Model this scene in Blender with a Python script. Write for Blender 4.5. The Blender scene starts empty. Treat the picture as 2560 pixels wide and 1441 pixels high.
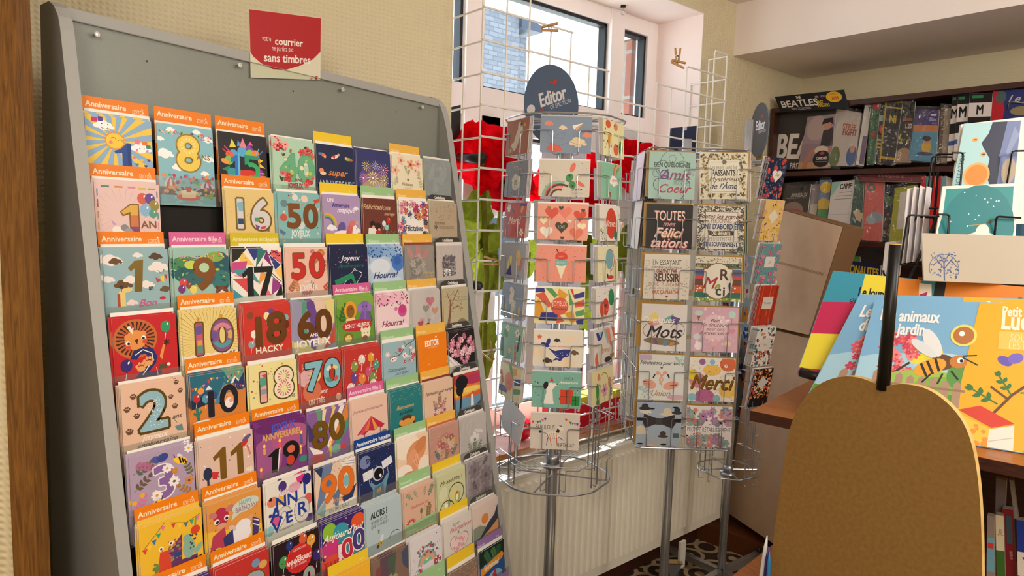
import bpy, math, random
from mathutils import Vector as V, Matrix
S=bpy.context.scene; COL=S.collection
R=math.radians
# ------------------------------------------------------------------ camera
IW,IH,FPX=2560,1441,1707.0
CAM=V((0,0,1.5))
_y,_p,_r=R(48.65),R(-5.55),R(1.77)
FW=V((math.cos(_y)*math.cos(_p),math.sin(_y)*math.cos(_p),math.sin(_p)))
_a=FW.cross(V((0,0,1))).normalized(); _b=_a.cross(FW)
RT=_a*math.cos(_r)+_b*math.sin(_r); UP=_b*math.cos(_r)-_a*math.sin(_r)
cd=bpy.data.cameras.new('camera'); cam=bpy.data.objects.new('camera',cd); COL.objects.link(cam)
cd.sensor_width=36; cd.lens=36*FPX/IW; cd.clip_start=.02; cd.clip_end=300
cam.matrix_world=Matrix([[RT[i],UP[i],-FW[i],CAM[i]] for i in range(3)]+[[0,0,0,1]])
S.camera=cam
# ------------------------------------------------------------------ light
S.view_settings.view_transform='Standard'; S.view_settings.look='None'
S.view_settings.exposure=-0.38; S.view_settings.gamma=1; S.view_settings.use_curve_mapping=False
W=bpy.data.worlds.new('sky'); S.world=W; W.use_nodes=True
_bg=W.node_tree.nodes['Background']; _bg.inputs[0].default_value=(.80,.90,1,1); _bg.inputs[1].default_value=6.5
def light(name,kind,loc,target,energy,color,size=1,size_y=None):
    l=bpy.data.lights.new(name,kind); o=bpy.data.objects.new(name,l); COL.objects.link(o)
    o.location=loc; o.rotation_euler=(V(target)-V(loc)).to_track_quat('-Z','Y').to_euler()
    l.energy=energy; l.color=color
    if kind=='AREA':
        l.shape='RECTANGLE'; l.size=size; l.size_y=size_y or size
    if kind=='SUN': l.angle=R(.6)
    if kind=='POINT': l.shadow_soft_size=.32
    return o
light('sun','SUN',(2.5,6,8),(2.35,1.9,.7),34,(1,.95,.88))
light('ceiling_or_fill_lamp','POINT',(-.8,-.8,2.2),(0,0,0),82,(1,.945,.86))
light('ceiling_or_fill_lamp','POINT',(.75,-.5,2.25),(0,0,0),42,(1,.95,.88))
light('ceiling_or_fill_lamp','POINT',(2.15,-1.0,2.25),(0,0,0),70,(1,.95,.88))  # fill light added to brighten radiator and window frame, no known lamp there
S.cycles.max_bounces=8; S.cycles.transparent_max_bounces=16; S.cycles.diffuse_bounces=4
S.cycles.caustics_reflective=False; S.cycles.caustics_refractive=False
S.cycles.sample_clamp_indirect=6
# ------------------------------------------------------------------ pixel rays
def ray(x,y): return FW+RT*((x-IW/2)/FPX)-UP*((y-IH/2)/FPX)
def hit(x,y,n,p):
    d=ray(x,y); n=V(n); return CAM+d*(n.dot(V(p)-CAM)/n.dot(d))
def hx(x,y,X): return hit(x,y,(1,0,0),(X,0,0))
def hy(x,y,Y): return hit(x,y,(0,1,0),(0,Y,0))
def hz(x,y,Z): return hit(x,y,(0,0,1),(0,0,Z))
def at(x,y,D): return CAM+ray(x,y)*D
# ------------------------------------------------------------------ materials
MATS={}
def lin(c): return c/12.92 if c<=.04045 else ((c+.055)/1.055)**2.4
def hexc(h):
    if len(h)==3: h=''.join(a*2 for a in h)
    return tuple(lin(int(h[i:i+2],16)/255) for i in (0,2,4))+(1,)
FOIL={'au':('b08a3c',.32),'cu':('8a5a34',.34),'ag':('c8c8cc',.25),'hg':('7a6430',.35)}
def mat(k):
    """3/6 digit sRGB hex = printed paper; au/cu/ag/hg = metal foil; otherwise a named material"""
    if k in MATS: return MATS[k]
    m=bpy.data.materials.new('print_'+k); m.use_nodes=True; p=m.node_tree.nodes['Principled BSDF']
    if k in FOIL:
        p.inputs['Base Color'].default_value=hexc(FOIL[k][0]); p.inputs['Metallic'].default_value=.75; p.inputs['Roughness'].default_value=FOIL[k][1]
    else:
        p.inputs['Base Color'].default_value=hexc(k); p.inputs['Roughness'].default_value=.42
        p.inputs['Specular IOR Level'].default_value=.3
    MATS[k]=m; return m
def pm(key,col,rough=.5,metal=0,spec=.4,noise=None,bump=None,col2=None,trans=0,alpha=1,scale_xyz=None,coat=0):
    """procedural principled material. noise=(scale,detail), bump=(scale,strength)"""
    m=bpy.data.materials.new(key); m.use_nodes=True; nt=m.node_tree; N=nt.nodes; L=nt.links; p=N['Principled BSDF']
    p.inputs['Base Color'].default_value=hexc(col); p.inputs['Roughness'].default_value=rough; p.inputs['Metallic'].default_value=metal
    p.inputs['Specular IOR Level'].default_value=spec; p.inputs['Transmission Weight'].default_value=trans; p.inputs['Alpha'].default_value=alpha
    p.inputs['Coat Weight'].default_value=coat
    tc=N.new('ShaderNodeTexCoord'); mp=N.new('ShaderNodeMapping'); L.new(tc.outputs['Object'],mp.inputs[0])
    if scale_xyz: mp.inputs['Scale'].default_value=scale_xyz
    if noise:
        n=N.new('ShaderNodeTexNoise'); n.inputs['Scale'].default_value=noise[0]; n.inputs['Detail'].default_value=noise[1]; L.new(mp.outputs[0],n.inputs[0])
        r=N.new('ShaderNodeValToRGB'); r.color_ramp.elements[0].position=.3; r.color_ramp.elements[1].position=.7
        r.color_ramp.elements[0].color=hexc(col2 or col); r.color_ramp.elements[1].color=hexc(col)
        L.new(n.outputs[0],r.inputs[0]); L.new(r.outputs[0],p.inputs['Base Color'])
    if bump:
        n=N.new('ShaderNodeTexNoise'); n.inputs['Scale'].default_value=bump[0]; n.inputs['Detail'].default_value=3; L.new(mp.outputs[0],n.inputs[0])
        b=N.new('ShaderNodeBump'); b.inputs['Strength'].default_value=bump[1]; b.inputs['Distance'].default_value=.004; L.new(n.outputs[0],b.inputs['Height']); L.new(b.outputs[0],p.inputs['Normal'])
    MATS[key]=m; return m
def clear(key,tint,gloss,rough=.08,bump=None,haze=0,fres=.3):
    """thin clear plastic or glass: transparent with a fresnel-like share of gloss"""
    m=bpy.data.materials.new(key); m.use_nodes=True; nt=m.node_tree; N=nt.nodes; L=nt.links; N.remove(N['Principled BSDF'])
    t=N.new('ShaderNodeBsdfTransparent'); t.inputs[0].default_value=hexc(tint)
    g=N.new('ShaderNodeBsdfGlossy'); g.inputs['Roughness'].default_value=rough
    lw=N.new('ShaderNodeLayerWeight'); lw.inputs[0].default_value=.25
    mt=N.new('ShaderNodeMath'); mt.operation='MULTIPLY_ADD'; mt.inputs[1].default_value=fres; mt.inputs[2].default_value=gloss; L.new(lw.outputs['Fresnel'],mt.inputs[0])
    x=N.new('ShaderNodeMixShader'); L.new(mt.outputs[0],x.inputs[0]); L.new(t.outputs[0],x.inputs[1]); L.new(g.outputs[0],x.inputs[2])
    out=x
    if haze:
        d=N.new('ShaderNodeBsdfDiffuse'); d.inputs[0].default_value=hexc('ddd'); y=N.new('ShaderNodeMixShader'); y.inputs[0].default_value=haze
        L.new(x.outputs[0],y.inputs[1]); L.new(d.outputs[0],y.inputs[2]); out=y
    if bump:
        tc=N.new('ShaderNodeTexCoord'); n=N.new('ShaderNodeTexNoise'); n.inputs['Scale'].default_value=bump[0]; n.inputs['Detail'].default_value=2; n.inputs['Distortion'].default_value=1.5; L.new(tc.outputs['Object'],n.inputs[0])
        b=N.new('ShaderNodeBump'); b.inputs['Strength'].default_value=bump[1]; b.inputs['Distance'].default_value=.02; L.new(n.outputs[0],b.inputs['Height']); L.new(b.outputs[0],g.inputs['Normal'])
    L.new(out.outputs[0],N['Material Output'].inputs[0]); MATS[key]=m; return m
def leafy(key,col,tl=.5,lo=.3,hi=1.35):
    """backlit paper or leaf: diffuse + translucent"""
    m=bpy.data.materials.new(key); m.use_nodes=True; nt=m.node_tree; N=nt.nodes; L=nt.links; N.remove(N['Principled BSDF'])
    tc=N.new('ShaderNodeTexCoord'); n=N.new('ShaderNodeTexNoise'); n.inputs['Scale'].default_value=16; n.inputs['Detail'].default_value=6; n.inputs['Distortion'].default_value=2.5; L.new(tc.outputs['Object'],n.inputs[0])
    bu=N.new('ShaderNodeBump'); bu.inputs['Strength'].default_value=.8; bu.inputs['Distance'].default_value=.006; n2=N.new('ShaderNodeTexNoise'); n2.inputs['Scale'].default_value=28; n2.inputs['Detail'].default_value=4; n2.inputs['Distortion'].default_value=1; L.new(tc.outputs['Object'],n2.inputs[0]); L.new(n2.outputs[0],bu.inputs['Height'])
    h=N.new('ShaderNodeHueSaturation'); h.inputs['Color'].default_value=hexc(col); mr=N.new('ShaderNodeMapRange'); mr.inputs[3].default_value=lo; mr.inputs[4].default_value=hi; L.new(n.outputs[0],mr.inputs[0]); L.new(mr.outputs[0],h.inputs['Value'])  # value noise puts the shading of crumpled folds into the colour
    d=N.new('ShaderNodeBsdfDiffuse'); t=N.new('ShaderNodeBsdfTranslucent'); L.new(h.outputs[0],d.inputs[0]); L.new(h.outputs[0],t.inputs[0]); L.new(bu.outputs[0],d.inputs['Normal']); L.new(bu.outputs[0],t.inputs['Normal'])
    x=N.new('ShaderNodeMixShader'); x.inputs[0].default_value=tl; L.new(d.outputs[0],x.inputs[1]); L.new(t.outputs[0],x.inputs[2]); L.new(x.outputs[0],N['Material Output'].inputs[0])
    MATS[key]=m; return m
# ------------------------------------------------------------------ mesh builder
class MB:
    def __init__(s): s.v=[]; s.f=[]; s.m=[]; s.k=[]
    def mi(s,k):
        if k not in s.k: s.k.append(k)
        return s.k.index(k)
    def face(s,pts,k):
        b=len(s.v); s.v+=[tuple(p) for p in pts]; s.f.append(tuple(range(b,b+len(pts)))); s.m.append(s.mi(k))
    def mesh(s,vs,fs,k):
        b=len(s.v); s.v+=[tuple(p) for p in vs]; i=s.mi(k)
        for f in fs: s.f.append(tuple(b+j for j in f)); s.m.append(i)
    def box(s,a,b,k):
        (x0,y0,z0),(x1,y1,z1)=a,b
        s.hexa([(x0,y0,z0),(x1,y0,z0),(x1,y1,z0),(x0,y1,z0),(x0,y0,z1),(x1,y0,z1),(x1,y1,z1),(x0,y1,z1)],k)
    def hexa(s,p,k): s.mesh(p,[(3,2,1,0),(4,5,6,7),(0,1,5,4),(1,2,6,5),(2,3,7,6),(3,0,4,7)],k)
    def slab(s,pts,off,k,kside=None):
        """closed polygon pts extruded by vector off"""
        n=len(pts); off=V(off); q=[V(p) for p in pts]; r=[p+off for p in q]
        s.face(q,k); s.face(r[::-1],k)
        for i in range(n):
            j=(i+1)%n; s.face([q[j],q[i],r[i],r[j]],kside or k)
    def tube(s,path,r,k,n=6,closed=False):
        P=[V(p) for p in path]; m=len(P); rings=[]
        rr=r if isinstance(r,(list,tuple)) else [r]*m
        prev=None
        for i in range(m):
            if closed: t=(P[(i+1)%m]-P[i-1])
            else: t=(P[min(i+1,m-1)]-P[max(i-1,0)])
            t.normalize()
            a=prev-t*prev.dot(t) if prev else t.orthogonal()
            if a.length<1e-6: a=t.orthogonal()
            a.normalize(); prev=a; b=t.cross(a)
            sc=1.0
            if 0<i<m-1 or closed:
                d1=(P[i]-P[i-1]).normalized(); sc=1/max(.5,abs(d1.dot(t)))
            rings.append([P[i]+(a*math.cos(2*math.pi*j/n)+b*math.sin(2*math.pi*j/n))*rr[i]*sc for j in range(n)])
        vs=[p for g in rings for p in g]; fs=[]
        for i in range(m if closed else m-1):
            i2=(i+1)%m
            for j in range(n): fs.append((i*n+j,i*n+(j+1)%n,i2*n+(j+1)%n,i2*n+j))
        if not closed: fs+=[tuple(range(n))[::-1],tuple((m-1)*n+j for j in range(n))]
        s.mesh(vs,fs,k)
    def cyl(s,c,r0,r1,h,k,n=20):
        c=V(c); s.tube([c,c+V((0,0,h))],[r0,r1],k,n)
    def build(s,name,parent=None,M=None,smooth=False):
        me=bpy.data.meshes.new(name); me.from_pydata(s.v,[],s.f)
        for k in s.k: me.materials.append(mat(k))
        me.polygons.foreach_set('material_index',s.m)
        if smooth: me.polygons.foreach_set('use_smooth',[True]*len(s.f))
        me.update(); o=bpy.data.objects.new(name,me); COL.objects.link(o)
        if parent: o.parent=parent
        if M: o.matrix_world=M if not parent else M
        return o
_STOP=set('with and a an the in on of behind from by at to its red white'.split())
def trim(label,n=16):
    w=label.split()
    if len(w)<=n: return label
    w=w[:n]
    while w[-1] in _STOP: w.pop()
    return ' '.join(w)
def tag(o,label,cat,group=None,kind=None):
    label=trim(label)
    o['label']=label; o['category']=cat
    if group: o['group']=group
    if kind: o['kind']=kind
    return o
def struct(o): o['kind']='structure'; return o
def empty(name,loc,label,cat,group=None):
    o=bpy.data.objects.new(name,None); o.empty_display_size=.05; COL.objects.link(o); o.location=loc; return tag(o,label,cat,group)
def frame(o,x,y,z):
    x,y,z,o=V(x),V(y),V(z),V(o)
    return Matrix([[x[i],y[i],z[i],o[i]] for i in range(3)]+[[0,0,0,1]])
def child(mb,name,root,smooth=False):
    """mesh given in world coordinates, parented to an un-rotated empty"""
    o=mb.build(name,None,None,smooth); l=root.location
    o.data.transform(Matrix.Translation(-l)); o.parent=root; return o
def rod(mb,path,r,k,bend=.008,n=5,closed=False):
    """wire with softened corners"""
    P=[V(p) for p in path]; out=[]
    for i,p in enumerate(P):
        if (i in (0,len(P)-1)) and not closed: out.append(p); continue
        a,b=P[i-1],P[(i+1)%len(P)]; da=(a-p); db=(b-p); la=min(bend,da.length*.45); lb=min(bend,db.length*.45)
        A=p+da.normalized()*la; B=p+db.normalized()*lb
        out+=[A,p*.5+(A+B)*.25,B]
    mb.tube(out,r,k,n,closed)
# ------------------------------------------------------------------ printed artwork: flat shapes layered on a card face
_TC={}
def text2d(txt,shear=0.0,res=2):
    """glyph outlines of one line, cap height 1, start x 0 -> (verts, faces, width)"""
    k=(txt,shear,res)
    if k in _TC: return _TC[k]
    c=bpy.data.curves.new('t','FONT'); c.body=txt; c.resolution_u=res; c.shear=shear; c.fill_mode='FRONT'
    o=bpy.data.objects.new('t',c); COL.objects.link(o)
    dg=bpy.context.evaluated_depsgraph_get(); me=bpy.data.meshes.new_from_object(o.evaluated_get(dg))
    cap=.682
    v=[(p.co.x/cap,p.co.y/cap) for p in me.vertices]; f=[tuple(q.vertices) for q in me.polygons]
    bpy.data.meshes.remove(me); bpy.data.objects.remove(o); bpy.data.curves.remove(c)
    if v:
        x0=min(p[0] for p in v); x1=max(p[0] for p in v); v=[(x-x0,y) for x,y in v]
    else: x0=x1=0
    cnt={}
    for q in f:
        for i in range(len(q)):
            e=(min(q[i-1],q[i]),max(q[i-1],q[i])); cnt[e]=cnt.get(e,0)+1
    _TC[k]=(v,f,x1-x0,[e for e,n in cnt.items() if n==1]); return _TC[k]
def _clip(P,w0,w1,h0,h1):
    for ax,lim,sg in((0,w0,1),(0,w1,-1),(1,h0,1),(1,h1,-1)):
        if not P: return P
        Q=[]
        for i in range(len(P)):
            a,b=P[i-1],P[i]; ia=(a[ax]-lim)*sg>=0; ib=(b[ax]-lim)*sg>=0
            if ia!=ib:
                t=(lim-a[ax])/(b[ax]-a[ax]); q=[a[0]+(b[0]-a[0])*t,a[1]+(b[1]-a[1])*t]; q[ax]=lim; Q.append(tuple(q))
            if ib: Q.append(b)
        P=Q
    return P
def _el(x,y,rx,ry,n=18,rot=0):
    c,s=math.cos(R(rot)),math.sin(R(rot)); o=[]
    for i in range(n):
        a=2*math.pi*i/n; u,v=rx*math.cos(a),ry*math.sin(a); o.append((x+u*c-v*s,y+u*s+v*c))
    return o
def _leaf(x,y,l,w,ang):
    c,s=math.cos(R(ang)),math.sin(R(ang)); o=[]
    for t,d in((0,0),(.25,.8),(.5,1),(.75,.7),(1,0),(.75,-.7),(.5,-1),(.25,-.8)):
        u,v=t*l,d*w; o.append((x+u*c-v*s,y+u*s+v*c))
    return o
def _heart(x,y,s):
    o=[]
    for i in range(20):
        t=2*math.pi*i/20; o.append((x+s*math.sin(t)**3,y-s*(.81*math.cos(t)-.31*math.cos(2*t)-.12*math.cos(3*t)-.06*math.cos(4*t))))
    return o
BUNT=['d44','fc4','37a','3a7','e7a','739']
def art(mb,spec,w,h,org=(0,0,0),ys=1.0):
    """draw spec on the z=0 face of a card of width w and height h whose lower left corner is org.
    Units: percent of the width, x right, y down from the top edge."""
    k=w/100.0; ky=k*ys; st={'z':0.00003}; H=h/ky
    def put(P,c,dz=4e-6):
        st['z']+=dz
        P=_clip([tuple(p) for p in P],0.4,99.6,0.4,H-.4)
        if len(P)<3: return
        mb.face([(org[0]+x*k,org[1]+h-y*ky,org[2]+st['z']) for x,y in P],c)
    def ptext(x,y,s,c,txt,off=0,shear=0,nar=1.0,anchor=0,maxw=96,rot=0,fill=True):
        v,f,wd,eg=text2d(txt,shear,8 if s>18 else 3 if s>9 else 2)
        if not v: return
        sx=s*nar
        if wd*sx>maxw: sx=maxw/wd
        st['z']+=1.2e-5; cs,sn=math.cos(R(rot)),math.sin(R(rot)); vs=[]
        x0=0 if anchor else -wd*sx/2
        for a,b in v:
            u,q=x0+a*sx,-b*s+s/2; X,Y=x+u*cs-q*sn,y+u*sn+q*cs
            X=min(max(X,.3),99.7); Y=min(max(Y,.3),H-.3)
            vs.append((org[0]+X*k,org[1]+h-Y*ky,org[2]+st['z']))
        if fill: mb.mesh(vs,f,c)
        if off:     # heavier strokes: a band along every outline edge
            b=off*s*k; ev=[]; ef=[]; lo=(org[0]+.3*k,org[1]+.3*k); hi=(org[0]+99.7*k,org[1]+h-.3*k)
            for i,j in eg:
                (ax,ay,az),(bx,by,_)=vs[i],vs[j]; dx,dy=bx-ax,by-ay; d=math.hypot(dx,dy)
                if d<1e-9: continue
                ux,uy=dx/d*b,dy/d*b; n=len(ev)
                for px,py in((ax-ux*.6+uy,ay-uy*.6-ux),(bx+ux*.6+uy,by+uy*.6-ux),(bx+ux*.6-uy,by+uy*.6+ux),(ax-ux*.6-uy,ay-uy*.6+ux)):
                    ev.append((min(max(px,lo[0]),hi[0]),min(max(py,lo[1]),hi[1]),az-4e-6+(n%28)*1e-7))
                ef.append((n,n+1,n+2,n+3))
            mb.mesh(ev,ef,c)
    def line(wd,c,pts):
        for i in range(len(pts)-1):
            (x0,y0),(x1,y1)=pts[i],pts[i+1]; d=math.hypot(x1-x0,y1-y0) or 1; nx,ny=-(y1-y0)/d*wd/2,(x1-x0)/d*wd/2
            put([(x0+nx,y0+ny),(x1+nx,y1+ny),(x1-nx,y1-ny),(x0-nx,y0-ny)],c,1e-6)
    for cmd in spec.split(';'):
        cmd=cmd.strip()
        if not cmd: continue
        st['z']+=8e-6; q=cmd.split(' '); o=q[0]; a=q[1:]
        def F(i,d=None): return float(a[i]) if i<len(a) else d
        if o=='r': put([(F(0),F(1)),(F(2),F(1)),(F(2),F(3)),(F(0),F(3))],a[4])
        elif o=='c': put(_el(F(0),F(1),F(2),F(2)),a[3])
        elif o=='e': put(_el(F(0),F(1),F(2),F(3),18,F(5,0)),a[4])
        elif o=='p': put([(F(i),F(i+1)) for i in range(1,len(a)-1,2)],a[0])
        elif o=='l': line(F(0),a[1],[(F(i),F(i+1)) for i in range(2,len(a)-1,2)])
        elif o in('t','T','i','n','N','v','I','L'):
            tx=' '.join(a[4:]); x,y,s,c=F(0),F(1),F(2),a[3]
            ptext(x,y,s,c,tx,.035 if o in'TNL' else .02 if o=='I' else 0,.38 if o in'iI' else 0,.62 if o in'nN' else 1,o=='L',96,-90 if o=='v' else 0)
        elif o=='D':   # big digits: x y size fill outline width text
            q_=F(2)*1.1; ptext(F(0),F(1),q_,a[4],a[6],.042+F(5)/q_*.8); st['z']+=1e-5; ptext(F(0),F(1),q_,a[3],a[6],.042)
        elif o=='h': put(_heart(F(0),F(1),F(2)),a[3])
        elif o=='s':
            n=int(F(3)); ir=F(5,.45); put([(F(0)+F(2)*(1 if i%2==0 else ir)*math.sin(math.pi*i/n),F(1)-F(2)*(1 if i%2==0 else ir)*math.cos(math.pi*i/n)) for i in range(2*n)],a[4])
        elif o=='f':
            n=int(F(5,6)); x,y,r=F(0),F(1),F(2)
            for i in range(n):
                t=2*math.pi*i/n; put(_el(x+r*.6*math.cos(t),y+r*.6*math.sin(t),r*.45,r*.3,8,math.degrees(t)),a[3],2e-6)
            put(_el(x,y,r*.28,r*.28,8),a[4])
        elif o=='k':
            x,y,s=F(0),F(1),F(2)
            for dx,dy,r in((-.32,.05,.2),(-.08,-.1,.27),(.2,-.02,.22),(.38,.1,.14),(0,.12,.24)): put(_el(x+dx*s,y+dy*s,r*s,r*s*.72,12),a[3],2e-6)
        elif o=='b':
            x,y,r=F(0),F(1),F(2); line(r*.1,'eee',[(x,y+r),(x-r*.2,y+r*2.2)]); put(_el(x,y,r*.82,r),a[3]); put([(x-r*.16,y+r*1.18),(x,y+r*.9),(x+r*.16,y+r*1.18)],a[3]); put(_el(x+r*.32,y-r*.42,r*.13,r*.24,8,25),'fff')
        elif o=='g':
            x0,y0,x1,y1,sg,n=[F(i) for i in range(6)]; n=int(n); sz=F(6,5)
            for i in range(n):
                t=(i+.5)/n; x=x0+(x1-x0)*t; y=y0+(y1-y0)*t+sg*4*t*(1-t); put([(x-sz*.45,y),(x+sz*.45,y),(x,y+sz)],BUNT[i%6],1e-6)
        elif o=='d':  # n seed size colours shape [x0 y0 x1 y1]
            rg=random.Random(int(F(1))); cs=a[3].split(','); sh=a[4] if len(a)>4 else 'c'; x0,y0,x1,y1=[F(i,dv) for i,dv in((5,3),(6,3),(7,97),(8,H-4))]
            for i in range(int(F(0))):
                x,y,r,c=rg.uniform(x0,x1),rg.uniform(y0,y1),F(2)*rg.uniform(.6,1.3),cs[i%len(cs)]
                if sh=='c': put(_el(x,y,r,r,8),c,2e-6)
                elif sh=='r': t=rg.uniform(0,180); put(_el(x,y,r,r*.35,4,t),c,2e-6)
                elif sh=='h': put(_heart(x,y,r),c,2e-6)
                elif sh=='l': put(_leaf(x,y,r*2,r*.5,rg.uniform(0,360)),c,2e-6)
                elif sh=='t': t=rg.uniform(0,360); put(_el(x,y,r,r,3,t),c,2e-6)
                elif sh=='f':
                    for j in range(6): t=math.pi*j/3; put(_el(x+r*.6*math.cos(t),y+r*.6*math.sin(t),r*.45,r*.32,6,math.degrees(t)),c,2e-6)
                    put(_el(x,y,r*.3,r*.3,6),cs[(i+1)%len(cs)],2e-6)
        elif o=='y':
            x,y,r0,r1,n=[F(i) for i in range(5)]; n=int(n); wd=F(6,.5)
            for i in range(n):
                t=2*math.pi*i/n; u=math.pi/n*wd; put([(x+r0*math.cos(t-u*.5),y+r0*math.sin(t-u*.5)),(x+r1*math.cos(t-u),y+r1*math.sin(t-u)),(x+r1*math.cos(t+u),y+r1*math.sin(t+u)),(x+r0*math.cos(t+u*.5),y+r0*math.sin(t+u*.5))],a[5],1e-6)
        elif o=='a':  # arc band x y r d0 d1 w col  (degrees, anticlockwise from right)
            x,y,r,d0,d1,wd=[F(i) for i in range(6)]; n=max(4,int(abs(d1-d0)/10)); A=[R(d0+(d1-d0)*i/n) for i in range(n+1)]
            for i in range(n):
                b,c=A[i],A[i+1]; put([(x+r*math.cos(b),y-r*math.sin(b)),(x+r*math.cos(c),y-r*math.sin(c)),(x+(r-wd)*math.cos(c),y-(r-wd)*math.sin(c)),(x+(r-wd)*math.cos(b),y-(r-wd)*math.sin(b))],a[6],1e-7)
        elif o=='z': put(_leaf(F(0),F(1),F(2),F(2)*F(5,.2),F(3)),a[4])
        elif o=='q':  # sprig: x y len ang col n
            x,y,l,an=[F(i) for i in range(4)]; n=int(F(5,4)); c,s=math.cos(R(an)),math.sin(R(an)); line(.8,a[4],[(x,y),(x+l*c,y+l*s)])
            for i in range(n):
                t=(i+1)/n; 
                for sg in(-1,1): put(_leaf(x+l*c*t,y+l*s*t,l*.32,l*.09,an+sg*50*(1 if i<n-1 else .3)),a[4],2e-6)
        elif o=='w':  # candle x ytop w h col
            x,y,wd,hh=[F(i) for i in range(4)]; put([(x-wd/2,y),(x+wd/2,y),(x+wd/2,y+hh),(x-wd/2,y+hh)],a[4]); put(_leaf(x,y,wd*1.9,wd*.55,-90),'fb3'); put(_leaf(x,y-wd*.2,wd*1,wd*.3,-90),'fe9')
        elif o=='P':  # paw
            x,y,s=F(0),F(1),F(2); put(_el(x,y+s*.25,s*.55,s*.42,10),a[3],1e-6)
            for dx,dy in((-.55,-.15),(-.2,-.5),(.2,-.5),(.55,-.15)): put(_el(x+dx*s,y+dy*s,s*.2,s*.27,8),a[3],1e-6)
        elif o=='B':  # bee x y s flip
            x,y,s=F(0),F(1),F(2); g=F(3,1)
            put(_el(x+g*s*.1,y-s*.7,s*.55,s*.3,10,-50*g),'dde'); put(_el(x,y,s,s*.6,14,-25*g),'fc3')
            for t in(-.1,.35,.75): line(s*.24,'222',[(x-g*s*(t)*.9-s*.12,y+s*t*.42-s*(.55-.25*t)),(x-g*s*t*.9+s*.12,y+s*t*.42+s*(.5-.25*t))])
            put(_el(x+g*s*.75,y-s*.38,s*.34,s*.32,10),'fc3'); line(s*.1,'222',[(x+g*s*.8,y-s*.6),(x+g*s*1.0,y-s*1.2)])
        elif o=='F':  # firework
            x,y,r=F(0),F(1),F(2); n=int(F(4,12))
            for i in range(n):
                t=2*math.pi*i/n; put(_leaf(x+r*.2*math.cos(t),y+r*.2*math.sin(t),r*.8,r*.05,math.degrees(t)),a[3],1e-6)
            put(_el(x,y,r*.14,r*.14,8),'ffe')
        else: raise ValueError(cmd)
def sheet(name,w,h,t,base,spec,M,edge=None,parent=None,ys=1.0):
    """a card: thin board, face at local z=0, origin at the middle of its lower edge"""
    mb=MB(); e=edge or 'e6e2da'
    x0,x1=-w/2,w/2
    mb.face([(x0,0,0),(x1,0,0),(x1,h,0),(x0,h,0)],base)
    mb.mesh([(x0,0,0),(x1,0,0),(x1,h,0),(x0,h,0),(x0,0,-t),(x1,0,-t),(x1,h,-t),(x0,h,-t)],[(4,7,6,5),(0,4,5,1),(1,5,6,2),(2,6,7,3),(3,7,4,0)],e)
    if spec: art(mb,spec,w,h,(x0,0,0),ys)
    o=mb.build(name,None,M) if not parent else mb.build(name,parent)
    return o
def dupe(o,M,label,cat,group):
    c=o.copy(); COL.objects.link(c); c.matrix_world=M
    for k in('label','category','group','kind'):
        if k in c: del c[k]
    return tag(c,label,cat,group)
# ------------------------------------------------------------------ named materials
def wallpaper(key,col):
    m=bpy.data.materials.new(key); m.use_nodes=True; nt=m.node_tree; N=nt.nodes; L=nt.links; p=N['Principled BSDF']; p.inputs['Roughness'].default_value=.8
    tc=N.new('ShaderNodeTexCoord')
    w=[]
    for ax,sc in(('X',75),('Z',85)):
        k=N.new('ShaderNodeTexWave'); k.wave_type='BANDS'; k.bands_direction=ax; k.inputs['Scale'].default_value=sc/3.14; k.inputs['Distortion'].default_value=1.2; k.inputs['Detail'].default_value=2; L.new(tc.outputs['Object'],k.inputs[0]); w.append(k)
    n=N.new('ShaderNodeTexNoise'); n.inputs['Scale'].default_value=70; n.inputs['Detail'].default_value=4; L.new(tc.outputs['Object'],n.inputs[0])
    a=N.new('ShaderNodeMath'); a.operation='MULTIPLY'; L.new(w[0].outputs['Fac'],a.inputs[0]); L.new(w[1].outputs['Fac'],a.inputs[1])
    b=N.new('ShaderNodeMath'); b.operation='MULTIPLY_ADD'; b.inputs[1].default_value=.6; L.new(n.outputs[0],b.inputs[0]); L.new(a.outputs[0],b.inputs[2])
    u=N.new('ShaderNodeBump'); u.inputs['Strength'].default_value=.55; u.inputs['Distance'].default_value=.003; L.new(b.outputs[0],u.inputs['Height']); L.new(u.outputs[0],p.inputs['Normal'])
    p.inputs['Base Color'].default_value=hexc(col); MATS[key]=m
def wood(key,c1,c2,rough=.45,scale=(3,3,40),sc=4,dist=2.5):
    m=bpy.data.materials.new(key); m.use_nodes=True; nt=m.node_tree; N=nt.nodes; L=nt.links; p=N['Principled BSDF']; p.inputs['Roughness'].default_value=rough
    tc=N.new('ShaderNodeTexCoord'); mp=N.new('ShaderNodeMapping'); mp.inputs['Scale'].default_value=scale; L.new(tc.outputs['Object'],mp.inputs[0])
    n=N.new('ShaderNodeTexNoise'); n.inputs['Scale'].default_value=sc; n.inputs['Detail'].default_value=6; n.inputs['Distortion'].default_value=dist; L.new(mp.outputs[0],n.inputs[0])
    r=N.new('ShaderNodeValToRGB'); r.color_ramp.elements[0].position=.3; r.color_ramp.elements[1].position=.7; r.color_ramp.elements[0].color=hexc(c2); r.color_ramp.elements[1].color=hexc(c1)
    L.new(n.outputs[0],r.inputs[0]); L.new(r.outputs[0],p.inputs['Base Color']); MATS[key]=m
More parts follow.
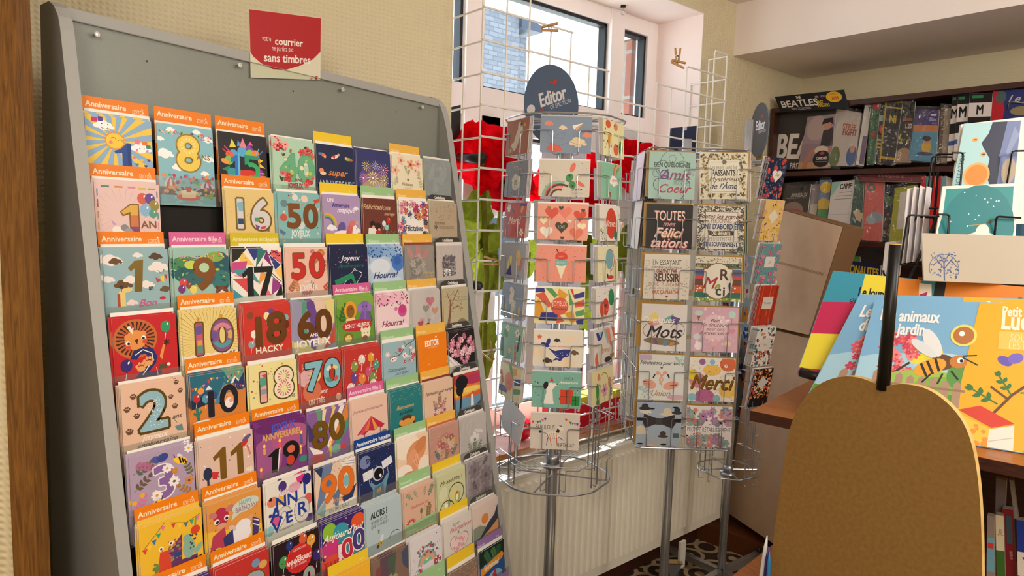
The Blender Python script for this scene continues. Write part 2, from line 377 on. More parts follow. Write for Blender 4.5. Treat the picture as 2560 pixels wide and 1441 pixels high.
def brickmat(key,c1,c2,mort,sx,bw,bh,msize,use='Object',rot=None):
    m=bpy.data.materials.new(key); m.use_nodes=True; nt=m.node_tree; N=nt.nodes; L=nt.links; p=N['Principled BSDF']; p.inputs['Roughness'].default_value=.9
    tc=N.new('ShaderNodeTexCoord'); mp=N.new('ShaderNodeMapping'); mp.inputs['Rotation'].default_value=rot or (R(90),0,0); L.new(tc.outputs[use],mp.inputs[0])
    b=N.new('ShaderNodeTexBrick'); b.inputs['Color1'].default_value=hexc(c1); b.inputs['Color2'].default_value=hexc(c2); b.inputs['Mortar'].default_value=hexc(mort)
    b.inputs['Scale'].default_value=sx; b.inputs['Brick Width'].default_value=bw; b.inputs['Row Height'].default_value=bh; b.inputs['Mortar Size'].default_value=msize; L.new(mp.outputs[0],b.inputs[0])
    n=N.new('ShaderNodeTexNoise'); n.inputs['Scale'].default_value=60; n.inputs['Detail'].default_value=6; L.new(tc.outputs[use],n.inputs[0])
    x=N.new('ShaderNodeMix'); x.data_type='RGBA'; x.blend_type='MULTIPLY'; x.inputs[0].default_value=.7; L.new(b.outputs[0],x.inputs[6]); L.new(n.outputs[0],x.inputs[7]); L.new(x.outputs[2],p.inputs['Base Color'])
    MATS[key]=m
wallpaper('wallpaper','d9ccaa'); wallpaper('wallpaper_pale','dcd2bc')
pm('plaster','f2e0da',.8,bump=(120,.1)); pm('pvc','f8efee',.35); pm('ceil','f0e4de',.9)
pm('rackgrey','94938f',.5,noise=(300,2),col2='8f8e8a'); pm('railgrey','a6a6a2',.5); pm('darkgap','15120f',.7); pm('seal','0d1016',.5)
wood('oak','8e5f24','5e3a12',.5,(30,30,2)); wood('counter','b0703a','8c5224',.35,(30,3,3)); wood('darkwood','4a2418','2c130c',.4,(30,2,30)); wood('plinth','7a4522','54290f',.45,(3,30,30)); wood('peg','c89a62','a87840',.6,(30,30,30))
pm('mdf','8a6834',.85,noise=(160,6),col2='7f5e2c'); pm('mdfedge','d8b878',.7,noise=(60,3),col2='c6a25c')
pm('card_board','dec0a6',.9,noise=(14,4),col2='d6b79c',bump=(60,.12)); pm('card_dark','8a6848',.9)
pm('wirewhite','e6e2da',.4); pm('steel','b4b7be',.3,.85); pm('chrome','dcdfe4',.24,.75,noise=(18,2),col2='ced2da'); pm('blackmetal','141312',.35,.3); pm('blackplastic','17171a',.4)
pm('radiator','f6f0e0',.35); pm('radtop','f6f2e6',.4); pm('brass','c8b070',.25,1); pm('rubber','2a2b2e',.6)
clear('glass','f4fbff',.03,.0); clear('acrylic','fafcfa',.006,.3,None,0,.05); clear('bag','fbfbfa',.05,.14,(22,.8),.03,.15); clear('sleeve','fdfdfd',.012,.1,(16,.2),.03,.1); clear('lipplastic','f6f8f6',.03,.15,None,.05,.12)
leafy('poppy','e8101c',.55); leafy('poppy2','d4141e',.45); leafy('leaf','62661a',.5); leafy('leaf2','7a8024',.5); leafy('stem','8c8a34',.3); leafy('bluecloth','3a55c8',.5); leafy('paperback','fbfaff',.6,.95,1.0)
brickmat('brick','a4553a','8c4630','9a948c',1,.21,.072,.008,'Object',(0,R(90),0)); brickmat('stone','85868b','6e7076','62646a',1,.30,.12,.012)
pm('silltile','cfa090',.5,noise=(20,3),col2='c4917f'); pm('slate','2c3442',.6); pm('extwhite','e9e4dc',.9); pm('pave','dcd8d0',.9)
# tiled floor: pale and dark cement tiles with a ring motif
m=bpy.data.materials.new('cement_tile'); m.use_nodes=True; nt=m.node_tree; N=nt.nodes; L=nt.links; p=N['Principled BSDF']; p.inputs['Roughness'].default_value=.5
tc=N.new('ShaderNodeTexCoord'); mp=N.new('ShaderNodeMapping'); mp.inputs['Scale'].default_value=(6,6,6); L.new(tc.outputs['Object'],mp.inputs[0])
vo=N.new('ShaderNodeTexVoronoi'); vo.inputs['Scale'].default_value=1.4; vo.inputs['Randomness'].default_value=.25; L.new(mp.outputs[0],vo.inputs[0])
si=N.new('ShaderNodeMath'); si.operation='SINE'; mu=N.new('ShaderNodeMath'); mu.operation='MULTIPLY'; mu.inputs[1].default_value=16; L.new(vo.outputs[0],mu.inputs[0]); L.new(mu.outputs[0],si.inputs[0])
cr=N.new('ShaderNodeValToRGB'); cr.color_ramp.interpolation='CONSTANT'; e=cr.color_ramp.elements; e[0].color=hexc('3a2c22'); e[1].position=.32; e[1].color=hexc('b59f7c'); L.new(si.outputs[0],cr.inputs[0]); L.new(cr.outputs[0],p.inputs['Base Color']); MATS['cement_tile']=m
# ------------------------------------------------------------------ room shell
YW,YF=1.78,2.02; XL,XR,ZH,ZS=1.288,2.628,2.428,.69; XB=3.547; ZC=2.523
def wallbox(name,a,b,k):
    mb=MB(); mb.box(a,b,k); return struct(mb.build(name))
wallbox('floor',(-2.2,-2.6,-.1),(3.7,1.9,0),'cement_tile')
wallbox('ceiling',(-2.2,-2.6,ZC),(3.7,1.9,ZC+.1),'ceil')
mb=MB()  # window wall with its opening
mb.box((-2.2,YW,0),(XL,YF+.08,ZC),'wallpaper'); mb.box((XR,YW,0),(XB+.15,YF+.08,ZC),'wallpaper')
mb.box((XL,YW,ZH),(XR,YF+.08,ZC),'wallpaper'); mb.box((XL,YW,0),(XR,YF+.08,ZS-.03),'wallpaper')
struct(mb.build('wall_window'))
mb=MB(); t=.004   # smooth plaster lining of the reveal
mb.box((XR-t,YW-.001,ZS),(XR,YF,ZH),'plaster'); mb.box((XL,YW+.003,ZS),(XL+t,YF,ZH),'plaster'); mb.box((XL+t,YW-.001,ZH-t),(XR-t,YF,ZH),'plaster')
struct(mb.build('trim_1'))
wallbox('wall_right',(XB,-2.6,0),(XB+.15,YW,ZC),'wallpaper')
wallbox('wall_left',(-2.35,-2.6,0),(-2.2,1.9,ZC),'wallpaper'); wallbox('wall_back',(-2.2,-2.75,0),(3.7,-2.6,ZC),'wallpaper')
wallbox('trim_2',(2.883,-2.6,2.292),(XB,YW,ZC),'ceil')    # boxed-in beam over the bookcase
# corner of the nearby partition with its oak edge
a=at(-6,720,1.02); b=at(66,720,1.02)
d=V((b.x-a.x,b.y-a.y,0)).normalized(); nn=V((d.y,-d.x,0))
p0=V((b.x,b.y,0))
mb=MB(); q=[p0,p0-d*.037,p0-d*.037-nn*.03,p0-nn*.03]; mb.slab([v+V((0,0,0)) for v in q],(0,0,ZC),'oak'); struct(mb.build('trim_3'))
mb=MB(); q=[p0-d*.037-nn*.002,p0-d*.9-nn*.002,p0-d*.9-nn*.028,p0-d*.037-nn*.028]; mb.slab(q,(0,0,ZC),'wallpaper'); struct(mb.build('wall_partition'))
wallbox('baseboard_window',(-2.2,YW-.014,0),(XB,YW,.11),'darkwood')
# sill board
mb=MB(); mb.box((XL-.03,YW-.03,ZS-.026),(XR+.03,YF,ZS),'silltile'); mb.box((XL-.03,YW-.036,ZS-.028),(XR+.03,YW-.03,ZS+.0005),'counter'); o=mb.build('trim_4'); struct(o)
# ------------------------------------------------------------------ window 1: three lights over three lights, white frame
mb=MB(); y0,y1=YF,YF+.07
def bar(a,b,c,d,k='pvc',f=0): mb.box((a,y0-f,b),(c,y1,d),k)
X=[XL,1.50,1.602,2.288,2.381,2.556,XR]
bar(XL,2.36,XR,ZH); bar(XL,ZS,XR,ZS+.07); bar(XL,1.885,XR,1.992)
bar(1.515,ZS,1.595,ZH,f=.012); bar(2.292,ZS,2.377,ZH,f=.012); bar(2.56,ZS,XR,ZH,f=.001); bar(XL,ZS,XL+.03,ZH,f=.001)
for u,v in((1.595,1.675),(2.22,2.292),(2.377,2.41)): bar(u,ZS+.07,v,1.885,f=.02)
bar(1.595,1.83,2.292,1.885,f=.02)
wf=struct(mb.build('window_1'))
def child_of(mbx,name,par): o=mbx.build(name); o.parent=par; return o
mb=MB()
for u,v,b,t_ in((1.31,1.515,1.992,2.36),(1.602,2.288,1.994,2.358),(2.381,2.556,1.995,2.357),(1.31,1.515,.76,1.885),(1.675,2.22,.76,1.83),(2.41,2.56,.76,1.885)):
    s=.012
    for A,B in(((u,t_-s),(v,t_)),((u,b),(v,b+.004)),((u,b),(u+.004,t_)),((v-s,b),(v,t_))): mb.box((A[0],y0+.012,A[1]),(B[0],y0+.05,B[1]),'seal')
child_of(mb,'window_seal',wf)
for u,v,b,t_ in((1.31,1.515,1.992,2.36),(1.602,2.288,1.994,2.358),(2.381,2.556,1.995,2.357),(1.31,1.515,.76,1.885),(1.675,2.22,.76,1.83),(2.41,2.56,.76,1.885)):
    g=MB(); g.box((u,y0+.03,b),(v,y0+.034,t_),'glass'); child_of(g,'pane',wf)
# outside: brick reveal, head slab, pavement, church tower
mb=MB(); mb.box((2.565,y1+.03,.5),(3.2,y1+.13,2.36),'brick'); struct(mb.build('wall_outside'))
mb=MB(); mb.hexa([(.6,y1+.02,2.37),(3.4,y1+.02,2.37),(3.4,y1+.17,2.372),(.6,y1+.17,2.372),(.6,y1+.02,2.7),(3.4,y1+.02,2.7),(3.4,y1+.17,2.7),(.6,y1+.17,2.7)],'extwhite'); struct(mb.build('trim_5'))
wallbox('ground_outside',(-30,2.6,-.6),(60,60,-.5),'pave')
YT=14.0
def tw(x,y): return hy(x,y,YT)
tl=tw(1100,150).x; tr=tw(1296,130).x; zt=tw(1290,30).z; t2=tw(1334,150).x
ch=empty('church_tower',(tl,YT,-.5),'grey stone church tower with slate eaves seen through the window','tower')
mb=MB(); mb.box((tl-4,YT,-.5),(tr,YT+6,zt+3),'stone'); child(mb,'tower_wall',ch)
z2=tw(1334,88).z
mb=MB(); mb.box((tr,YT+.3,-.5),(t2,YT+5,z2),'stone'); child(mb,'stair_turret',ch)
e1=tw(1350,80); e2=tw(1297,34)
mb=MB(); mb.slab([(tr,YT-.1,e1.z-.05),(e1.x,YT-.1,e1.z-.05),(e1.x,YT-.1,e1.z+.12),(tr,YT-.1,e2.z)],(0,5.3,0),'slate'); child(mb,'turret_roof',ch)
# hook under the window head
hk=hz(1558,14,ZH-.004)
mb=MB(); mb.cyl((hk.x,hk.y,ZH-.012),.011,.011,.009,'blackmetal',10); mb.tube([hk+V((0,0,-.012)),hk+V((0,0,-.022)),hk+V((.006,-.004,-.03)),hk+V((.004,-.003,-.038)),hk+V((-.004,.003,-.038)),hk+V((-.007,.005,-.03))],.0013,'steel',5)
tag(mb.build('ceiling_hook'),'small metal hook screwed under the white window head','hook')
# ------------------------------------------------------------------ radiator
YR=1.66; zb=.135; ztp=.636; x0,x1=1.33,hy(1803,1294,YR).x
rd=empty('radiator',((x0+x1)/2,YW-.05,zb),'cream ribbed panel radiator on the wall under the window','radiator')
mb=MB(); mb.box((x0,YR+.006,zb),(x1,YR+.028,ztp),'radiator')
n=int((x1-x0-.04)/.0333); 
for i in range(n):
    xa=x0+.028+i*.0333
    a,b,c,d=xa,xa+.005,xa+.017,xa+.022
    z0,z1=zb+.035,ztp-.03
    mb.mesh([(a,YR+.006,z0),(b,YR-.004,z0+.008),(c,YR-.004,z0+.008),(d,YR+.006,z0),(a,YR+.006,z1),(b,YR-.004,z1-.008),(c,YR-.004,z1-.008),(d,YR+.006,z1)],[(0,1,5,4),(1,2,6,5),(2,3,7,6),(0,3,2,1),(4,5,6,7)],'radiator')
child(mb,'front_panel',rd)
mb=MB()
yb=YW-.012
for yy in(YR+.0,yb-.012): mb.box((x0,yy,ztp-.006),(x1,yy+.012,ztp+.004),'radtop')
k=int((x1-x0)/.014)
for i in range(k): mb.box((x0+.004+i*.014,YR+.012,ztp-.004),(x0+.011+i*.014,yb-.012,ztp+.001),'radtop')
child(mb,'top_grille',rd)
mb=MB(); mb.box((x0,YR+.028,zb),(x0+.004,yb,ztp),'radiator'); mb.box((x1-.004,YR+.028,zb),(x1,yb,ztp),'radiator'); child(mb,'side_cover',rd)
mb=MB(); mb.box((x0,yb-.01,zb),(x1,yb,ztp-.006),'radiator'); child(mb,'back_panel',rd)
# ------------------------------------------------------------------ grey greeting-card rack, turned about 14 degrees off the wall
E_=V((.9703,.242,0)); N_=V((.242,-.9703,0)); L0=V((.2228,1.4243,0))     # u along the rack, d out of it
def rk(u,d,z): return L0+E_*u+N_*d+V((0,0,z))
prof=lambda z: .05+(1.757-z)*.215
ztop=lambda r: 1.661-.1143*r
ucol=lambda c: -.014+.1206*c+.056
RK=empty('card_rack',rk(.47,0,0),'tall grey stepped greeting card rack against the wallpapered wall','display rack')
def poly_dz(u,pts,th,k,mb,kf=None):
    mb.slab([rk(u,d,z) for d,z in pts],E_*th,k,kf)
def side(rear):
    P=[(rear(0),0),(rear(1.84),1.853)]
    P+=[(-.055,1.856),(-.03,1.853),(-.008,1.843),(.008,1.826),(.02,1.80),(.034,1.757)]
    z=1.7
    P+=[(.034+(1.757-1.5)*.21,1.5),(.034+(1.757)*.205,0)]
    return P[::-1]
mb=MB(); poly_dz(-.047,[(.065+1.82*.168,0),(.068,1.79),(.062,1.81),(.048,1.828),(.03,1.838),(-.004,1.836),(-.06,0)],.021,'rackgrey',mb,'railgrey'); child(mb,'side_panel',RK)
mb=MB(); poly_dz(.958,side(lambda z:-.06),.024,'rackgrey',mb,'railgrey'); child(mb,'side_panel',RK)
mb=MB(); u0,u1=-.019,.958
def rbox(mb,a,b,d0,d1,z0,z1,k): mb.hexa([rk(a,d1,z0),rk(b,d1,z0),rk(b,d0,z0),rk(a,d0,z0),rk(a,d1,z1),rk(b,d1,z1),rk(b,d0,z1),rk(a,d0,z1)],k)
rbox(mb,u0,u1,-.02,0,.1,1.842,'rackgrey'); child(mb,'back_panel',RK)
mb=MB(); rbox(mb,u0,u1,.0,.004,1.822,1.842,'railgrey'); child(mb,'top_rail',RK)
mb=MB(); rbox(mb,u0+.001,u1-.001,.0085,.0105,1.66,1.8215,'acrylic'); rbox(mb,u0+.001,u1-.001,.0084,.0106,1.8215,1.8222,'railgrey'); o=child(mb,'acrylic_sheet',RK)
for x,y in((243,86),(600,163),(857,224),(1057,268)):
    p=hit(x,y,N_,rk(0,.0125,0)); mb=MB()
    a=[p+(E_*math.cos(t)+V((0,0,1))*math.sin(t))*.0036 for t in[2*math.pi*i/10 for i in range(10)]]; mb.tube(a,.0014,'ddd8cc',6,True); mb.tube([p-N_*.012,p],.0022,'steel',8)
    child(mb,'standoff_screw',RK)
mb=MB()
for x,y in((367,153),(733,228),(990,280)):
    p=hit(x,y,N_,rk(0,.0003,0)); mb.face([p+(E_*math.cos(2*math.pi*i/8)+V((0,0,1))*math.sin(2*math.pi*i/8))*.0022 for i in range(8)],'222')
child(mb,'screw_hole',RK)
for r in range(11):   # stepped board behind each row, floor of the row, clear lip and clear dividers
    zt=ztop(r); d=prof(zt)
    mb=MB(); zb_=zt-.158 if r<10 else .05
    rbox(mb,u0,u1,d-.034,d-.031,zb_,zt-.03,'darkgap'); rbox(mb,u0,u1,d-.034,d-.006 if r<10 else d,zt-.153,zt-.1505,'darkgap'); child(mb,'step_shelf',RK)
    mb=MB(); mb.hexa([rk(u,d+q,z) for z,o in((zt-.150,.0068),(zt-.097,.0035)) for u,q in((u0,o+.0008),(u1,o+.0008),(u1,o),(u0,o))],'lipplastic'); child(mb,'pocket_lip',RK)
    for c in range(1,8):
        mb=MB(); u=-.014+.1206*c-.003; rbox(mb,u-.0005,u+.0005,d-.026,d-.001,zt-.150,zt-.085,'lipplastic'); child(mb,'pocket_divider',RK)
mb=MB(); rbox(mb,u0,u1,.3,.31,0,.5,'rackgrey'); child(mb,'plinth_panel',RK)
UT=(V((0,0,1))-N_*.065).normalized()       # cards lean back a little
NT=E_.cross(UT)
def rackM(r,c,dd=0,du=0,dz=0,h=.15,yaw=0,roll=0):
    dz-=.0002*c*r
    o=rk(ucol(c)+du,prof(ztop(r))-.0035+dd,ztop(r)-h+dz)+N_*.065*h*.9
    M=frame(o,E_,UT,NT)
    return M@Matrix.Rotation(R(yaw),4,'Y')@Matrix.Rotation(R(roll),4,'Z')
TAGS={'o':('Anniversaire','ee8210','f4e6c8','orange'),'p':('Anniversaire fille','d8649c','f6d4e2','pink'),'y':('','f0cc30','f7e49a','yellow'),'Y':('Anniversaire adolescent','d6c020','eee6a0','lemon'),'a':('Mariage','edb850','f6dba0','amber'),'g':('Naissance','9cc890','cfe6c6','pale green'),'k':('Condoléances','43413f','ece8e2','charcoal'),'b':('Anniversaire homme','1c4696','e6ecf6','blue'),'v':('Retraite','9678b4','d8c8e6','purple')}
ORD=['top','second','third','fourth','fifth','sixth','seventh','eighth','ninth','tenth','eleventh']
def rtag(r,c,t,desc,back):
    tx,bg,fg,nm=TAGS[t]; w=.112; h=.17
    if t=='k':
        w=.104; mb=MB(); hh=.162; pts=[(-w/2,0,0),(w/2,0,0),(w/2,hh-.012,0),(w/2-.004,hh-.004,0),(w/2-.012,hh,0),(-w/2+.016,hh,0),(-w/2+.006,hh-.004,0),(-w/2,hh-.014,0)]
        mb.slab(pts,(0,0,-.0008),bg); art(mb,'N 48 7 8 %s %s'%(fg,tx),w,hh,(-w/2,0,0)); M=rackM(r,c,back,0,.01,.15); o=mb.build('category_divider',None,M)
    else:
        sp='L 5 11 8 %s %s;n 84 14.5 6 %s EDITOR;s 90 9.5 2 5 %s'%(fg,tx,fg,fg) if t in'opYb' else 'L 5 15 6 %s %s;n 84 15 5 %s Editor'%(fg,tx,fg) if tx else 'n 84 15 5 %s Editor'%fg
        sp+=';r 0 23 100 60 f0ece2' if t in'opY' else ''
        M=rackM(r,c,back,0,.010,.15); o=sheet('category_divider',w,h,.0008,bg,sp,M,bg)
    tag(o,'%s divider tag behind the %s'%(nm,desc),'divider tag','category dividers in the rack')
_rg=random.Random(5)
def rcard(r,c,base,desc,n,t,spec,h=.15,w=.111,du=0,dz=0,dd=0,env=True,edge=None,yaw=None,ecol='f2efe8',roll=0,sl=0,ys=.9):
    back=-.0045-.0023*n
    jy=_rg.uniform(-1.2,1.2) if yaw is None else yaw
    M=rackM(r,c,dd,du,dz,h,jy,roll); o=sheet('greeting_card',w,h,.0012,base,spec,M,edge,None,ys); tag(o,desc+(' in the grey rack' if len(desc.split())<13 else ''),'greeting card','greeting cards in the grey rack')
    for i in range(n):
        dupe(o,rackM(r,c,dd-.0023*(i+1),du-_rg.uniform(.0,.003)-.0012*(i+1),dz+_rg.uniform(-.001,.003)+.0016*(i+1),h,jy+_rg.uniform(-.8,.8),roll),trim('spare copy behind the '+desc),'greeting card','spare copies of the '+trim(desc,11))
    if env:
        e=sheet('envelope',w*.985,h,.0016,ecol,'',rackM(r,c,dd+back+.001,du+.001,dz+.009,h,jy)); tag(e,'white envelope behind the '+desc,'envelope','envelopes in the grey rack')
    if sl:
        s=sheet('clear_sleeve',w+.004,h+.006,.0004,'sleeve','',rackM(r,c,dd+.0016,du,dz,h,jy),'sleeve'); tag(s,'clear sleeve over the '+desc,'sleeve','clear sleeves in the grey rack')
    if t: rtag(r,c,t,desc,back-.001)
C=rcard
FL='d 9 3 6 c33,e66,fbb f 8 4 42 26'
# row 1
C(0,0,'8fb4d6','blue smiling sun birthday card with a dark blue 1',1,'o','y 42 42 14 75 16 f2cc4a;s 42 42 18 14 e8943c .72;c 42 42 13 fccf3f;c 36 45 3 f08a7a;a 40 40 4 20 160 .8 643;a 50 43 4 20 160 .8 643;k 27 17 30 fff;r 9 5 18 13 c8296a;r 19 3 26 11 539;a 28 18 6 200 340 .9 333;c 24 15 .9 333;c 33 15 .9 333;k 82 50 32 fff;r 72 35 80 44 e87aa8;r 84 38 92 45 e87840;r 90 44 97 50 3a8a78;c 80 51 .9 333;c 87 51 .9 333;c 75 54 1.8 f7a;c 92 54 1.8 f7a;p 1d4a9a 50 55 60 44 66 44 66 95 52 95 52 62 42 64 40 60;p 163a80 60 44 66 44 66 95 60 95;h 70 68 3 e07898;h 82 72 3 f2c432;h 93 71 3 547;h 74 80 3 3a8a8a;h 88 82 3 547',yaw=-1)
C(0,1,'8cc2d0','tall turquoise circus birthday card with a yellow 8',0,'o','k 24 10 18 fff;k 70 8 16 fff;k 90 20 20 fff;k 12 52 30 fff;k 90 55 22 fff;k 35 74 24 fff;k 82 82 16 fff;k 5 27 14 fff;d 40 2 2.6 f47,5a5,749,fc4,fb9 r 4 11 46 17;d 34 3 2.6 f47,335,749,fc4,e66 r 46 12 98 22;D 53 48 52 f2d45c hg 3 8;y 53 35 9 14 14 f8eab0;T 80 53 9 8a7a4c ANS;p e8dcd0 8 104 20 88 34 104 32 112 10 112;p c0324a 12 104 20 88 17 104 16 112 12 112;p c0324a 22 104 20 88 27 104 27 112 22 112;p e6dcee 72 106 84 92 97 106 96 112 74 112;p 73508c 78 106 84 92 82 106 82 112 78 112;p 73508c 88 106 84 92 93 106 92 112 88 112;d 34 4 3.4 c36,4a6,e94,749,6ac,d66 c 4 88 96 102;r 0 110 100 127 4a2c26;d 46 8 3 8a4a34,d89a60,b8402c,e0b080,6a3a5a c 3 109 97 122;e 50 121 27 9 62201c;e 50 121 22 7 e8b070;r 0 124 100 138 6cb0c0;y 50 128 14 26 16 8cc6d2;e 50 127 22 6 d8402c;p e8d0a8 36 118 64 118 62 128 38 128;e 50 118 14 4 f4e6c8;r 46 108 54 118 c8382c;p 6a9a4a 74 124 96 118 94 130',h=.150,env=False,ys=.95)
C(0,2,'26242a','black card with a colourful exploding 15',0,'o','p e8d84a 22 30 28 12 36 28;p 5aa0d8 38 26 40 12 46 24;p e88aa0 42 28 50 8 58 28;p e86a9a 60 20 66 14 72 22;p 8a4ab0 54 30 62 18 76 34;c 30 42 9 58a8e0;c 48 36 10 5ab0dc;c 64 40 10 8cc860;c 76 38 8 f08a30;c 22 44 8 e8683c;c 20 56 9 7ac860;l 2 e04a3c 8 34 22 44;l 2 e84a7a 12 28 24 40;l 2 6ab8e8 84 26 76 40;l 2 4a7ad0 92 30 80 42;p f0d040 80 46 92 50 84 56 96 66 82 64;e 12 58 8 5 f0a040 20;p 3a8a6a 6 74 22 66 20 80;c 26 80 10 3aa0a8;c 44 86 12 6ab03c;e 60 82 24 10 d83a30;c 82 78 10 8a3a90;r 76 76 94 78 f0d040;r 76 82 96 84 f08a30;p 2a78c8 24 50 42 40 42 96 32 96 32 56 24 60;p 6ac0f0 38 42 42 40 42 96 38 96;p 2a9a78 52 42 82 42 82 50 62 50 62 60 52 62;a 66 74 18 -120 120 9 3ab06a;r 82 40 84 96 b05ac8;i 76 92 5 d8a0c8 ans',env=False)
C(0,3,'b4d8c0','mint 40 birthday card with red flowers',2,'','d 12 3 7 c8303a,e86a6a,f0b0a8 f 4 2 36 20;d 7 7 5 3a4a30,8a8a48 l 4 16 44 30;d 11 5 7 c8303a,e86a6a,d84848 f 68 14 94 34;d 6 9 5 3a4a30,8a8a48 l 66 10 98 40;D 36 58 50 6cb488 5aa078 1.5 4;D 78 60 50 6cb488 5aa078 1.5 0;d 6 4 4 eee4c0,b8d060 c 24 38 44 76;d 6 5 4 eee4c0,b8d060 c 66 40 88 78;d 7 6 6 c8303a,e86a6a f 14 72 40 88;d 5 16 5 3a4a30,8a7a48 l 12 72 44 92;d 7 11 6 c8303a,e86a6a f 76 76 98 94;T 58 84 7 b03a40 ANS;N 50 97 11 a8323c JOYEUX',du=.004,dd=.001)
C(0,4,'222c50','navy super anniversaire card with flying superheroes',1,'y','e 18 22 8 4 e0704c 20;c 22 26 3 f0b090;e 10 20 5 3 4a86b0;e 48 24 10 4 f0e0d0 -20;c 58 18 3 f0b090;p c03a50 40 24 50 18 48 28;e 84 26 9 4 8ab050;c 78 24 3 f0b090;e 92 27 5 3 c86a40;c 12 58 6 e89060;e 16 64 8 4 f0d0b0;I 56 60 15 e08a3c super;n 52 88 18 c4ccd8 ANNIVERSAIRE;r 8 100 96 101.5 b08a4a')
C(0,5,'363a70','midnight blue card with pastel fireworks',3,'','e 50 70 44 40 5a4a86;e 50 78 36 30 8a6a8c;e 50 92 40 22 b09a80;e 28 98 22 14 d8c870;F 28 36 15 f0e070;F 55 34 14 c8d8f0;F 78 42 18 f0a0b0;F 18 66 14 e08ac0;F 46 64 20 f0e890;F 80 68 16 e8e070;F 62 88 14 b8c8f0;F 80 94 12 f080a8;I 44 97 9 2c2a40 Meilleurs vœux',edge='d8d4dc')
C(0,6,'ece2c6','cream wedding card with a floral border and Mariage lettering',2,'a','f 28 12 13 f0c0a8 b06a50 5;f 60 20 14 e89a78 8a5038 5;f 84 16 11 f0b0a8 a06050 5;f 10 38 13 ecb8a0 b07858 5;f 76 34 9 f4d0b8 b08060 5;q 40 22 16 70 98a078;q 88 30 20 100 a8b088;q 12 50 16 80 98a078;q 56 30 16 110 8a9a70;q 4 80 22 -70 b8c098;q 95 84 26 -100 b8c098;h 50 60 4 9a6a40;n 48 72 8 4a4440 Félicitations;n 50 82 4 b8ac98 POUR VOTRE;I 46 95 13 4a3c34 Mariage')
C(0,7,'9aa6a4','plain grey-green card with pale leaf outlines',1,'','q 20 60 40 -75 aab4b2 5;q 50 70 50 -60 a8b2b0 6;q 40 92 34 -95 aab4b2 5;e 30 30 7 9 a6b0ae;e 60 24 8 10 a6b0ae;e 76 36 7 9 a6b0ae;e 44 52 7 9 a6b0ae',sl=1)
# row 2
C(1,0,'e8c8c4','pale pink 1 AN card with balloons and a unicorn',3,'o','d 10 3 .1 fff r;r 10 6 22 9 5a8a7a;r 30 6 42 9 d88a40;r 50 6 62 9 e0889a;r 66 7 78 10 d8c040;r 82 7 94 10 8ab848;r 3 12 5 24 8a90b0;r 3 30 5 44 b05a50;r 3 50 5 62 d0985a;r 3 68 5 82 d8a840;r 95 12 97 24 6a7a8a;r 95 30 97 44 c86a60;r 95 50 97 62 5a8a8a;r 95 68 97 82 d89aa0;y 42 56 22 46 26 c8a8a4 .04;b 72 26 10 d8604c;b 84 26 10 6a4a9a;b 90 38 10 9a8a40;b 76 46 11 8ab8d8;b 88 52 8 5aa088;p 8a5a20 36 50 52 36 66 36 66 96 50 96 50 54 40 58;p dcb04c 38 50 53 38 64 38 64 56 52 56 52 50 41 55;p d07a50 52 56 64 56 64 76 52 76;p 8a4a70 52 76 64 76 64 96 52 96;T 80 72 12 8a5a34 AN;e 40 92 20 12 f4eee8;c 30 82 7 f4eee8;p c8a0d0 26 74 22 64 30 72;c 42 78 6 8a8a90;c 48 84 6 a0a0a8;c 26 92 4 b88ac8;e 82 92 6 4 d8604c;e 90 92 6 4 e88a7a')
C(1,2,'e6cb86','pale yellow 16 card with speckles and patchwork digits',2,'o','d 90 5 1 8a6a30,6a5028 r;D 28 45 50 d8d4d8 hg 4 1;p 8ab8c8 20 24 34 20 34 40 26 40;r 23 54 34 66 2e4a6c;r 23 66 34 72 d8d4d8;D 71 45 52 d8d4d8 hg 4 6;r 57 52 66 60 5a9a6a;p 7a4a8c 58 66 68 70 64 76 60 74;p c84a50 70 71 82 68 78 75 68 76;N 84 77 6 6a5028 ANS;N 46 92 12 c85a5a JOYEUX',dz=-.002)
C(1,3,'84bcbc','turquoise 50 card with bronze digits and dots',2,'','d 30 8 2.2 5a5040,f0c8c0,e87858 c;c 14 22 8 6a8a90;c 12 52 8 c85a48;c 40 8 7 e8e0d8;c 62 10 8 f0d0c0;c 52 68 9 cfe0dc;p d0503c 84 12 98 8 98 16 86 20;p 5a78a0 2 76 16 84 12 90 2 84;D 36 48 44 cu cu 1 5;D 76 48 44 cu cu 1 0;N 50 86 13 e0ecea JOYEUX')
C(1,4,'b098c2','lilac card with a pink-maned unicorn and a rainbow',2,'y','T 18 9 8 f0eaf4 UN;N 46 20 10 4a3a8a Anniversaire;I 60 31 10 f4eef8 magique;k 88 26 16 f4eef8;a 6 66 28 0 100 5 e0b040;a 6 66 23 0 100 4 8ab850;a 6 66 19 0 100 4 6a5ab0;k 20 72 26 f4f0f6;e 46 74 11 16 6a5a9c 20;e 50 96 32 18 f2e8ee;e 82 76 9 14 f4ecf0 -20;e 92 78 7 5 f4ecf0 20;p e0c060 86 62 90 50 92 64;e 68 78 8 22 d06a70 20;e 62 94 7 16 c85a6a 10;e 76 62 8 7 d87a70;c 88 74 1.4 333;e 18 94 12 8 d0607a -30')
C(1,5,'703a30','red-brown wedding card with a couple in white and red',1,'g','d 40 6 5 7a4438,64342c r;I 40 20 12 d8b890 Félicitations;I 78 36 7 d8b890 mariage;e 26 62 8 8 2a2220;p ece6e2 14 72 38 72 40 105 10 105;e 42 68 9 10 3a2018;p c02c2c 34 78 52 78 54 105 36 105;e 45 75 4 3 e0b090;e 28 69 4 4 d8a888;b 60 60 7 d8e0ea;b 74 52 8 c8302c;b 68 70 7 8ad0c0;d 30 8 2 a88a70 r 70 76 98 94')
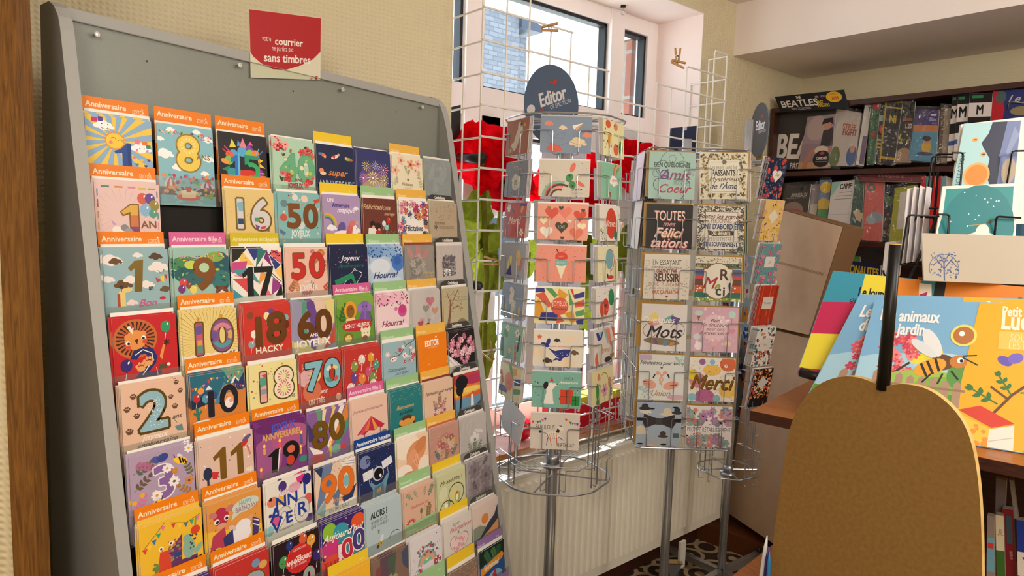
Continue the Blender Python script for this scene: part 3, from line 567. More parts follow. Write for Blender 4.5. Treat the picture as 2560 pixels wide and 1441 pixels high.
C(1,6,'f0ece8','white Félicitations card with a wreath of small flowers',1,'a','d 26 4 9 c83a50,d8884a,6a5a90,3a4a5a,e0a0a8,b03a70 f 4 4 96 44;d 12 5 8 c83a50,5a9ab0,e07a8a,6a5a90 f 3 44 20 96;d 12 6 8 c83a50,d8884a,3a4a5a f 82 44 97 96;d 50 7 2 4a6a4a,d8404a,3a4a6a l 3 3 97 48;e 50 72 32 24 f2eeea;N 50 70 14 2a3a4a Félicitations;i 62 86 6 d05080 pour votre')
C(1,7,'c8b898','beige condolences card with small speckles',3,'k','d 60 9 1.6 a08050,8a7048 l 20 3 97 44;d 24 10 1.4 b09868 l;I 32 55 8 6a5a40 Sincères;n 58 67 8 7a6a50 CONDOLÉANCES;f 18 66 7 5a4a3a 8a7a60 5',sl=1)
# row 3
C(2,0,'97b9c0','blue-grey 1 an card with a giraffe and brown clouds',3,'o','k 12 18 34 f0e8e4;k 18 20 20 6a4c28;k 52 10 16 f0e8e4;k 80 13 22 5a4226;k 84 32 34 f0e8e4;k 6 50 20 f0e8e4;k 28 60 28 6a4c28;k 40 52 24 f0e8e4;k 64 62 24 f0e8e4;k 94 72 20 6a5a38;k 40 92 18 f0d8d8;p hg 36 32 46 20 60 18 56 74 44 74 47 32 40 38;N 70 68 9 4a4440 an;p c83a40 78 50 88 56 80 60;p f0d040 86 48 92 48 92 60 86 56;p c83a40 92 46 97 46 96 56;l .8 333 88 44 82 38;l .8 333 90 44 92 36;p e8d080 22 98 20 72 30 66 30 98;e 32 70 9 4 e8d080 -8;p b04a30 18 98 18 76 22 76 22 98;c 24 64 3 333;r 24 64 25 72 333;I 64 94 12 c85a8a Bon;e 88 88 5 3 c0303a')
C(2,1,'9cc4ba','green foliage 9 card with a bronze digit and balloons',2,'p','e 20 26 26 14 4a8a5a;e 80 30 24 26 2a5a6a;e 74 14 16 10 8ab050;e 26 46 26 16 2a6468;e 84 60 18 20 3a7a7a;e 30 28 12 8 c8d860;e 44 56 30 14 3a6a70;d 30 8 4 5a9a60,2a5a5a,a8c860 l 4 18 96 76;d 26 5 3 e05a70,fc4,3a4a8a,e8a0b0 r 8 12 60 20;d 20 6 3 e05a70,fc4,5a8a4a,e8d0a0 r 56 8 98 16;D 53 46 50 cu cu 1 9;c 53 34 9 b8d8b0;b 15 60 8 d84a50;b 12 72 8 7a3a80;b 32 74 8 e8d870;b 24 66 6 8a5040;e 84 82 12 12 7a4a38;e 84 86 7 8 f0e8e0;c 80 80 1.4 222;c 88 80 1.4 222;p 5a3a30 72 68 74 78 80 74;p 5a3a30 96 68 88 74 94 78',dz=-.002)
C(2,2,'f0ece4','patchwork triangle card with a black 17',1,'Y','p 221 0 0 30 0 12 22 0 28;p 2a3a80 30 0 62 0 44 26 ;p f0c860 20 6 44 36 14 30;p c84a8a 0 28 30 26 26 44 0 50;p 2a7a6a 52 0 70 6 46 40;p 802a7a 70 4 80 40 56 38;p e06a6a 80 4 100 10 98 34 76 14;p 4a9aa0 0 44 30 40 16 58;p d84a50 0 60 34 60 36 98 10 70;p f0ece4 62 20 82 42 58 44;p 2a3a80 74 14 98 36 86 46;p fc6 84 48 100 38 100 70;p 4a98a0 38 44 54 74 34 60;p e8a050 56 46 70 56 50 76;p 9a3a8a 80 62 100 80 76 98;p 1a1a1c 98 76 100 100 84 100;p 3a9aa8 0 80 20 98 0 100;p e86a80 60 70 76 98 52 96;p 2a6a5a 36 76 52 98 30 98;d 30 6 1.4 d83a60,222 c 74 6 98 30;d 24 9 1.4 222 c 0 4 26 20;l 1 d83a60 2 48 28 54;l 1 d83a60 4 54 30 58;l 1 d83a60 8 62 32 62;l 1.2 222 74 54 94 74;l 1.2 222 78 52 98 72;p 151518 18 52 32 38 40 38 40 98 28 98 28 54 20 60;p 151518 42 38 82 38 80 48 64 98 52 98 68 50 42 50',yaw=-3,du=-.002)
C(2,3,'ecc0ae','peach 50 card with big red digits and gold leaves',1,'','r 2 2 98 3 f6e4da;q 96 4 38 140 c87a40 6;q 60 2 24 60 d06a70 5;q 92 30 30 110 c8863a 5;q 4 96 30 -50 a86a4a 5;q 86 98 30 -40 c0503a 5;q 30 98 24 -110 d09060 5;q 70 96 20 -120 8a8a78 4;D 30 40 46 c8302a hg 1.5 5;D 74 40 46 c8302a hg 1.5 0;T 50 74 6 f0e4dc ANS;N 52 88 13 f0e8e2 JOYEUX;v 95 40 5 5a4a44 CARTE;N 48 99 9 b05a70 ANNIV')
C(2,4,'1e2748','navy card with a white bear outline in a green scarf',3,'y','d 20 5 2 2a7a5a,c85080 t;d 26 8 1.4 c85080 c;I 52 26 12 e8ecf0 Joyeux;I 54 44 9 2a6a60 Anniversaire;p 2a8a62 10 76 50 62 58 64 62 70 30 84 12 88;p 2a8a62 48 64 58 62 68 88 64 92;l .9 f0f0f0 52 62 64 54 84 62 80 70 70 82 70 100;l .9 f0f0f0 60 56 62 50 66 55;l .9 f0f0f0 40 78 28 94 24 108;l .9 f0f0f0 52 84 46 96 48 108;c 80 61 1.4 fff')
C(2,5,'b8cce6','pale blue watercolour baby boy card',3,'g','e 20 12 30 16 7aa4d8;e 84 40 20 22 4a7ac8;e 60 14 24 14 8cb4e0;e 30 50 30 20 d8e4f2;c 82 36 11 3a68b8;c 64 34 4 3a68b8;d 40 5 2 1e3a78,2a4a90 c 3 2 97 26;e 50 84 44 12 c8d8ee;I 46 70 15 28386a Hourra!;I 42 96 14 28386a Un garçon')
C(2,6,'9b9890','grey wrapped card with a pink dried flower bouquet',1,'a','q 30 40 34 -120 d09090 6;q 40 36 34 -80 d8888a 6;q 52 40 34 -50 d08888 6;e 36 56 22 28 8a8880;d 14 5 8 b8b0a8,a8a098,c4bcb2 f 24 24 62 70;d 40 8 2 c8c2ba,a09890 c 20 26 66 90;q 12 96 30 -60 88847c 5;I 78 70 8 d8c080 Mariage;I 80 80 5 d8c080 vous unir',sl=1,ecol='8a4038')
C(2,7,'d6cdc8','pale card with a grey dandelion ball',0,'k','l .8 8a8480 46 70 46 104;e 46 54 27 29 b4acaa;d 90 6 3.4 54525a,6a6870 f 22 28 70 82;d 26 8 2 fff c 24 64 48 82',sl=1)
# row 4
C(3,0,'c8262c','red lion 2 ans birthday card',2,'','y 34 38 10 34 26 c87038 1.0;y 34 38 12 30 26 4a2420 .5;c 34 40 17 e89850;c 22 34 5 e89850;c 46 30 5 e89850;c 22 44 3.4 fff;c 46 37 3.4 fff;c 23 45 2.2 222;c 46 38 2.2 222;c 22 52 4 d8503c;c 48 44 4 d8503c;p 4a2420 32 40 38 38 36 48;p f0e6d0 24 22 32 18 30 30;c 25 18 3 f4ece4;b 82 22 10 3a9a6a;p e89850 70 74 78 48 80 54 74 80;s 82 50 7 6 4a2420;p 22306e 24 72 30 58 44 54 60 58 66 72 64 84 52 98 72 98 72 106 30 106 50 82 54 74 48 66 40 66 34 74;l 1.6 f0eee8 32 66 44 58 58 66 58 80 42 102;P 40 88 12 e8a868;P 52 80 12 e8a868;b 18 82 11 3a2c78;N 74 90 11 3a5a3a ans;c 84 90 3 f4ece4;l 1 f4ece4 64 92 66 106',ecol='f4f1ea')
C(3,1,'ead488','yellow 10 card with candle digits',2,'o','y 50 60 30 74 56 a8863c .12;r 0 82 100 108 efe8d8;e 30 84 20 5 efe8d8;e 74 84 24 5 efe8d8;d 40 5 1.4 6a4a3a,c89040 r 3 84 97 104;D 29 52 50 b05a78 hg 3 1;p 6a58a0 22 30 34 27 34 42 24 44;r 25 44 34 54 c8607a;r 25 54 34 64 e0a050;r 25 64 34 78 5a9a80;D 71 50 50 8a5a90 hg 3 0;a 71 44 18 20 160 8 d88a98;a 71 56 18 200 340 8 5aa0a8;a 71 50 19 -30 30 8 d8b060;a 71 50 19 150 200 8 6a58a0;z 28 20 10 -90 d89a3a .3;z 70 18 10 -90 d89a3a .3;N 88 86 7 7a5a3a ANS')
C(3,2,'cf3a30','red 18 card with bronze digits and balloons',4,'','d 70 5 .9 f0b070,e88a60 r;c 14 18 7 8a4a2a;e 88 30 8 8 8ab0b0;e 90 44 7 9 6a3020;c 58 14 7 6a4a9a;b 48 22 8 f0e0b0;b 20 56 8 f0ece4;b 14 76 8 8ab0b8;D 30 54 52 cu cu 1 1;D 68 48 54 cu cu 1 8;D 52 90 11 f0e4d0 b8402c 1 HACKY',du=.004)
C(3,3,'9a98b6','lilac wave 60 card with bronze digits',2,'','p 6a4a94 30 0 50 0 62 50 50 110 34 110 44 60;p 5a9a80 22 0 34 0 30 50 40 110 30 110 20 60;p e6ccb4 50 0 76 0 84 60 70 110 54 110 62 50;p e4d48c 76 0 100 0 100 50 88 60;p c0503a 100 50 100 96 70 110 90 76;p e4d48c 0 84 30 92 50 110 0 110;D 30 52 50 cu cu 1 6;D 72 52 52 cu cu 1 0;T 48 74 7 f4f0ec ANS;D 46 91 14 f4f0ec c8b890 .6 JOYEUX')
C(3,4,'6a9a3c','green jungle card with a lion and a purple elephant',3,'p','e 50 12 60 18 86ae4a;q 6 60 40 -70 3a6a2c 5;q 92 70 36 -110 3a6a2c 5;q 88 20 20 100 4a7a30;e 34 30 17 22 e8a030;e 34 32 11 15 8a6030;c 30 26 1.6 222;c 38 26 1.6 222;p f0d8a0 22 48 46 48 50 74 18 74;l 1.4 6a4a30 22 54 48 54;l 1.4 6a4a30 20 62 49 62;e 74 26 15 16 8a6ab8;e 60 26 7 10 9a7ac8;e 88 26 7 10 9a7ac8;e 74 54 16 20 7a5aa8;r 72 34 77 56 8a6ab8;c 69 24 1.5 222;c 79 24 1.5 222;e 52 66 42 14 c03838;N 52 66 9 f4e4dc BON ET HEUREUX;e 26 92 13 12 8a6a3a;e 26 94 9 8 f0d880;c 22 90 1.4 222;c 30 90 1.4 222;e 74 88 12 14 f2e4c4;e 72 98 8 6 8a5a3a;e 64 78 4 6 f2e4c4;e 84 78 4 6 f2e4c4;c 70 86 1.6 222;c 80 86 1.6 222')
C(3,5,'efd6dc','pink watercolour baby girl card',2,'g','e 20 14 26 14 e8b0c8;e 78 44 14 16 d05a98;e 60 12 30 12 f0c0d4;c 78 40 11 c8408a;c 58 38 5 d878a8;d 46 5 2 5a2038,c84a80,8a5a40 c 3 2 97 28;e 50 84 44 12 f6e4e8;I 48 72 14 8a2848 Hourra!;I 50 98 13 8a2848 Une fille')
C(3,6,'d9d4d2','white card with pink heart balloons',4,'a','l .7 aaa 60 34 56 86;l .7 aaa 48 50 56 86;l .7 aaa 76 54 56 86;h 64 28 15 d87a90;h 48 46 12 a8a098;h 80 54 12 e0a080;h 34 76 9 e8a888;h 28 84 10 c84868;h 58 78 6 9a9490;e 54 92 7 9 8a3a48;e 62 96 5 6 a8505a',sl=1)
C(3,7,'d0c69c','sepia condolences card with a bare brown tree',1,'k','p 8a4a28 8 110 22 66 26 30 30 30 30 60 22 110;l 2.4 8a4a28 28 50 48 20 60 4;l 2 8a4a28 28 40 14 8;l 1.6 8a4a28 30 56 60 50 78 58;l 1.4 8a4a28 46 24 70 26;l 1.2 8a4a28 40 32 56 34;l 1.2 8a4a28 22 26 8 18;d 60 5 2 a06030,7a5a30 l 20 4 72 66;I 84 26 5 a89a70 Sincères;I 84 33 5 a89a70 Condoléances;e 72 94 16 8 8a7a40',edge='b07a4a',yaw=2,sl=1)
# row 5
C(4,0,'e5bfa6','pink 2 ans card with brown paw prints',3,'','P 18 18 7 6a4a30;P 86 6 6 6a4a30;P 92 22 6 6a4a30;P 76 30 6 6a4a30;P 8 38 7 6a4a30;P 22 52 7 6a4a30;P 82 48 7 6a4a30;P 10 76 8 6a4a30;D 48 48 56 93bccb hg 5 2;d 60 6 .9 d4e6ee c 40 26 62 76;I 85 66 8 6a5a48 ans;I 48 92 10 f4ece4 joyeux;I 52 104 9 5a4a42 anniversaire;p 6a8a8a 80 84 92 82 94 94 84 92;l .8 5a7a70 84 78 80 72')
C(4,1,'d8843c','mountain 10 card with tents, balloons and a llama',3,'o','p 2c6c84 0 0 100 0 100 40 0 46;p 6aa088 60 0 100 0 100 24 70 20;p 34507c 10 48 32 22 54 50;p f0ece8 26 30 32 22 39 31;p 4a88a8 40 60 60 20 84 60;p f0ece8 72 26 80 12 92 26;p 2e3a6c 84 30 98 8 100 40;p 34406c 70 40 82 16 96 42;p 20304c 0 44 20 40 34 56 0 62;g 2 22 40 6 6 8 6;g 38 8 98 2 5 9 5;g 60 14 98 34 3 8 4;b 10 42 8 c8303c;b 26 46 8 5a9ab0;c 18 30 6 e89a48;D 35 58 40 221f2c 3a3648 1 1;D 68 54 44 221f2c c8a060 1 0;e 68 56 9 14 e89a58;e 68 62 8 10 f4e8e4;c 64 50 1.2 222;c 72 58 4 e8a0b0;l 5 3a7a68 10 60 12 84;l 4 3a7a68 4 68 10 74;l 4 3a7a68 18 66 12 74;e 18 88 16 4 e4ece8;p 3a6a4a 10 92 24 92 18 104')
C(4,2,'ece2a0','pale yellow 18 card with daisy-petal digits',1,'','d 60 6 1.6 8aa080,c84a40,d8a050,d8a0a8 c;D 28 46 50 e8b0b0 hg 3 1;p 5aa090 20 28 34 24 34 42 22 46;p c84a4a 24 22 34 20 34 28;r 23 50 34 60 8aa0b8;r 23 60 34 70 e8a8a0;D 71 44 52 f0e6c8 hg 3 8;y 71 31 7 13 12 d06a78 .5;y 71 57 7 15 14 d06a78 .5;c 71 31 6 ece2a0;c 71 57 7 ece2a0;T 86 75 6 6a6a8a ANS')
C(4,3,'bf3c30','red 70 card with pale blue digits',2,'','c 16 46 20 e0b0b8;c 34 44 14 e8d088;c 26 76 22 d87858;d 40 5 1 f0b0a0 c 4 10 26 26;y 70 40 30 60 40 d06050 .1;D 32 44 52 86bfd0 40342c 3 7;D 76 44 52 86bfd0 40342c 3 0;a 76 44 18 30 80 8 e8d898;a 76 44 18 100 150 8 e8e0d0;a 76 48 18 200 260 8 5a9a80;a 76 48 18 290 340 8 d06048;I 54 80 9 f2ece6 ans;N 36 99 11 f0dcc4 UN TRÈS;b 90 100 8 f0b8a8')
C(4,4,'c23a34','red card covered with patterned balloons',3,'','b 46 28 12 e8dcd4;b 72 26 11 e0a03c;b 26 40 12 8a9a50;b 86 46 11 5a9a88;b 24 66 12 6a4a90;b 46 72 12 e08a48;b 64 58 11 c85a80;b 76 74 12 7a9a50;b 14 88 12 e8dcd4;b 36 94 12 6a9a88;b 54 100 12 d8b040;b 76 90 12 e8dcd4;d 40 5 1.6 c83a40,f0e0d0 c 12 18 90 98')
C(4,5,'9bbcc8','pale blue card with a red-blossomed cherry branch',1,'g','l 2.2 6a5a50 98 2 70 12 50 34 20 36;l 1.4 6a5a50 70 12 62 2;l 1.2 6a5a50 84 8 80 40;l 1.2 6a5a50 50 34 34 24;d 14 5 6 f4f0ee,c04048,e8d8d4 f 10 14 96 44;d 10 6 4 c04048,f4f0ee f 62 40 98 56;i 40 68 8 4a5a68 Félicitations;i 54 78 7 4a5a68 jour bébé;e 44 96 14 5 5a4a6a;e 76 96 10 5 c05a68')
C(4,6,'f28418','plain orange publisher card with a white logo',0,'a','N 48 24 15 fff EDITOR;s 62 10 4 5 fff;n 50 36 4 fbd8a8 ART OF EMOTION;n 36 78 4 fbd8a8 www',env=False,dz=.006)
C(4,7,'201c22','black card with pink blossoms on piano keys',4,'k','p ece6e4 0 62 70 110 0 110;l 1 5a5a60 0 72 40 110;l 1 5a5a60 14 72 54 110;l 1 5a5a60 30 82 62 110;p 1a1a1c 4 56 12 54 24 72 16 74;p 1a1a1c 40 68 50 66 66 88 58 92;d 22 5 10 d88aa0,f0c0cc,b86a84 f 8 12 96 64;d 12 8 8 c87a94,f0d0d8 f 44 50 96 90;l 2 e8b8c4 6 20 34 6')
# row 6
C(5,0,'b09cb8','lilac 3 ans card with bees and daisies',3,'','q 4 30 34 -20 5a6a5a 5;q 4 14 30 20 b06a90 5;q 4 60 30 -40 6a5a4a;q 96 60 26 -110 6a6a4a;q 96 90 26 -140 a87a3a;q 6 96 26 -60 d07aa0;e 40 14 8 6 4a5aa0 20;e 50 13 9 7 3a4a90 -20;D 50 55 48 8a66a4 f2eef2 2.5 3;f 56 34 8 f2eef0 d8b050 8;f 66 60 9 f2eef0 6a5a4a 8;f 38 76 9 f2eef0 d8a040 8;f 92 8 8 f2eef0 d8b050 7;B 78 26 11 -1;c 68 42 5 d08a3c;B 36 92 11 1;c 16 68 4 e8b040;c 4 78 4 e8b040;f 90 66 8 d88a3a 6a4a2a 5;T 56 99 7 6a5a5a ANS')
C(5,1,'dfc0b2','pale pink 11 ans card with gold foil digits',2,'o','d 34 5 1.4 8a6a60,fff c;p au 24 34 42 20 48 20 48 80 36 80 36 36 26 42;p au 56 34 74 20 80 20 80 80 68 80 68 36 58 42;e 14 62 8 12 2c3450;l 4 2c3450 14 70 14 94;p c83a3a 20 60 34 64 30 76 22 74;e 84 22 9 5 c83a3a -50;l 3 d07a70 88 28 94 48;e 88 14 10 4 6a5a8a -30;N 90 76 8 f4ecd8 ANS;N 40 96 8 4a3a5a JOYEUX',dz=-.003)
C(5,2,'7a3a80','purple 19 card with birthday candles',4,'o','e 50 10 50 14 6a2a70;e 20 70 30 40 a05a90;e 70 40 40 30 b05a88;N 54 12 14 4a5ac8 JOYEUX;N 50 28 12 d8a868 ANNIVERSAIRE!;w 16 48 5 12 e8a050;w 46 44 5 14 e8506a;w 62 56 5 14 f0a0a0;w 90 38 5 20 5a5a90;w 8 92 5 12 d05a80;w 88 66 4 12 e8a040;p 161418 20 66 38 54 46 54 40 100 28 100 30 68;p f0ece8 44 56 47 54 41 100 39 100;D 68 72 42 161418 3a3640 1 9;c 68 62 8 d86a50;e 66 84 8 10 c8402c;e 92 88 9 7 3a8a7a',edge='8a3a78',yaw=-5,w=.113)
C(5,3,'8a62a0','ribbon-striped 80 card with gold digits',1,'','p e8e0b0 36 0 46 0 30 60;p 6a9a7a 20 0 34 0 28 50;p f0ece8 80 0 92 0 50 90 44 80;p e8d068 62 0 70 0 44 50;p d88a48 96 0 100 0 100 30 40 100;p 4a3a78 0 20 30 70 0 60;p f0e8e4 0 70 34 90 20 110;p 4a9a80 70 60 100 30 100 50 60 100;p c04a50 10 90 40 96 30 120 0 120;D 28 52 48 au hg 1 8;D 70 44 48 au hg 1 0;w 52 82 6 24 e0c050;e 66 92 12 10 7ab0a0;e 84 92 8 6 c84a40;c 20 100 6 c83a40')
C(5,4,'e8c4b4','salmon card with a pink striped carousel top',3,'p','I 44 24 7 a87878 Joyeux anniversaire;p c0304e 12 78 52 42 90 70 82 76 72 72 60 78 46 74 32 82 22 78;p e07a50 30 74 52 42 44 74;p e8a04a 52 42 60 76 70 72;p d84a68 18 78 52 42 30 78;r 32 80 34 110 8a4a4a;r 76 74 78 110 8a4a4a;e 46 96 12 9 8a8a94;e 88 88 9 6 6a7a78')
C(5,5,'2a7d82','teal baby card with a sleepy lion',3,'g','d 50 5 1.2 5a9a90,8ab0a0 c 3 2 97 24;I 46 42 9 c8a878 Bienvenue;I 48 56 9 1a3a44 au bébé;c 50 90 26 5a3c24;c 50 92 19 e0a050;c 32 80 7 e0a050;c 68 78 7 e0a050;a 42 90 5 200 340 1 5a3c24;a 60 88 5 200 340 1 5a3c24;e 52 98 4 3 5a3c24')
C(5,6,'e2c2aa','peach wedding card with a small dried bouquet',3,'a','I 52 28 8 4a3c34 Félicitations pour mariage;q 52 70 30 -90 9a7a68 5;q 48 80 28 -120 b08878 5;q 56 80 28 -60 a88070 5;d 22 5 5 b04a58,d8a0a0,e8d8d0,8a6a78 f 34 60 70 96',ecol='8a3c34')
C(5,7,'e0803a','sunset card with a dark tree and a lighthouse',1,'k','r 0 0 100 24 c8404e;e 80 18 40 14 b83a60;r 0 40 100 58 f0b848;e 60 44 40 8 f4d070;r 0 64 100 110 6a98b8;p d8643a 40 58 100 52 100 66 40 66;p 3a4a68 50 110 100 82 100 110;e 26 20 24 20 181a20;e 18 40 14 16 181a20;p 181a20 12 110 22 40 28 40 20 110;p f2eeea 62 60 70 60 72 92 60 92;p c84a3c 62 56 70 56 66 50',edge='3a2a30')
# row 7
C(6,0,'f0bf35','yellow 4 ans card with two dinosaurs and bunting',2,'o','g 4 40 40 4 6 5 9;l .8 333 4 40 40 4;g 48 8 98 10 8 5 9;l .8 333 48 8 74 18 98 10;p 6a3a68 44 58 66 34 64 80 90 80 90 92 64 92 60 110 30 110;d 24 5 2.6 8a9a60,c8843c,a05a80 c 44 40 62 76;p d84a34 24 100 28 66 30 54 42 54 46 72 48 100;c 32 48 4 f4f0e8;c 48 44 4 f4f0e8;l 1.6 d84a34 33 50 34 58;l 1.6 d84a34 47 46 42 56;c 32 48 1.8 222;c 48 44 1.8 222;d 10 8 3 6a8a4a c 20 70 26 100;e 76 64 10 18 8ab4a4;c 74 46 7 8ab4a4;e 92 70 10 5 8ab4a4 -50;d 12 7 1.8 3a4a44 c 78 40 92 70;e 88 36 8 8 d8482e;l 3 8a9a60 90 12 88 28;r 52 64 64 72 2a4a8c;N 88 90 11 333 ANS',ecol='f0c440')
C(6,1,'e09a48','foil giraffe HAPPY BIRTHDAY card with a speech bubble',3,'o','p e8c040 0 50 100 70 100 110 0 110;d 60 5 2 c84a60,5a4a80,d8c040 l;e 70 22 26 13 cfd6cc -6;p cfd6cc 46 30 60 34 42 44;N 70 17 9 8ab8b8 HAPPY;n 71 28 9 8a4a6a BIRTHDAY!;e 24 30 14 18 b83050;e 10 22 8 5 c87a78 30;e 40 18 8 5 c87a78 -30;c 16 36 5 f4ece4;c 34 34 5 f4ece4;c 17 37 2.8 222;c 34 35 2.8 222;e 24 46 9 5 d8a080;p b8405a 8 60 30 50 34 96 0 96;e 58 74 20 18 eceaf0;e 44 58 8 5 d8c0c0 40;e 76 52 9 5 d8a878 -40;e 64 60 14 12 ecebf2;p 3a3a70 26 70 44 60 46 110 30 110;p 4a3a70 82 50 96 60 92 86 80 90;l 2 f0f0f0 84 56 94 62;l 2 f0f0f0 82 64 94 72;e 14 96 14 12 d8c840;d 12 6 1.6 5a4a30 c 4 86 26 104')
C(6,2,'e9e4dc','white Joyeux ANNIVERSAIRE card with navy letters and paint blobs',2,'','e 36 12 9 11 4a3480;p d83a8a 66 4 86 0 90 14 70 20;e 90 14 10 12 2a2a78;c 76 18 3 222;e 62 22 14 10 e0a0b8;e 14 36 12 10 e0886a;c 30 38 9 e8b840;c 10 30 3.4 222;e 92 56 10 12 d8605a;e 20 76 9 11 d85a90;e 40 92 10 8 e0a840;e 6 92 8 10 8ac0c8;e 94 96 12 8 4a3480;c 86 66 3 222;c 8 62 3.6 4a3480;I 50 22 12 d8b8c8 Joyeux;T 44 42 22 22409a NN;T 84 32 22 22409a I;T 20 62 26 22409a A;D 40 76 36 d8d4d0 8a8478 1.5 2;D 76 74 40 d8d4d0 8a8478 1.5 0;T 20 88 22 22409a V;T 48 78 22 22409a E;T 78 70 24 22409a R;N 92 84 5 e0d8d8 ANS')
C(6,3,'e6ccb4','patterned 90 card with orange digits',1,'','p 2c3f66 0 0 30 0 40 40 20 30;p 6a80a8 20 0 44 0 20 70 0 90;p f0e8e0 60 0 100 0 80 40;l 1 5a7ab0 62 2 96 8;l 1 5a7ab0 64 8 96 14;l 1 5a7ab0 66 14 92 20;d 26 5 1.2 c86a60 c 34 6 60 50;p 5a7aa0 40 70 60 50 50 110;p 2c3f66 60 80 100 60 80 110;p 8ab0b0 0 90 24 70 20 110;l 1 8a8a80 8 96 28 70;D 32 50 48 e2762c 8a5a30 1 9;D 74 46 50 e2762c 8a5a30 1 0;e 74 46 8 12 86b4bc;e 32 38 6 7 5a78a0;T 52 80 9 e0843c ANS;p f0ebe2 20 96 96 86 98 104 22 112;n 54 98 8 5a564e UN TRÈS BEAU',edge='2c3a5c',w=.114)
C(6,4,'222f5e','navy card with an astronaut holding two white signs',3,'b','d 50 5 .9 c8d0e8,e89a80 c;c 18 22 15 7a86b8;N 34 22 11 1a2444 SPACE;p e4e6ee 10 46 38 42 40 62 12 66;p e4e6ee 62 34 90 26 94 44 66 52;n 25 50 5 9aa 1234;d 20 6 1 8a8ca0 r 14 48 36 62;d 20 7 1 8a8ca0 r 66 34 88 46;l 1.4 b8bcc8 26 62 28 76;l 1.4 b8bcc8 78 50 80 64;e 52 58 16 17 c4ccd8;e 53 59 13 14 14141c;e 58 64 3 4 f4f4f8;p 6a96ac 26 74 34 74 44 84 62 82 76 66 84 64 76 84 70 110 34 110 36 92;p 4a7a90 40 88 66 84 66 110 40 110;p d89050 46 94 58 92 58 102 46 102'.replace('n 25 50 5 9aa 1234;',''))
C(6,5,'eed2b4','baby photo card with tiny fingers',1,'g','e 30 20 40 30 f4e8d8;e 60 40 34 26 e0986a -30;e 74 26 24 14 d08858 -40;e 44 60 16 30 e4a47c 20;e 58 62 9 18 ecb08c 10;e 66 72 6 16 e8a880 20;e 50 84 10 20 e09c74 -10;e 20 82 26 20 f6ece0;e 86 80 22 24 f4e6d6;e 34 92 20 10 d8906a;l 1.2 b8683c 52 50 58 70;l 1.2 b8683c 60 54 66 74')
C(6,6,'dba290','dusty pink wrapped card with a paper flower bouquet',3,'a','e 50 52 30 34 cf9886;d 24 5 9 d87a78,f0d0b8,e8b098,b85a60,e8c8a0 f 26 24 74 76;q 30 84 26 -120 5a7a78 5;q 70 84 26 -50 6a8a7a 5;q 50 92 24 -80 8a8a6a;e 78 44 6 6 e8c868',sl=1,ecol='c86a48')
C(6,7,'cfcbca','grey-white wrapped card with a white lily',3,'k','e 46 60 13 9 f6f6f6 20;e 58 60 13 8 f4f4f4 -30;e 52 54 7 12 fafafa;e 52 66 18 6 eee;q 50 102 32 -85 7a8a70 5;q 40 100 26 -110 8a9a80 4;q 62 100 26 -60 7a8a70 4;e 70 44 18 5 ececee 20',sl=1)
# row 8
C(7,0,'4e3480','purple card mostly below the edge of the yellow dinosaur card',3,'o','D 50 60 50 e8a040 f0e0a0 2 5;d 20 4 3 e87a9a,fc4 c')
C(7,1,'c43632','red 13 card with grey and gold digits',3,'o','d 60 5 .9 f0c0a0,f0a0a0 r;c 74 18 8 7a94b8;c 88 26 8 d8a860;c 84 44 7 d08a40;p au 18 62 36 44 44 44 44 110 32 110 32 62 20 70;p 9aaab4 22 60 36 48 41 48 41 110 35 110 35 58 24 66;D 72 66 54 9aaab4 au 3 3;d 20 8 2 d8b060 r 70 40 98 90')
C(7,2,'2a1a22','black 30 card with smiling balloons around a red disc',1,'','b 20 40 12 4a9a5a;b 82 20 12 e8a84a;b 64 10 11 d8603c;b 34 12 9 2a3a80;b 94 56 12 3a2a78;b 16 76 11 d88aa0;s 54 46 30 20 d8302e .93;c 54 46 25 c82c2c;N 53 49 9 f4e8e4 ANNIVERSAIRE;n 53 36 5 f4d8d4 BRAVO C TON;r 48 40 58 43 f4e0dc;n 53 58 5 f4d8d4 ET FÊTE ÇA BIEN;n 54 26 5 f4d8d4 AUJOURD HUI;D 34 94 30 8ab0a8 d88a8a 2 3;D 74 92 30 8ab0a8 d88a8a 2 0;c 17 42 1.2 222;c 24 41 1.2 222;c 79 20 1.2 222;c 86 20 1.2 222'.replace('n 53 36 5 f4d8d4 BRAVO C TON;',''))
C(7,3,'3c2a70','purple balloon card reading Aujourd\'hui 100',5,'','e 18 22 16 20 8cc03c;e 44 30 18 20 3a9ab0;e 86 20 17 17 e0582c;e 22 60 24 22 c83a80;e 60 60 26 24 3a8a98;e 82 84 24 22 4a8a98;e 24 96 30 24 d8503c;r 0 100 100 130 c8403a;I 50 34 15 f4ece4 Aujourd\'hui;D 40 76 32 e8e0e0 c03048 3 1;D 58 72 36 c03048 f0e8e4 2.5 0;D 86 62 38 4a3a80 f0e8e4 2.5 0;N 20 92 14 b8342c TU AS;N 50 96 8 f4e0d8 il y a;d 16 5 2 f0e070,f0a0c0 c',yaw=-4)
C(7,4,'b4c8d0','pale blue ALORS? get-well card with a bee',5,'','N 36 22 14 2a3038 ALORS ?;n 36 38 7 3a4048 QUAND EST-CE;n 38 48 7 3a4048 QUE TU GUÉRIS ?;N 34 64 9 2a3038 !?;e 36 94 9 6 f0c030 -20;l 2 222 32 90 34 98;l 2 222 38 88 40 96;e 42 82 4 9 d8e0e8 20;a 80 96 18 40 170 1.4 222;e 30 98 4 4 222',dz=-.004)
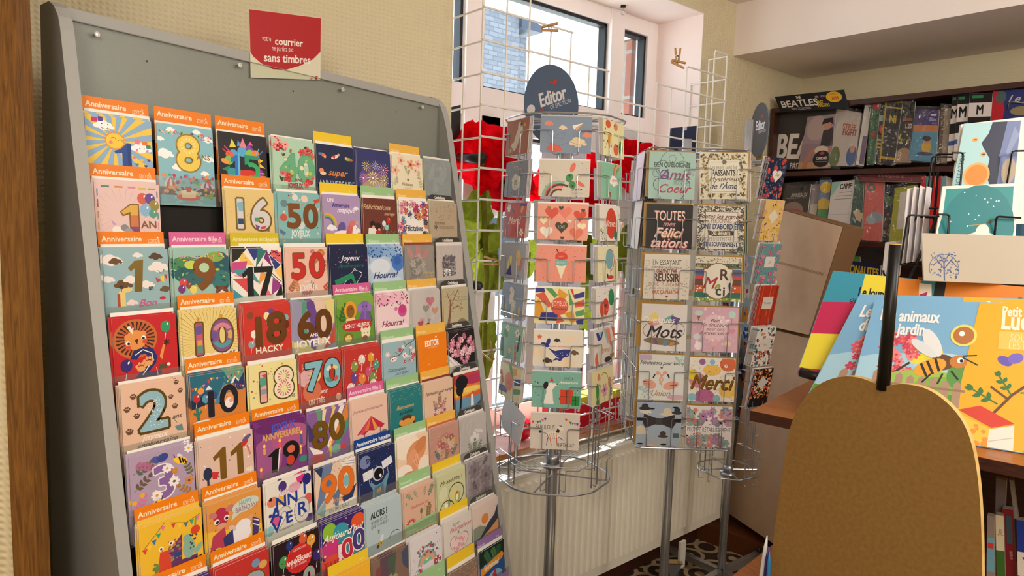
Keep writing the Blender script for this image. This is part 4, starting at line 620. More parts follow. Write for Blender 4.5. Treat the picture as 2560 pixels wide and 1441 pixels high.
C(7,5,'dcb49c','peach card with green leaves and a red sun',4,'g','q 4 4 24 40 8a9a80 4;q 30 2 20 60 98a088 4;q 96 4 26 120 7a8a70 5;q 70 2 20 100 98a088 4;z 6 24 10 80 8a9a80;I 50 44 7 c86a68 Seulement toi;s 20 84 18 16 c84a50 .6;c 20 84 8 dcb49c;z 54 70 16 -90 6a7a5a .3;l 1 6a5a4a 54 70 54 88;q 74 92 34 -80 8a7a58 6;d 24 5 2 a8784a l 62 50 90 90',dz=-.004)
C(7,6,'cdd0a4','pale green wedding card with interlaced gold rings',4,'y','I 50 22 10 4a4434 Mr and Mrs !;a 66 62 28 0 360 2.4 hg;e 20 50 14 18 d8dcb8 20;e 60 70 16 22 d8d480;e 70 72 10 16 a8b870;e 68 72 4 9 f4eee4;c 68 62 3 c84a30;a 32 96 26 0 180 2.4 hg;q 34 100 22 -80 8a8468 5;e 30 84 6 8 f0f0e8')
C(7,7,'a8a0a8','grey line-drawn flower condolences card',4,'k','f 30 24 24 8a8088 6a6068 8;f 74 50 26 887c86 5a5058 8;f 28 70 22 928890 6a6068 8;f 72 88 20 8a8088 6a6068 8;q 60 20 26 -40 5a525a 5;q 20 50 24 60 5a525a 5;d 60 5 2.4 c4bcc2,787078 l',sl=1)
# row 9
C(8,2,'b8ccdc','pale blue card peeping above the picture edge under the 30 card',1,'','e 40 30 20 10 e8ecf0')
C(8,3,'f2b832','plain yellow publisher card under the 100 card',0,'y','r 0 8 100 9 f6cc60;N 56 62 12 f8e4b0 EDITOR;s 66 50 5 5 f8e4b0',env=False,dz=.01)
C(8,4,'8a6a58','dark card with green parrots behind cellophane',3,'','p 5a3a50 20 0 60 0 40 60 20 80;p 8a3a3c 8 20 24 16 14 100 0 100;p 3a5a48 40 10 66 0 60 50 48 60;p 34446c 80 10 100 0 100 60 84 40;e 52 70 12 9 7aa060 -30;e 60 58 8 6 98b86c;p d88a3a 38 52 54 46 52 56 42 60;l 1 8aa070 50 80 50 110;e 30 80 18 24 b07a5a;e 72 90 22 20 8a6a5a',sl=1,edge='b8a890',dz=-.006)
C(8,5,'dcd8de','white card with a button rainbow and a mint bow',5,'g','d 30 5 1.4 5a5a70,c84a50,b8a8c0 c;a 52 70 30 0 180 8 98a8a0;a 52 70 24 0 180 8 e0a090;a 52 70 17 0 180 6 d8b060;d 40 6 3 5a8a80,c85a70,8a4a60,a8b8b0 c 22 26 84 50;p 7ac0a0 40 60 52 64 62 56 66 66 54 70 42 72;e 24 88 14 12 8aa898;e 84 78 12 12 a85060;d 12 9 3 f0e8ea,c84a60 c 14 78 34 98;d 10 4 2.4 f0e8ea c 76 68 94 88',ecol='b0883c',dz=-.004)
C(8,6,'dad4ce','white wedding anniversary card with a big pink heart',3,'y','i 44 14 8 4a4440 Soyez;I 60 28 11 c86a78 Félicitations;N 52 40 7 4a4440 25;h 54 70 34 5a5050;h 54 70 32.5 ecd0d0;d 14 6 5 d8a0a8 c 30 54 78 84;d 14 7 2.6 ecd0d0 c 30 54 78 84')
C(8,7,'ddccc4','beige desert card with an orange sun and dark dunes',4,'k','c 46 42 14 dc8a48;p 8c9484 0 56 26 54 50 66 40 96 0 96;p 3a4050 98 18 84 44 60 58 30 84 0 104 60 108 98 70;p d89a68 40 88 70 76 100 60 100 96 0 110;d 6 5 1.2 5a5058 l 70 16 92 36')
# row 10
C(9,5,'b0a090','card standing low behind a green tag beside the glitter portrait card',2,'g','e 50 40 30 20 c8b8a8',dz=-.02)
C(9,6,'9a7c6a','card with a glittery portrait of a girl with eyes closed',2,'y','d 160 5 1.2 d8b890,7a5a50,e8d8c0 c 2 2 98 60;e 84 66 30 34 c89a80;e 92 50 20 22 b8866a;a 80 66 8 200 340 1.2 3a2a28;l 1 e8e4e0 20 60 50 100;l 1 e8e4e0 10 70 40 104',sl=1,dz=-.008)
C(9,7,'2a5a9c','blue retirement card with palm leaves and an orange banner',1,'v','p 1c3028 0 0 100 0 100 40 50 34 0 44;q 20 2 40 60 3a6a48 6;q 50 0 40 70 4a7a4a 6;q 80 0 40 100 2e5a40 6;p e89a30 4 48 90 30 98 40 90 50 4 70;N 48 50 14 f8ecd0 En retraite!;e 60 90 30 20 8ac0e0;p c83a3c 50 80 62 66 70 96 54 96;p e0b050 30 96 50 88 52 110 26 110')
C(10,7,'8a7ab0','purple tagged card at the very bottom right of the rack',0,'v','e 50 50 30 30 c8b8d8')
# ------------------------------------------------------------------ wire spinners
ZV=V((0,0,1))
class Spinner:
    def __init__(s,label,pole,ztop_,cols,hw,pr,zbase=0.0):
        """cols: list of (normal angle deg, apothem, lateral offset)"""
        s.p=V((pole.x,pole.y,0)); s.lean=None; s.root=empty('card_spinner',(pole.x,pole.y,0),label,'spinner rack'); s.hw=hw
        s.cols=[]
        for a,ap,lat in cols:
            n=V((math.cos(R(a)),math.sin(R(a)),0)); x=ZV.cross(n); s.cols.append((n,x,s.p+n*ap+x*lat))
        mb=MB(); mb.cyl((s.p.x,s.p.y,.03),pr,pr,ztop_-.03,'chrome',20); child(mb,'pole',s.root,True)
        s.pr=pr
    def base(s,ang,L=.27,n=4):
        mb=MB()
        for i in range(n):
            a=R(ang+i*360/n); u=V((math.cos(a),math.sin(a),0)); v=V((-u.y,u.x,0)); q=s.p+ZV*.035
            mb.hexa([q+u*.015-v*.013,q+u*L-v*.013,q+u*L+v*.013,q+u*.015+v*.013,q+u*.015-v*.013+ZV*.03,q+u*L-v*.013+ZV*.022,q+u*L+v*.013+ZV*.022,q+u*.015+v*.013+ZV*.03],'steel')
            k=MB(); e=q+u*(L-.01); k.cyl(e+ZV*.02,.011,.009,.022,'blackplastic',12); k.cyl(e+ZV*-.033,.014,.012,.034,'rubber',12); child(k,'foot',s.root,True)
        child(mb,'base_cross',s.root)
    def collar(s,z):
        mb=MB(); mb.cyl(s.p+ZV*(z-.012),s.pr*1.9,s.pr*1.9,.012,'steel',20); mb.cyl(s.p+ZV*(z),s.pr*1.25,s.pr*1.25,.03,'steel',20); child(mb,'collar',s.root,True)
    def ring(s,z,pts,r=.0028,k='steel',spokes=True):
        mb=MB(); P=[s.p+V((x,y,0))+ZV*z for x,y in pts]; rod(mb,P,r,k,.015,6,True)
        if spokes:
            for i in range(0,len(P),max(1,len(P)//4)): mb.tube([s.p+ZV*z,P[i]],r*.9,k,5)
        child(mb,'ring',s.root)
    def uprights(s,c,z0,z1,g=.02,k='steel',back=.014,w=None):
        n,x,o=s.cols[c]; mb=MB()
        for sg in(-1,1): mb.tube([o-n*back+x*g*sg+ZV*z0,o-n*back+x*g*sg+ZV*z1],.0022,k,6)
        for sg in(-1,1): mb.tube([o-n*back+x*g*sg+ZV*z1,s.p+ZV*z1],.0018,k,5); 
        child(mb,'upright_wires',s.root)
    def pocket(s,c,zb,h,w,k='steel',dep=.02,zm=.62,r=.0014):
        """two bent wires in front of the card, running back under it to the uprights"""
        n,x,o=s.cols[c]; mb=MB()
        for sg in(-1,1):
            f=o+n*(dep*.45); b=o-n*.012
            rod(mb,[b+x*sg*(w*.5+.012)+ZV*(zb+h*zm+.001),f+x*sg*(w*.5+.004)+ZV*(zb+h*zm),f+x*sg*w*.26+ZV*(zb+h*zm),f+x*sg*w*.26+ZV*(zb-.003),b+x*sg*.02+ZV*(zb-.003)],r,k,.007)
        mb.tube([o-n*.013-x*(w*.5+.012)+ZV*(zb+h*zm+.001),o-n*.013+x*(w*.5+.012)+ZV*(zb+h*zm+.001)],r,k,5)
        child(mb,'pocket_wire',s.root)
    def M(s,c,zb,dd=0,du=0,lean=.06,roll=0,yaw=0):
        if s.lean is not None: lean=s.lean; dd+=.002
        n,x,o=s.cols[c]; up=(ZV-n*lean).normalized(); nn=x.cross(up)
        return frame(o+n*(.004+dd)+x*du+ZV*zb,x,up,nn)@Matrix.Rotation(R(yaw),4,'Y')@Matrix.Rotation(R(roll),4,'Z')
    def card(s,c,zb,w,h,base,spec,desc,n=2,group='cards on the wire spinners',edge=None,roll=0,env=None,env_dz=.004,env_du=0,name='greeting_card',cat='greeting card',gap=.0022,yaw=0,ew=None,fan=0,sp=.001):
        M=s.M(c,zb,0,0,.06,roll,yaw); o=sheet(name,w,h,.0014,base,spec,M,edge); tag(o,desc,cat,group)
        for i in range(n):
            dupe(o,s.M(c,zb+_rg.uniform(0,.002),-gap*(i+1),_rg.uniform(-sp,sp),.06,0,fan*(i+1)),'spare copy behind the '+desc,cat,'spare copies of the '+trim(desc,11))
        if env:
            e=sheet('envelope',ew or w*1.02,h*1.0,.002,env,'',s.M(c,zb+env_dz,-gap*(n+1)-.001,env_du)); tag(e,{'f':'white','e':'white'}.get(env[0],'gold')+' envelope behind the '+desc,'envelope','envelopes on the wire spinners')
def toCam(p): return math.degrees(math.atan2(CAM.y-p.y,CAM.x-p.x))
# ---- spinner with landscape postcards
pp=at(1383,1120,2.12); A1=toCam(pp)+1
s1=Spinner('chrome wire spinner of landscape postcards under an oval blue-grey sign',pp,1.77,[(A1+60*i,.158,0) for i in range(6)],.075,.0165)
o1=s1.cols[0][2]; n1=s1.cols[0][0]
zf=lambda y:hit(1400,y,n1,o1).z
rows1=[(290,383),(399,492),(507,600),(615,705),(723,810),(827,917),(932,1020),(1033,1124)]
Z1=[zf(b) for a,b in rows1]; H1=.100
s1.base(A1+45); s1.collar(zf(1232)+.03)
oc=[]
for i in range(6):
    for sg in(-1,1): a=R(A1+60*i+sg*19); oc.append((.178*math.cos(a),.178*math.sin(a)))
s1.ring(zf(1236),oc,.003); s1.ring(zf(283),oc,.0026); s1.ring(zf(795),oc,.002,'steel',False)
for i in range(6): s1.uprights(i,zf(1240),zf(285),.019)
for i in range(6):
    for r in range(9):
        zb_=Z1[r] if r<8 else Z1[7]-(Z1[6]-Z1[7])
        if i in(2,3,4) and r<7: continue
        if r==8 and i not in(0,1,5): continue
        s1.pocket(i,zb_,H1,.138)
F1=[('7f90a6','slate blue postcard with a paper plane and clouds','k 16 14 18 e0846a;k 44 22 16 e8d0a8;k 74 50 34 e8d0a8;k 92 36 20 e08a70;k 28 62 30 d8583c;p f2ece4 62 18 84 12 66 26;p d8a878 68 22 84 12 70 28;l .5 5a6878 30 38 50 30 44 44 20 40 12 30 26 24;l .5 5a6878 10 50 36 58 60 50 76 56 92 50'),
('d2cabb','cream postcard with a rainbow and a green butterfly Joyeux Anniversaire','a 40 74 34 70 180 5 8ab8a0;a 40 74 29 70 180 6 d8604a;a 40 74 23 70 180 5 e89a84;a 40 74 18 70 180 4 4a3a30;a 44 76 30 60 180 4 4a3a30;e 60 34 7 9 3a8a4a 30;e 66 48 7 8 3a8a4a -20;e 66 14 5 10 e0705a 20;e 82 46 10 4 d8705a 30;c 60 30 2 222;c 67 50 2 222;I 76 56 5 2a2826 Joyeux;n 76 64 5 b8a898 Anniversaire;d 40 5 .6 6a5a40 c'),
('e8a08a','pink LOVE postcard covered in hearts','h 28 18 14 d8503c;h 54 16 14 e8806c;h 84 22 13 d8482e;h 48 46 13 3a3a2c;h 88 44 9 f2e8c0;h 18 56 13 f0ece0;h 12 34 8 f2e8c0;h 78 58 14 e07860;h 46 8 5 3a3a34;h 90 12 4 3a3a34;h 22 8 4 8a7a40;h 50 68 4 4a3a34;h 64 34 4 f0e8dc;n 48 46 6 d8d0b0 LOVE'),
('e89684','salmon dotted postcard with an ice cream cone HAPPY BIRTHDAY','d 70 6 .7 b05a4a c;p ece4c4 40 38 60 38 51 66;e 50 34 12 6 7ab0ac;r 38 28 62 38 7ab0ac;e 50 20 12 8 d8402c;r 38 18 62 26 d8402c;n 50 21 4 f0a890 HAPPY;n 50 33 4 c8dcd8 BIRTHDAY;l 2 222 44 14 40 6;l 1 d8402c 54 12 60 6'),
('eadfae','striped geometric postcard with a coral Joyeux Anniversaire disc','p 34388c 0 0 18 0 20 8 0 10;p d8604a 0 14 18 8 34 34 28 40;p e0a030 0 30 8 22 22 52 0 60;p 5a9a60 20 0 34 0 46 14 40 20;p e0a030 48 0 66 12 58 24 44 14;p 34388c 78 12 100 4 100 16 80 20;p d8604a 80 28 100 20 100 34 82 38;p 5a9a60 66 0 78 30 70 34;p 34388c 14 50 48 48 46 66 8 66;p d8604a 48 48 60 66 44 72 46 60;p e0a030 60 50 78 44 84 66 76 70;p 5a9a60 82 46 100 40 100 52 84 56;p 34388c 84 64 100 60 100 72 86 72;p d83a2c 70 0 76 0 80 22;s 50 36 18 30 d8604a .96;n 50 31 9 f4e8d8 JOYEUX;I 50 41 4 3a2a30 Anniversaire !'),
('e3ddcf','white postcard with a blue whale and brown clouds','p 2c3588 30 34 44 40 62 36 76 36 72 50 60 58 48 52;e 24 28 9 4 2c3588 20;e 30 22 4 8 2c3588 15;p 2c3588 46 54 62 56 56 62 50 58 40 60;k 48 18 14 3a342c;k 84 42 18 6a5a3a;k 30 60 20 4a3e2c;k 76 14 26 ecd8bc;k 10 44 26 ecd8bc;k 70 62 34 ecd8bc;s 12 12 6 5 d86a4a;d 14 5 .7 c8d0e8 c 44 42 70 50;i 56 30 4 c85a50 Joyeux anniversaire !'),
('7fb8ab','mint postcard with a white dog in a party hat and two presents','d 40 5 .9 a8d0c4 c;d 14 8 2 2a4a40 l;p f0ece6 24 64 30 40 28 26 38 20 48 24 46 30 42 34 44 56 46 64;e 28 26 5 8 1e1e20 15;e 46 24 6 3 f0ece6;c 51 23 1.4 222;p d8402c 36 18 40 8 44 18;r 58 34 84 64 d8482e;l 1 222 71 34 71 64;l 1 222 58 48 84 48;r 82 46 98 66 2a8a3c;l 1 222 90 46 90 66;l 1 222 82 55 98 55;n 74 11 6 3a5a54 JOYEUX;I 74 19 5 f0f4f0 Anniversaire'),
('d9d2ca','cream FABULOUS BIRTHDAY postcard with a striped zebra and bunting','g 2 14 32 6 4 6 6;g 70 6 98 16 3 6 6;l .5 333 2 14 16 16 32 6;l .5 333 70 6 84 16 98 16;n 30 26 9 3a3a3e FABULOUS;n 74 62 8 3a3a3e BIRTHDAY;e 46 42 14 7 e8e0d4;p 2a2a2c 52 36 58 22 64 22 58 38;e 62 28 8 4 e8e0d4 30;l 1.2 34388c 34 40 38 50;l 1.2 d8903a 38 38 42 50;l 1.2 c83a34 44 38 46 50;l 1.2 34388c 48 38 50 50;l 1.2 d8903a 54 38 54 50;l 1.4 34388c 36 48 34 64;l 1.4 c86a3a 40 48 44 64;l 1.4 c83a34 54 48 56 64;l 1.2 34388c 58 46 68 52;l .8 333 34 40 22 36;e 20 36 3 3 333')]
for r,(b,d,sp) in enumerate(F1): s1.card(0,Z1[r],.139,H1,b,sp,d+' on the spinner front',[1,2,1,2,0,1,3,2][r],env='f0ece6',env_dz=.005,ew=.141)
LF=[('a8664e','brown postcard with a white dove','e 50 40 10 26 d8d0c0 25;e 62 20 10 16 d8d0c0 -30;e 36 52 10 6 d8d0c0;s 24 62 6 5 e0b040;s 80 14 5 6 e0b040;f 66 10 6 4a4a7a 333;c 20 30 4 4a7a5a'),
('848a98','grey-blue postcard with a smiling cake cloud','k 50 36 36 d8d0c0;e 50 46 16 14 d8d0c0;r 44 38 56 48 8ab0a0;d 30 6 1.6 5a6070,d8b888 c;s 50 12 4 5 e0b040'),
('c4493c','red Merci postcard with flowers','I 50 36 16 f0dcd0 Merci;f 20 10 9 f0ece4 d8b050;f 84 60 9 f0ece4 d8b050;e 80 12 5 9 e8a040 20;e 14 62 5 9 e8a040;q 30 10 14 30 3a6a4a;q 74 62 14 200 3a6a4a;r 70 2 98 6 34388c'),
('a9adba','grey-blue postcard with bright leaves','e 36 40 7 16 e8d890 20;l 1 4a4a90 30 26 44 58;e 70 30 10 18 e8c070 -20;q 76 60 26 -70 d8705a 5;p 4a4a90 24 66 40 44 48 66;I 70 66 6 6a6a90 bravo'),
('8d9cb4','grey-blue postcard with a climbing striped tiger','e 46 26 9 18 e8e0d0 20;e 54 50 8 18 e8e0d0 10;e 42 12 7 6 e8e0d0;d 24 6 2 3a3a40 r 36 8 62 66;e 20 54 4 10 e8c060;e 84 54 4 12 e8c060;e 56 68 5 5 e8c060'),
('8cbfa8','mint postcard with flowers and leaves','f 30 8 9 f0ece4 e0b040;f 76 12 10 f0ece4 d8604a;e 24 20 12 8 4a9a5a 30;p 34385c 84 16 92 16 86 50 78 50;p 34385c 4 30 10 26 14 60 6 62;f 46 54 7 f0d8c8 d86a4a;h 72 44 6 d8705a;h 72 56 6 d8705a;c 74 66 5 d8604a;n 50 34 7 4a6a60 Ma mère'.replace(';n 50 34 7 4a6a60 Ma mère','')),
('e8dfb4','striped geometric postcard with a coral disc on the side column','p 34388c 0 50 40 48 40 62 0 64;p e0a030 50 6 80 2 80 16 54 22;p 5a9a60 40 0 54 0 70 30 60 34;p d8604a 0 20 10 16 24 40 14 48;p 34388c 70 26 100 20 100 34 72 40;p 5a9a60 70 46 100 42 100 52 72 58;s 46 36 20 24 e08a70 .96;l 2 c86a50 34 34 58 34;l 2 c86a50 34 40 58 40')]
for r,(b,d,sp) in enumerate(LF): s1.card(5,Z1[r],.139,H1,b,sp,d+' on the left column',3,env='f0eef2',env_dz=.004,edge='d8d4d4',yaw=[0,0,0,6,0,0,0][r])
e=sheet('envelope',.138,H1*1.0,.0016,'d4dae8','l .4 9aa4b8 0 0 50 40 100 0;l .4 9aa4b8 0 70 50 36 100 70',s1.M(5,Z1[7]+.012,0,.012,.06,-13)); tag(e,'single blue-white envelope tilted in the lowest left pocket of the spinner','envelope','envelopes on the wire spinners')
RF=[('e8e2b0','pale yellow postcard with orange fruit and leaves','e 24 8 12 8 d8603c;e 60 10 10 8 e08a70;e 30 40 8 16 e0a030;e 60 56 12 12 d86a4a;e 84 52 10 16 3a8a4a;d 14 6 3 2a3a30 l;I 70 26 6 8a9a70 Bonne fête'),
('8ac0a4','mint postcard with a white cloud and a rainbow','k 60 34 40 f0ece6;a 86 24 30 90 180 5 d8604a;a 86 24 24 90 180 5 e0a040;a 86 24 18 90 180 5 6a9a6a;d 40 6 1 3a6a5a l;I 62 32 6 d86a4a Joyeux;p 8a5a30 36 58 44 58 40 74'),
('e4e0d4','white Bravo postcard with a red oval','e 56 36 26 32 d0442e;I 56 36 13 f0dccc Bravo!;d 30 4 2 8a9a50,333 l 4 44 24 70;e 76 60 8 10 2a8a6a;l .6 333 86 8 98 20;l .6 333 90 16 98 26'),
('e4dfba','cream dotted postcard with a globe on a stand','d 50 6 .9 c0a860 c;e 56 26 18 22 7aa8b0;a 56 28 24 -90 90 2 c8402c;l 1.6 c8402c 60 52 62 62;e 60 64 16 4 c8402c;c 46 60 4 2a3a6a'),
('e6e2da','white dotted postcard with red and green balloons','d 70 6 .9 4a6a60 c;e 46 40 15 18 d8402c;e 30 44 12 16 d85a3c;e 74 22 14 18 2a8a5a;l .8 d8402c 46 58 48 72;N 46 36 7 3a1a18 happy;i 60 46 5 f0b0a0 birthday'),
('e0dcd6','white postcard with wavy colour bands','p 34388c 10 4 44 4 36 20 18 22;p 8ac0b0 20 4 40 4 30 16;p e08a70 50 0 74 0 84 30 96 50 76 36;p 8ac0b0 44 0 54 0 70 30 66 34;p d8603c 84 0 100 0 100 30;p d86a4a 4 56 14 44 22 74 6 74;e 64 66 16 6 2a2a2e;r 76 56 96 64 a87a30;I 54 44 11 c8902c Bravo'),
('ece4b0','pale yellow postcard with a pink flower and an arch','a 56 30 22 0 180 1.6 4a8a4a;f 58 46 15 e09ab0 6a4a9a 6;e 24 44 7 18 4a9a3c;e 30 14 6 8 e08a70;e 84 34 8 12 e08a70;l 1.4 4a8a4a 58 56 58 74;c 24 66 7 4a9a4a;q 90 70 24 -90 4a8a3c')]
for r,(b,d,sp) in enumerate(RF): s1.card(1,Z1[r],.139,H1,b,sp,d+' on the right column',4,env='f2eef4',env_dz=.005,edge='dedad8')
for c,nm in((2,'right rear'),(3,'rear'),(4,'left rear')):
    for r in range(7):
        e=sheet('envelope',.139,H1,.004,'paperback','',s1.M(c,Z1[r]+.003),'paperback'); tag(e,'white envelope seen from behind in the %s pocket of the %s column'%(ORD[r],nm),'envelope','envelopes on the back of the postcard spinner')
def oval_sign(root,M,w,h,name='sign_board'):
    mb=MB(); P=_el(0,h/2,w/2,h/2,40); mb.slab([(x,y,0) for x,y in P][::-1],(0,0,-.004),'5d6f8c' if root is s1.root else '55565a','6a7488')
    b=MB(); art(b,'N 57 54 22 e8e8ee Editor;c 13 63 8 e4e4ea;n 68 71 7 e0e0e6 OF EMOTION;n 35 71 7 d0483c ART;s 66 33 5 5 d0483c;a 52 44 15 20 80 1.6 d0483c',w,h,(-w/2,0,.0003))
    mb.v+= [v for v in b.v]; off=len(mb.v)-len(b.v)
    for f,i in zip(b.f,b.m): mb.f.append(tuple(j+off for j in f)); mb.m.append(mb.mi(b.k[i]))
    o=mb.build(name); o.matrix_world=M; o.parent=root; o.matrix_parent_inverse=Matrix.Translation(root.location).inverted(); return o
ct=at(1376,262,2.10); nn=V((CAM.x-ct.x,CAM.y-ct.y,0)).normalized(); x=ZV.cross(nn); c_,s_=math.cos(R(-14)),math.sin(R(-14))
x2=(x*c_+nn*math.sin(R(35))*.0+ZV*(-s_)).normalized(); 
n2=(nn*math.cos(R(28))-x*math.sin(R(28))).normalized(); x3=ZV.cross(n2); x2=(x3*math.cos(R(14))+ZV*math.sin(R(14))); u2=n2.cross(x2)
oval_sign(s1.root,frame(ct-u2*.122,x2,u2,n2),.185,.245)
mb=MB(); mb.tube([V((s1.p.x,s1.p.y,1.765)),ct-u2*.10-n2*.008,ct-n2*.008],.003,'steel',6); child(mb,'sign_rod',s1.root)
# ---- spinner with square quote cards
pp=at(1676,1121,2.45); A2=toCam(pp)+13; ap=.175; la=.083
s2=Spinner('tall square wire spinner of quote cards with gold envelopes in the middle of the window',pp,1.80,[(A2,ap,-la),(A2,ap,la),(A2-90,ap,la),(A2-90,ap,-la),(A2+90,ap,-la),(A2+90,ap,la),(A2+180,ap,-la),(A2+180,ap,la)],.08,.0165)
n2_=s2.cols[0][0]; o2=s2.cols[0][2]
za=lambda x,y:hit(x,y,n2_,o2).z
TA=[(1672,380,498),(1668,512,622),(1662,637,748),(1655,762,877),(1650,888,1000),(1645,1010,1115)]
TB=[(1802,381,498),(1796,515,628),(1785,643,753),(1778,770,880),(1772,897,1003),(1768,1018,1118)]
ZA=[za(x,b) for x,t_,b in TA]; HA=[za(x,t_)-za(x,b) for x,t_,b in TA]; ZB=[za(x,b) for x,t_,b in TB]; HB=[za(x,t_)-za(x,b) for x,t_,b in TB]
s2.base(A2+30); sq=[(.178*math.cos(R(A2))*a-.155*math.sin(R(A2))*b,.178*math.sin(R(A2))*a+.155*math.cos(R(A2))*b) for a,b in((1,1),(1,-1),(-1,-1),(-1,1))]
zlo=za(1700,1122); zhi=za(1740,372)
s2.ring(zlo,sq,.003); s2.ring(zhi,sq,.0026)
for i in range(8): s2.uprights(i,zlo,zhi,.02)
for i in range(8):
    for r in range(6):
        if i in(6,7): continue
        s2.pocket(i,(ZA if i%2==0 else ZB)[r],.155,.155)
QA=[('a2c4ba','mint quote card BIEN QU\'ÉLOIGNÉS LES AMIS in scrollwork','a 50 22 26 0 180 1 4a6a50;a 30 34 16 60 240 1 3a4a50;a 72 34 16 -60 120 1 6a6a50;a 24 70 14 60 300 1.2 3a4a40;a 76 70 14 -120 120 1.2 3a4a50;a 50 80 30 180 360 1.2 3a3a44;a 50 14 8 0 360 .8 4a6a50;a 16 46 8 0 300 .8 4a5a50;a 88 50 8 0 300 .8 4a5a50;N 50 27 10 4a5a50 BIEN QU\'ÉLOIGNÉS;I 56 48 22 8a4a70 Amis;a 34 48 10 0 340 2 34408c;N 66 58 5 5a6a60 RESTENT;n 72 66 9 5a7a70 PROCHES;I 58 78 18 b03a58 Coeur'),
('221d1c','black quote card TOUTES mes Félicitations in pastel letters','n 51 25 20 d87a60 TOUTES;n 50 23 20 efe0d4 TOUTES;I 50 41 11 c88a98 mes;I 51 62 20 c8785a Félici;I 50 60 20 ecd8cc Félici;I 53 84 20 b8506a tations;I 52 82 20 ecd0c4 tations'),
('e0dbce','cream quote card EN ESSAYANT ... RÉUSSIR with leaf borders','n 50 17 11 4a4440 EN ESSAYANT;i 50 27 7 5a4a40 continuellement;N 50 36 8 8c3038 ON,FINIT PAR;N 50 50 17 5a4030 RÉUSSIR;n 50 65 8 a85848 DONC : PLUS ÇA RATE,;i 50 73 6 8a9a90 plus on a de chances;N 50 82 8 c86038 QUE ÇA MARCHE.;c 52 92 2.5 a03040;d 60 5 1.4 a8a498 l 3 10 12 90;d 60 8 1.4 a8a498 l 88 10 97 90;n 50 98 3 6a6460 LA BONNE HUMEUR'.replace(';n 50 98 3 6a6460 LA BONNE HUMEUR','')),
('e2deda','white quote card Quelques Mots with a striped feather','p ecd87a 10 34 30 16 40 30 24 44;p e8a0a0 14 40 36 34 40 44 20 50;p 7ab0b0 46 34 70 20 72 40 50 44;p 6a5a90 66 24 86 30 78 44 62 42;I 38 34 13 f6f2ec Quelques;I 52 60 26 3a323a Mots;a 20 58 16 90 330 1 4a4048;a 80 56 16 -90 160 1 4a4048;e 46 82 40 8 8a7a5a 4;p 7a5a90 26 76 34 76 40 90 32 88;p 6a90a8 52 78 62 80 56 92 48 90;p c8906a 66 82 76 84 70 92 62 92'),
('dfe2de','pale quote card Félicitations pour votre union with two flamingos','d 14 5 5 c8b0c8 c 0 0 24 10;I 50 18 8 4a423c Félicitations pour votre;h 50 29 3 8a6a40;e 24 66 16 10 e8a890 20;e 72 68 18 9 e8a890 -15;l 3.4 e8a890 46 66 54 56 48 44 44 40;l 3.4 e8a890 52 68 46 56 54 44 58 40;e 42 41 5 4 e8a890;e 58 40 5 4 e8a890;l 3 222 36 44 32 52;l 3 222 64 43 68 52;l 1.4 222 10 60 24 62;l 1.4 222 12 66 28 66;l 1.4 222 70 68 86 66;I 50 86 12 b89060 Union;d 30 4 3 a8c8c0 l 2 70 28 98;d 24 4 3 a8c8c0 l 80 4 98 22;e 84 94 20 6 d8b0c0'),
('a4b4c4','blue-grey card with a dark bow tie, hats and moustaches','k 20 18 26 dcd4c0;e 18 12 14 4 3a3a44;e 18 7 8 6 3a3a44;e 68 24 16 4 d8ccb0;e 68 17 9 8 d8ccb0;e 90 20 12 4 3c3c46;e 90 14 7 6 3c3c46;p 2a2a30 0 32 100 34 100 42 0 40;p 3c3638 16 24 46 34 46 46 20 56 14 44;p 3c3638 84 24 54 34 54 46 80 56 88 44;r 44 33 56 48 4a4446;e 10 66 18 5 d8ccb0;e 10 59 10 8 d8ccb0;e 60 74 12 3 4a4440;e 60 68 7 6 4a4440;r 82 66 96 76 5a6a6a;e 34 12 6 2 222;e 86 8 7 2 222;e 10 92 7 2 222;e 62 92 7 2 222;I 50 82 6 c8b890 Anniversaire;e 36 98 10 6 d8b8a0')]
for r,(b,d,sp) in enumerate(QA): s2.card(0,ZA[r],.148,HA[r],b,sp,d,1 if r!=5 else 3,env='a8823a',env_dz=.006+.006*(r==3),env_du=-.006-.007*(r==3),ew=.153,sp=.0006)
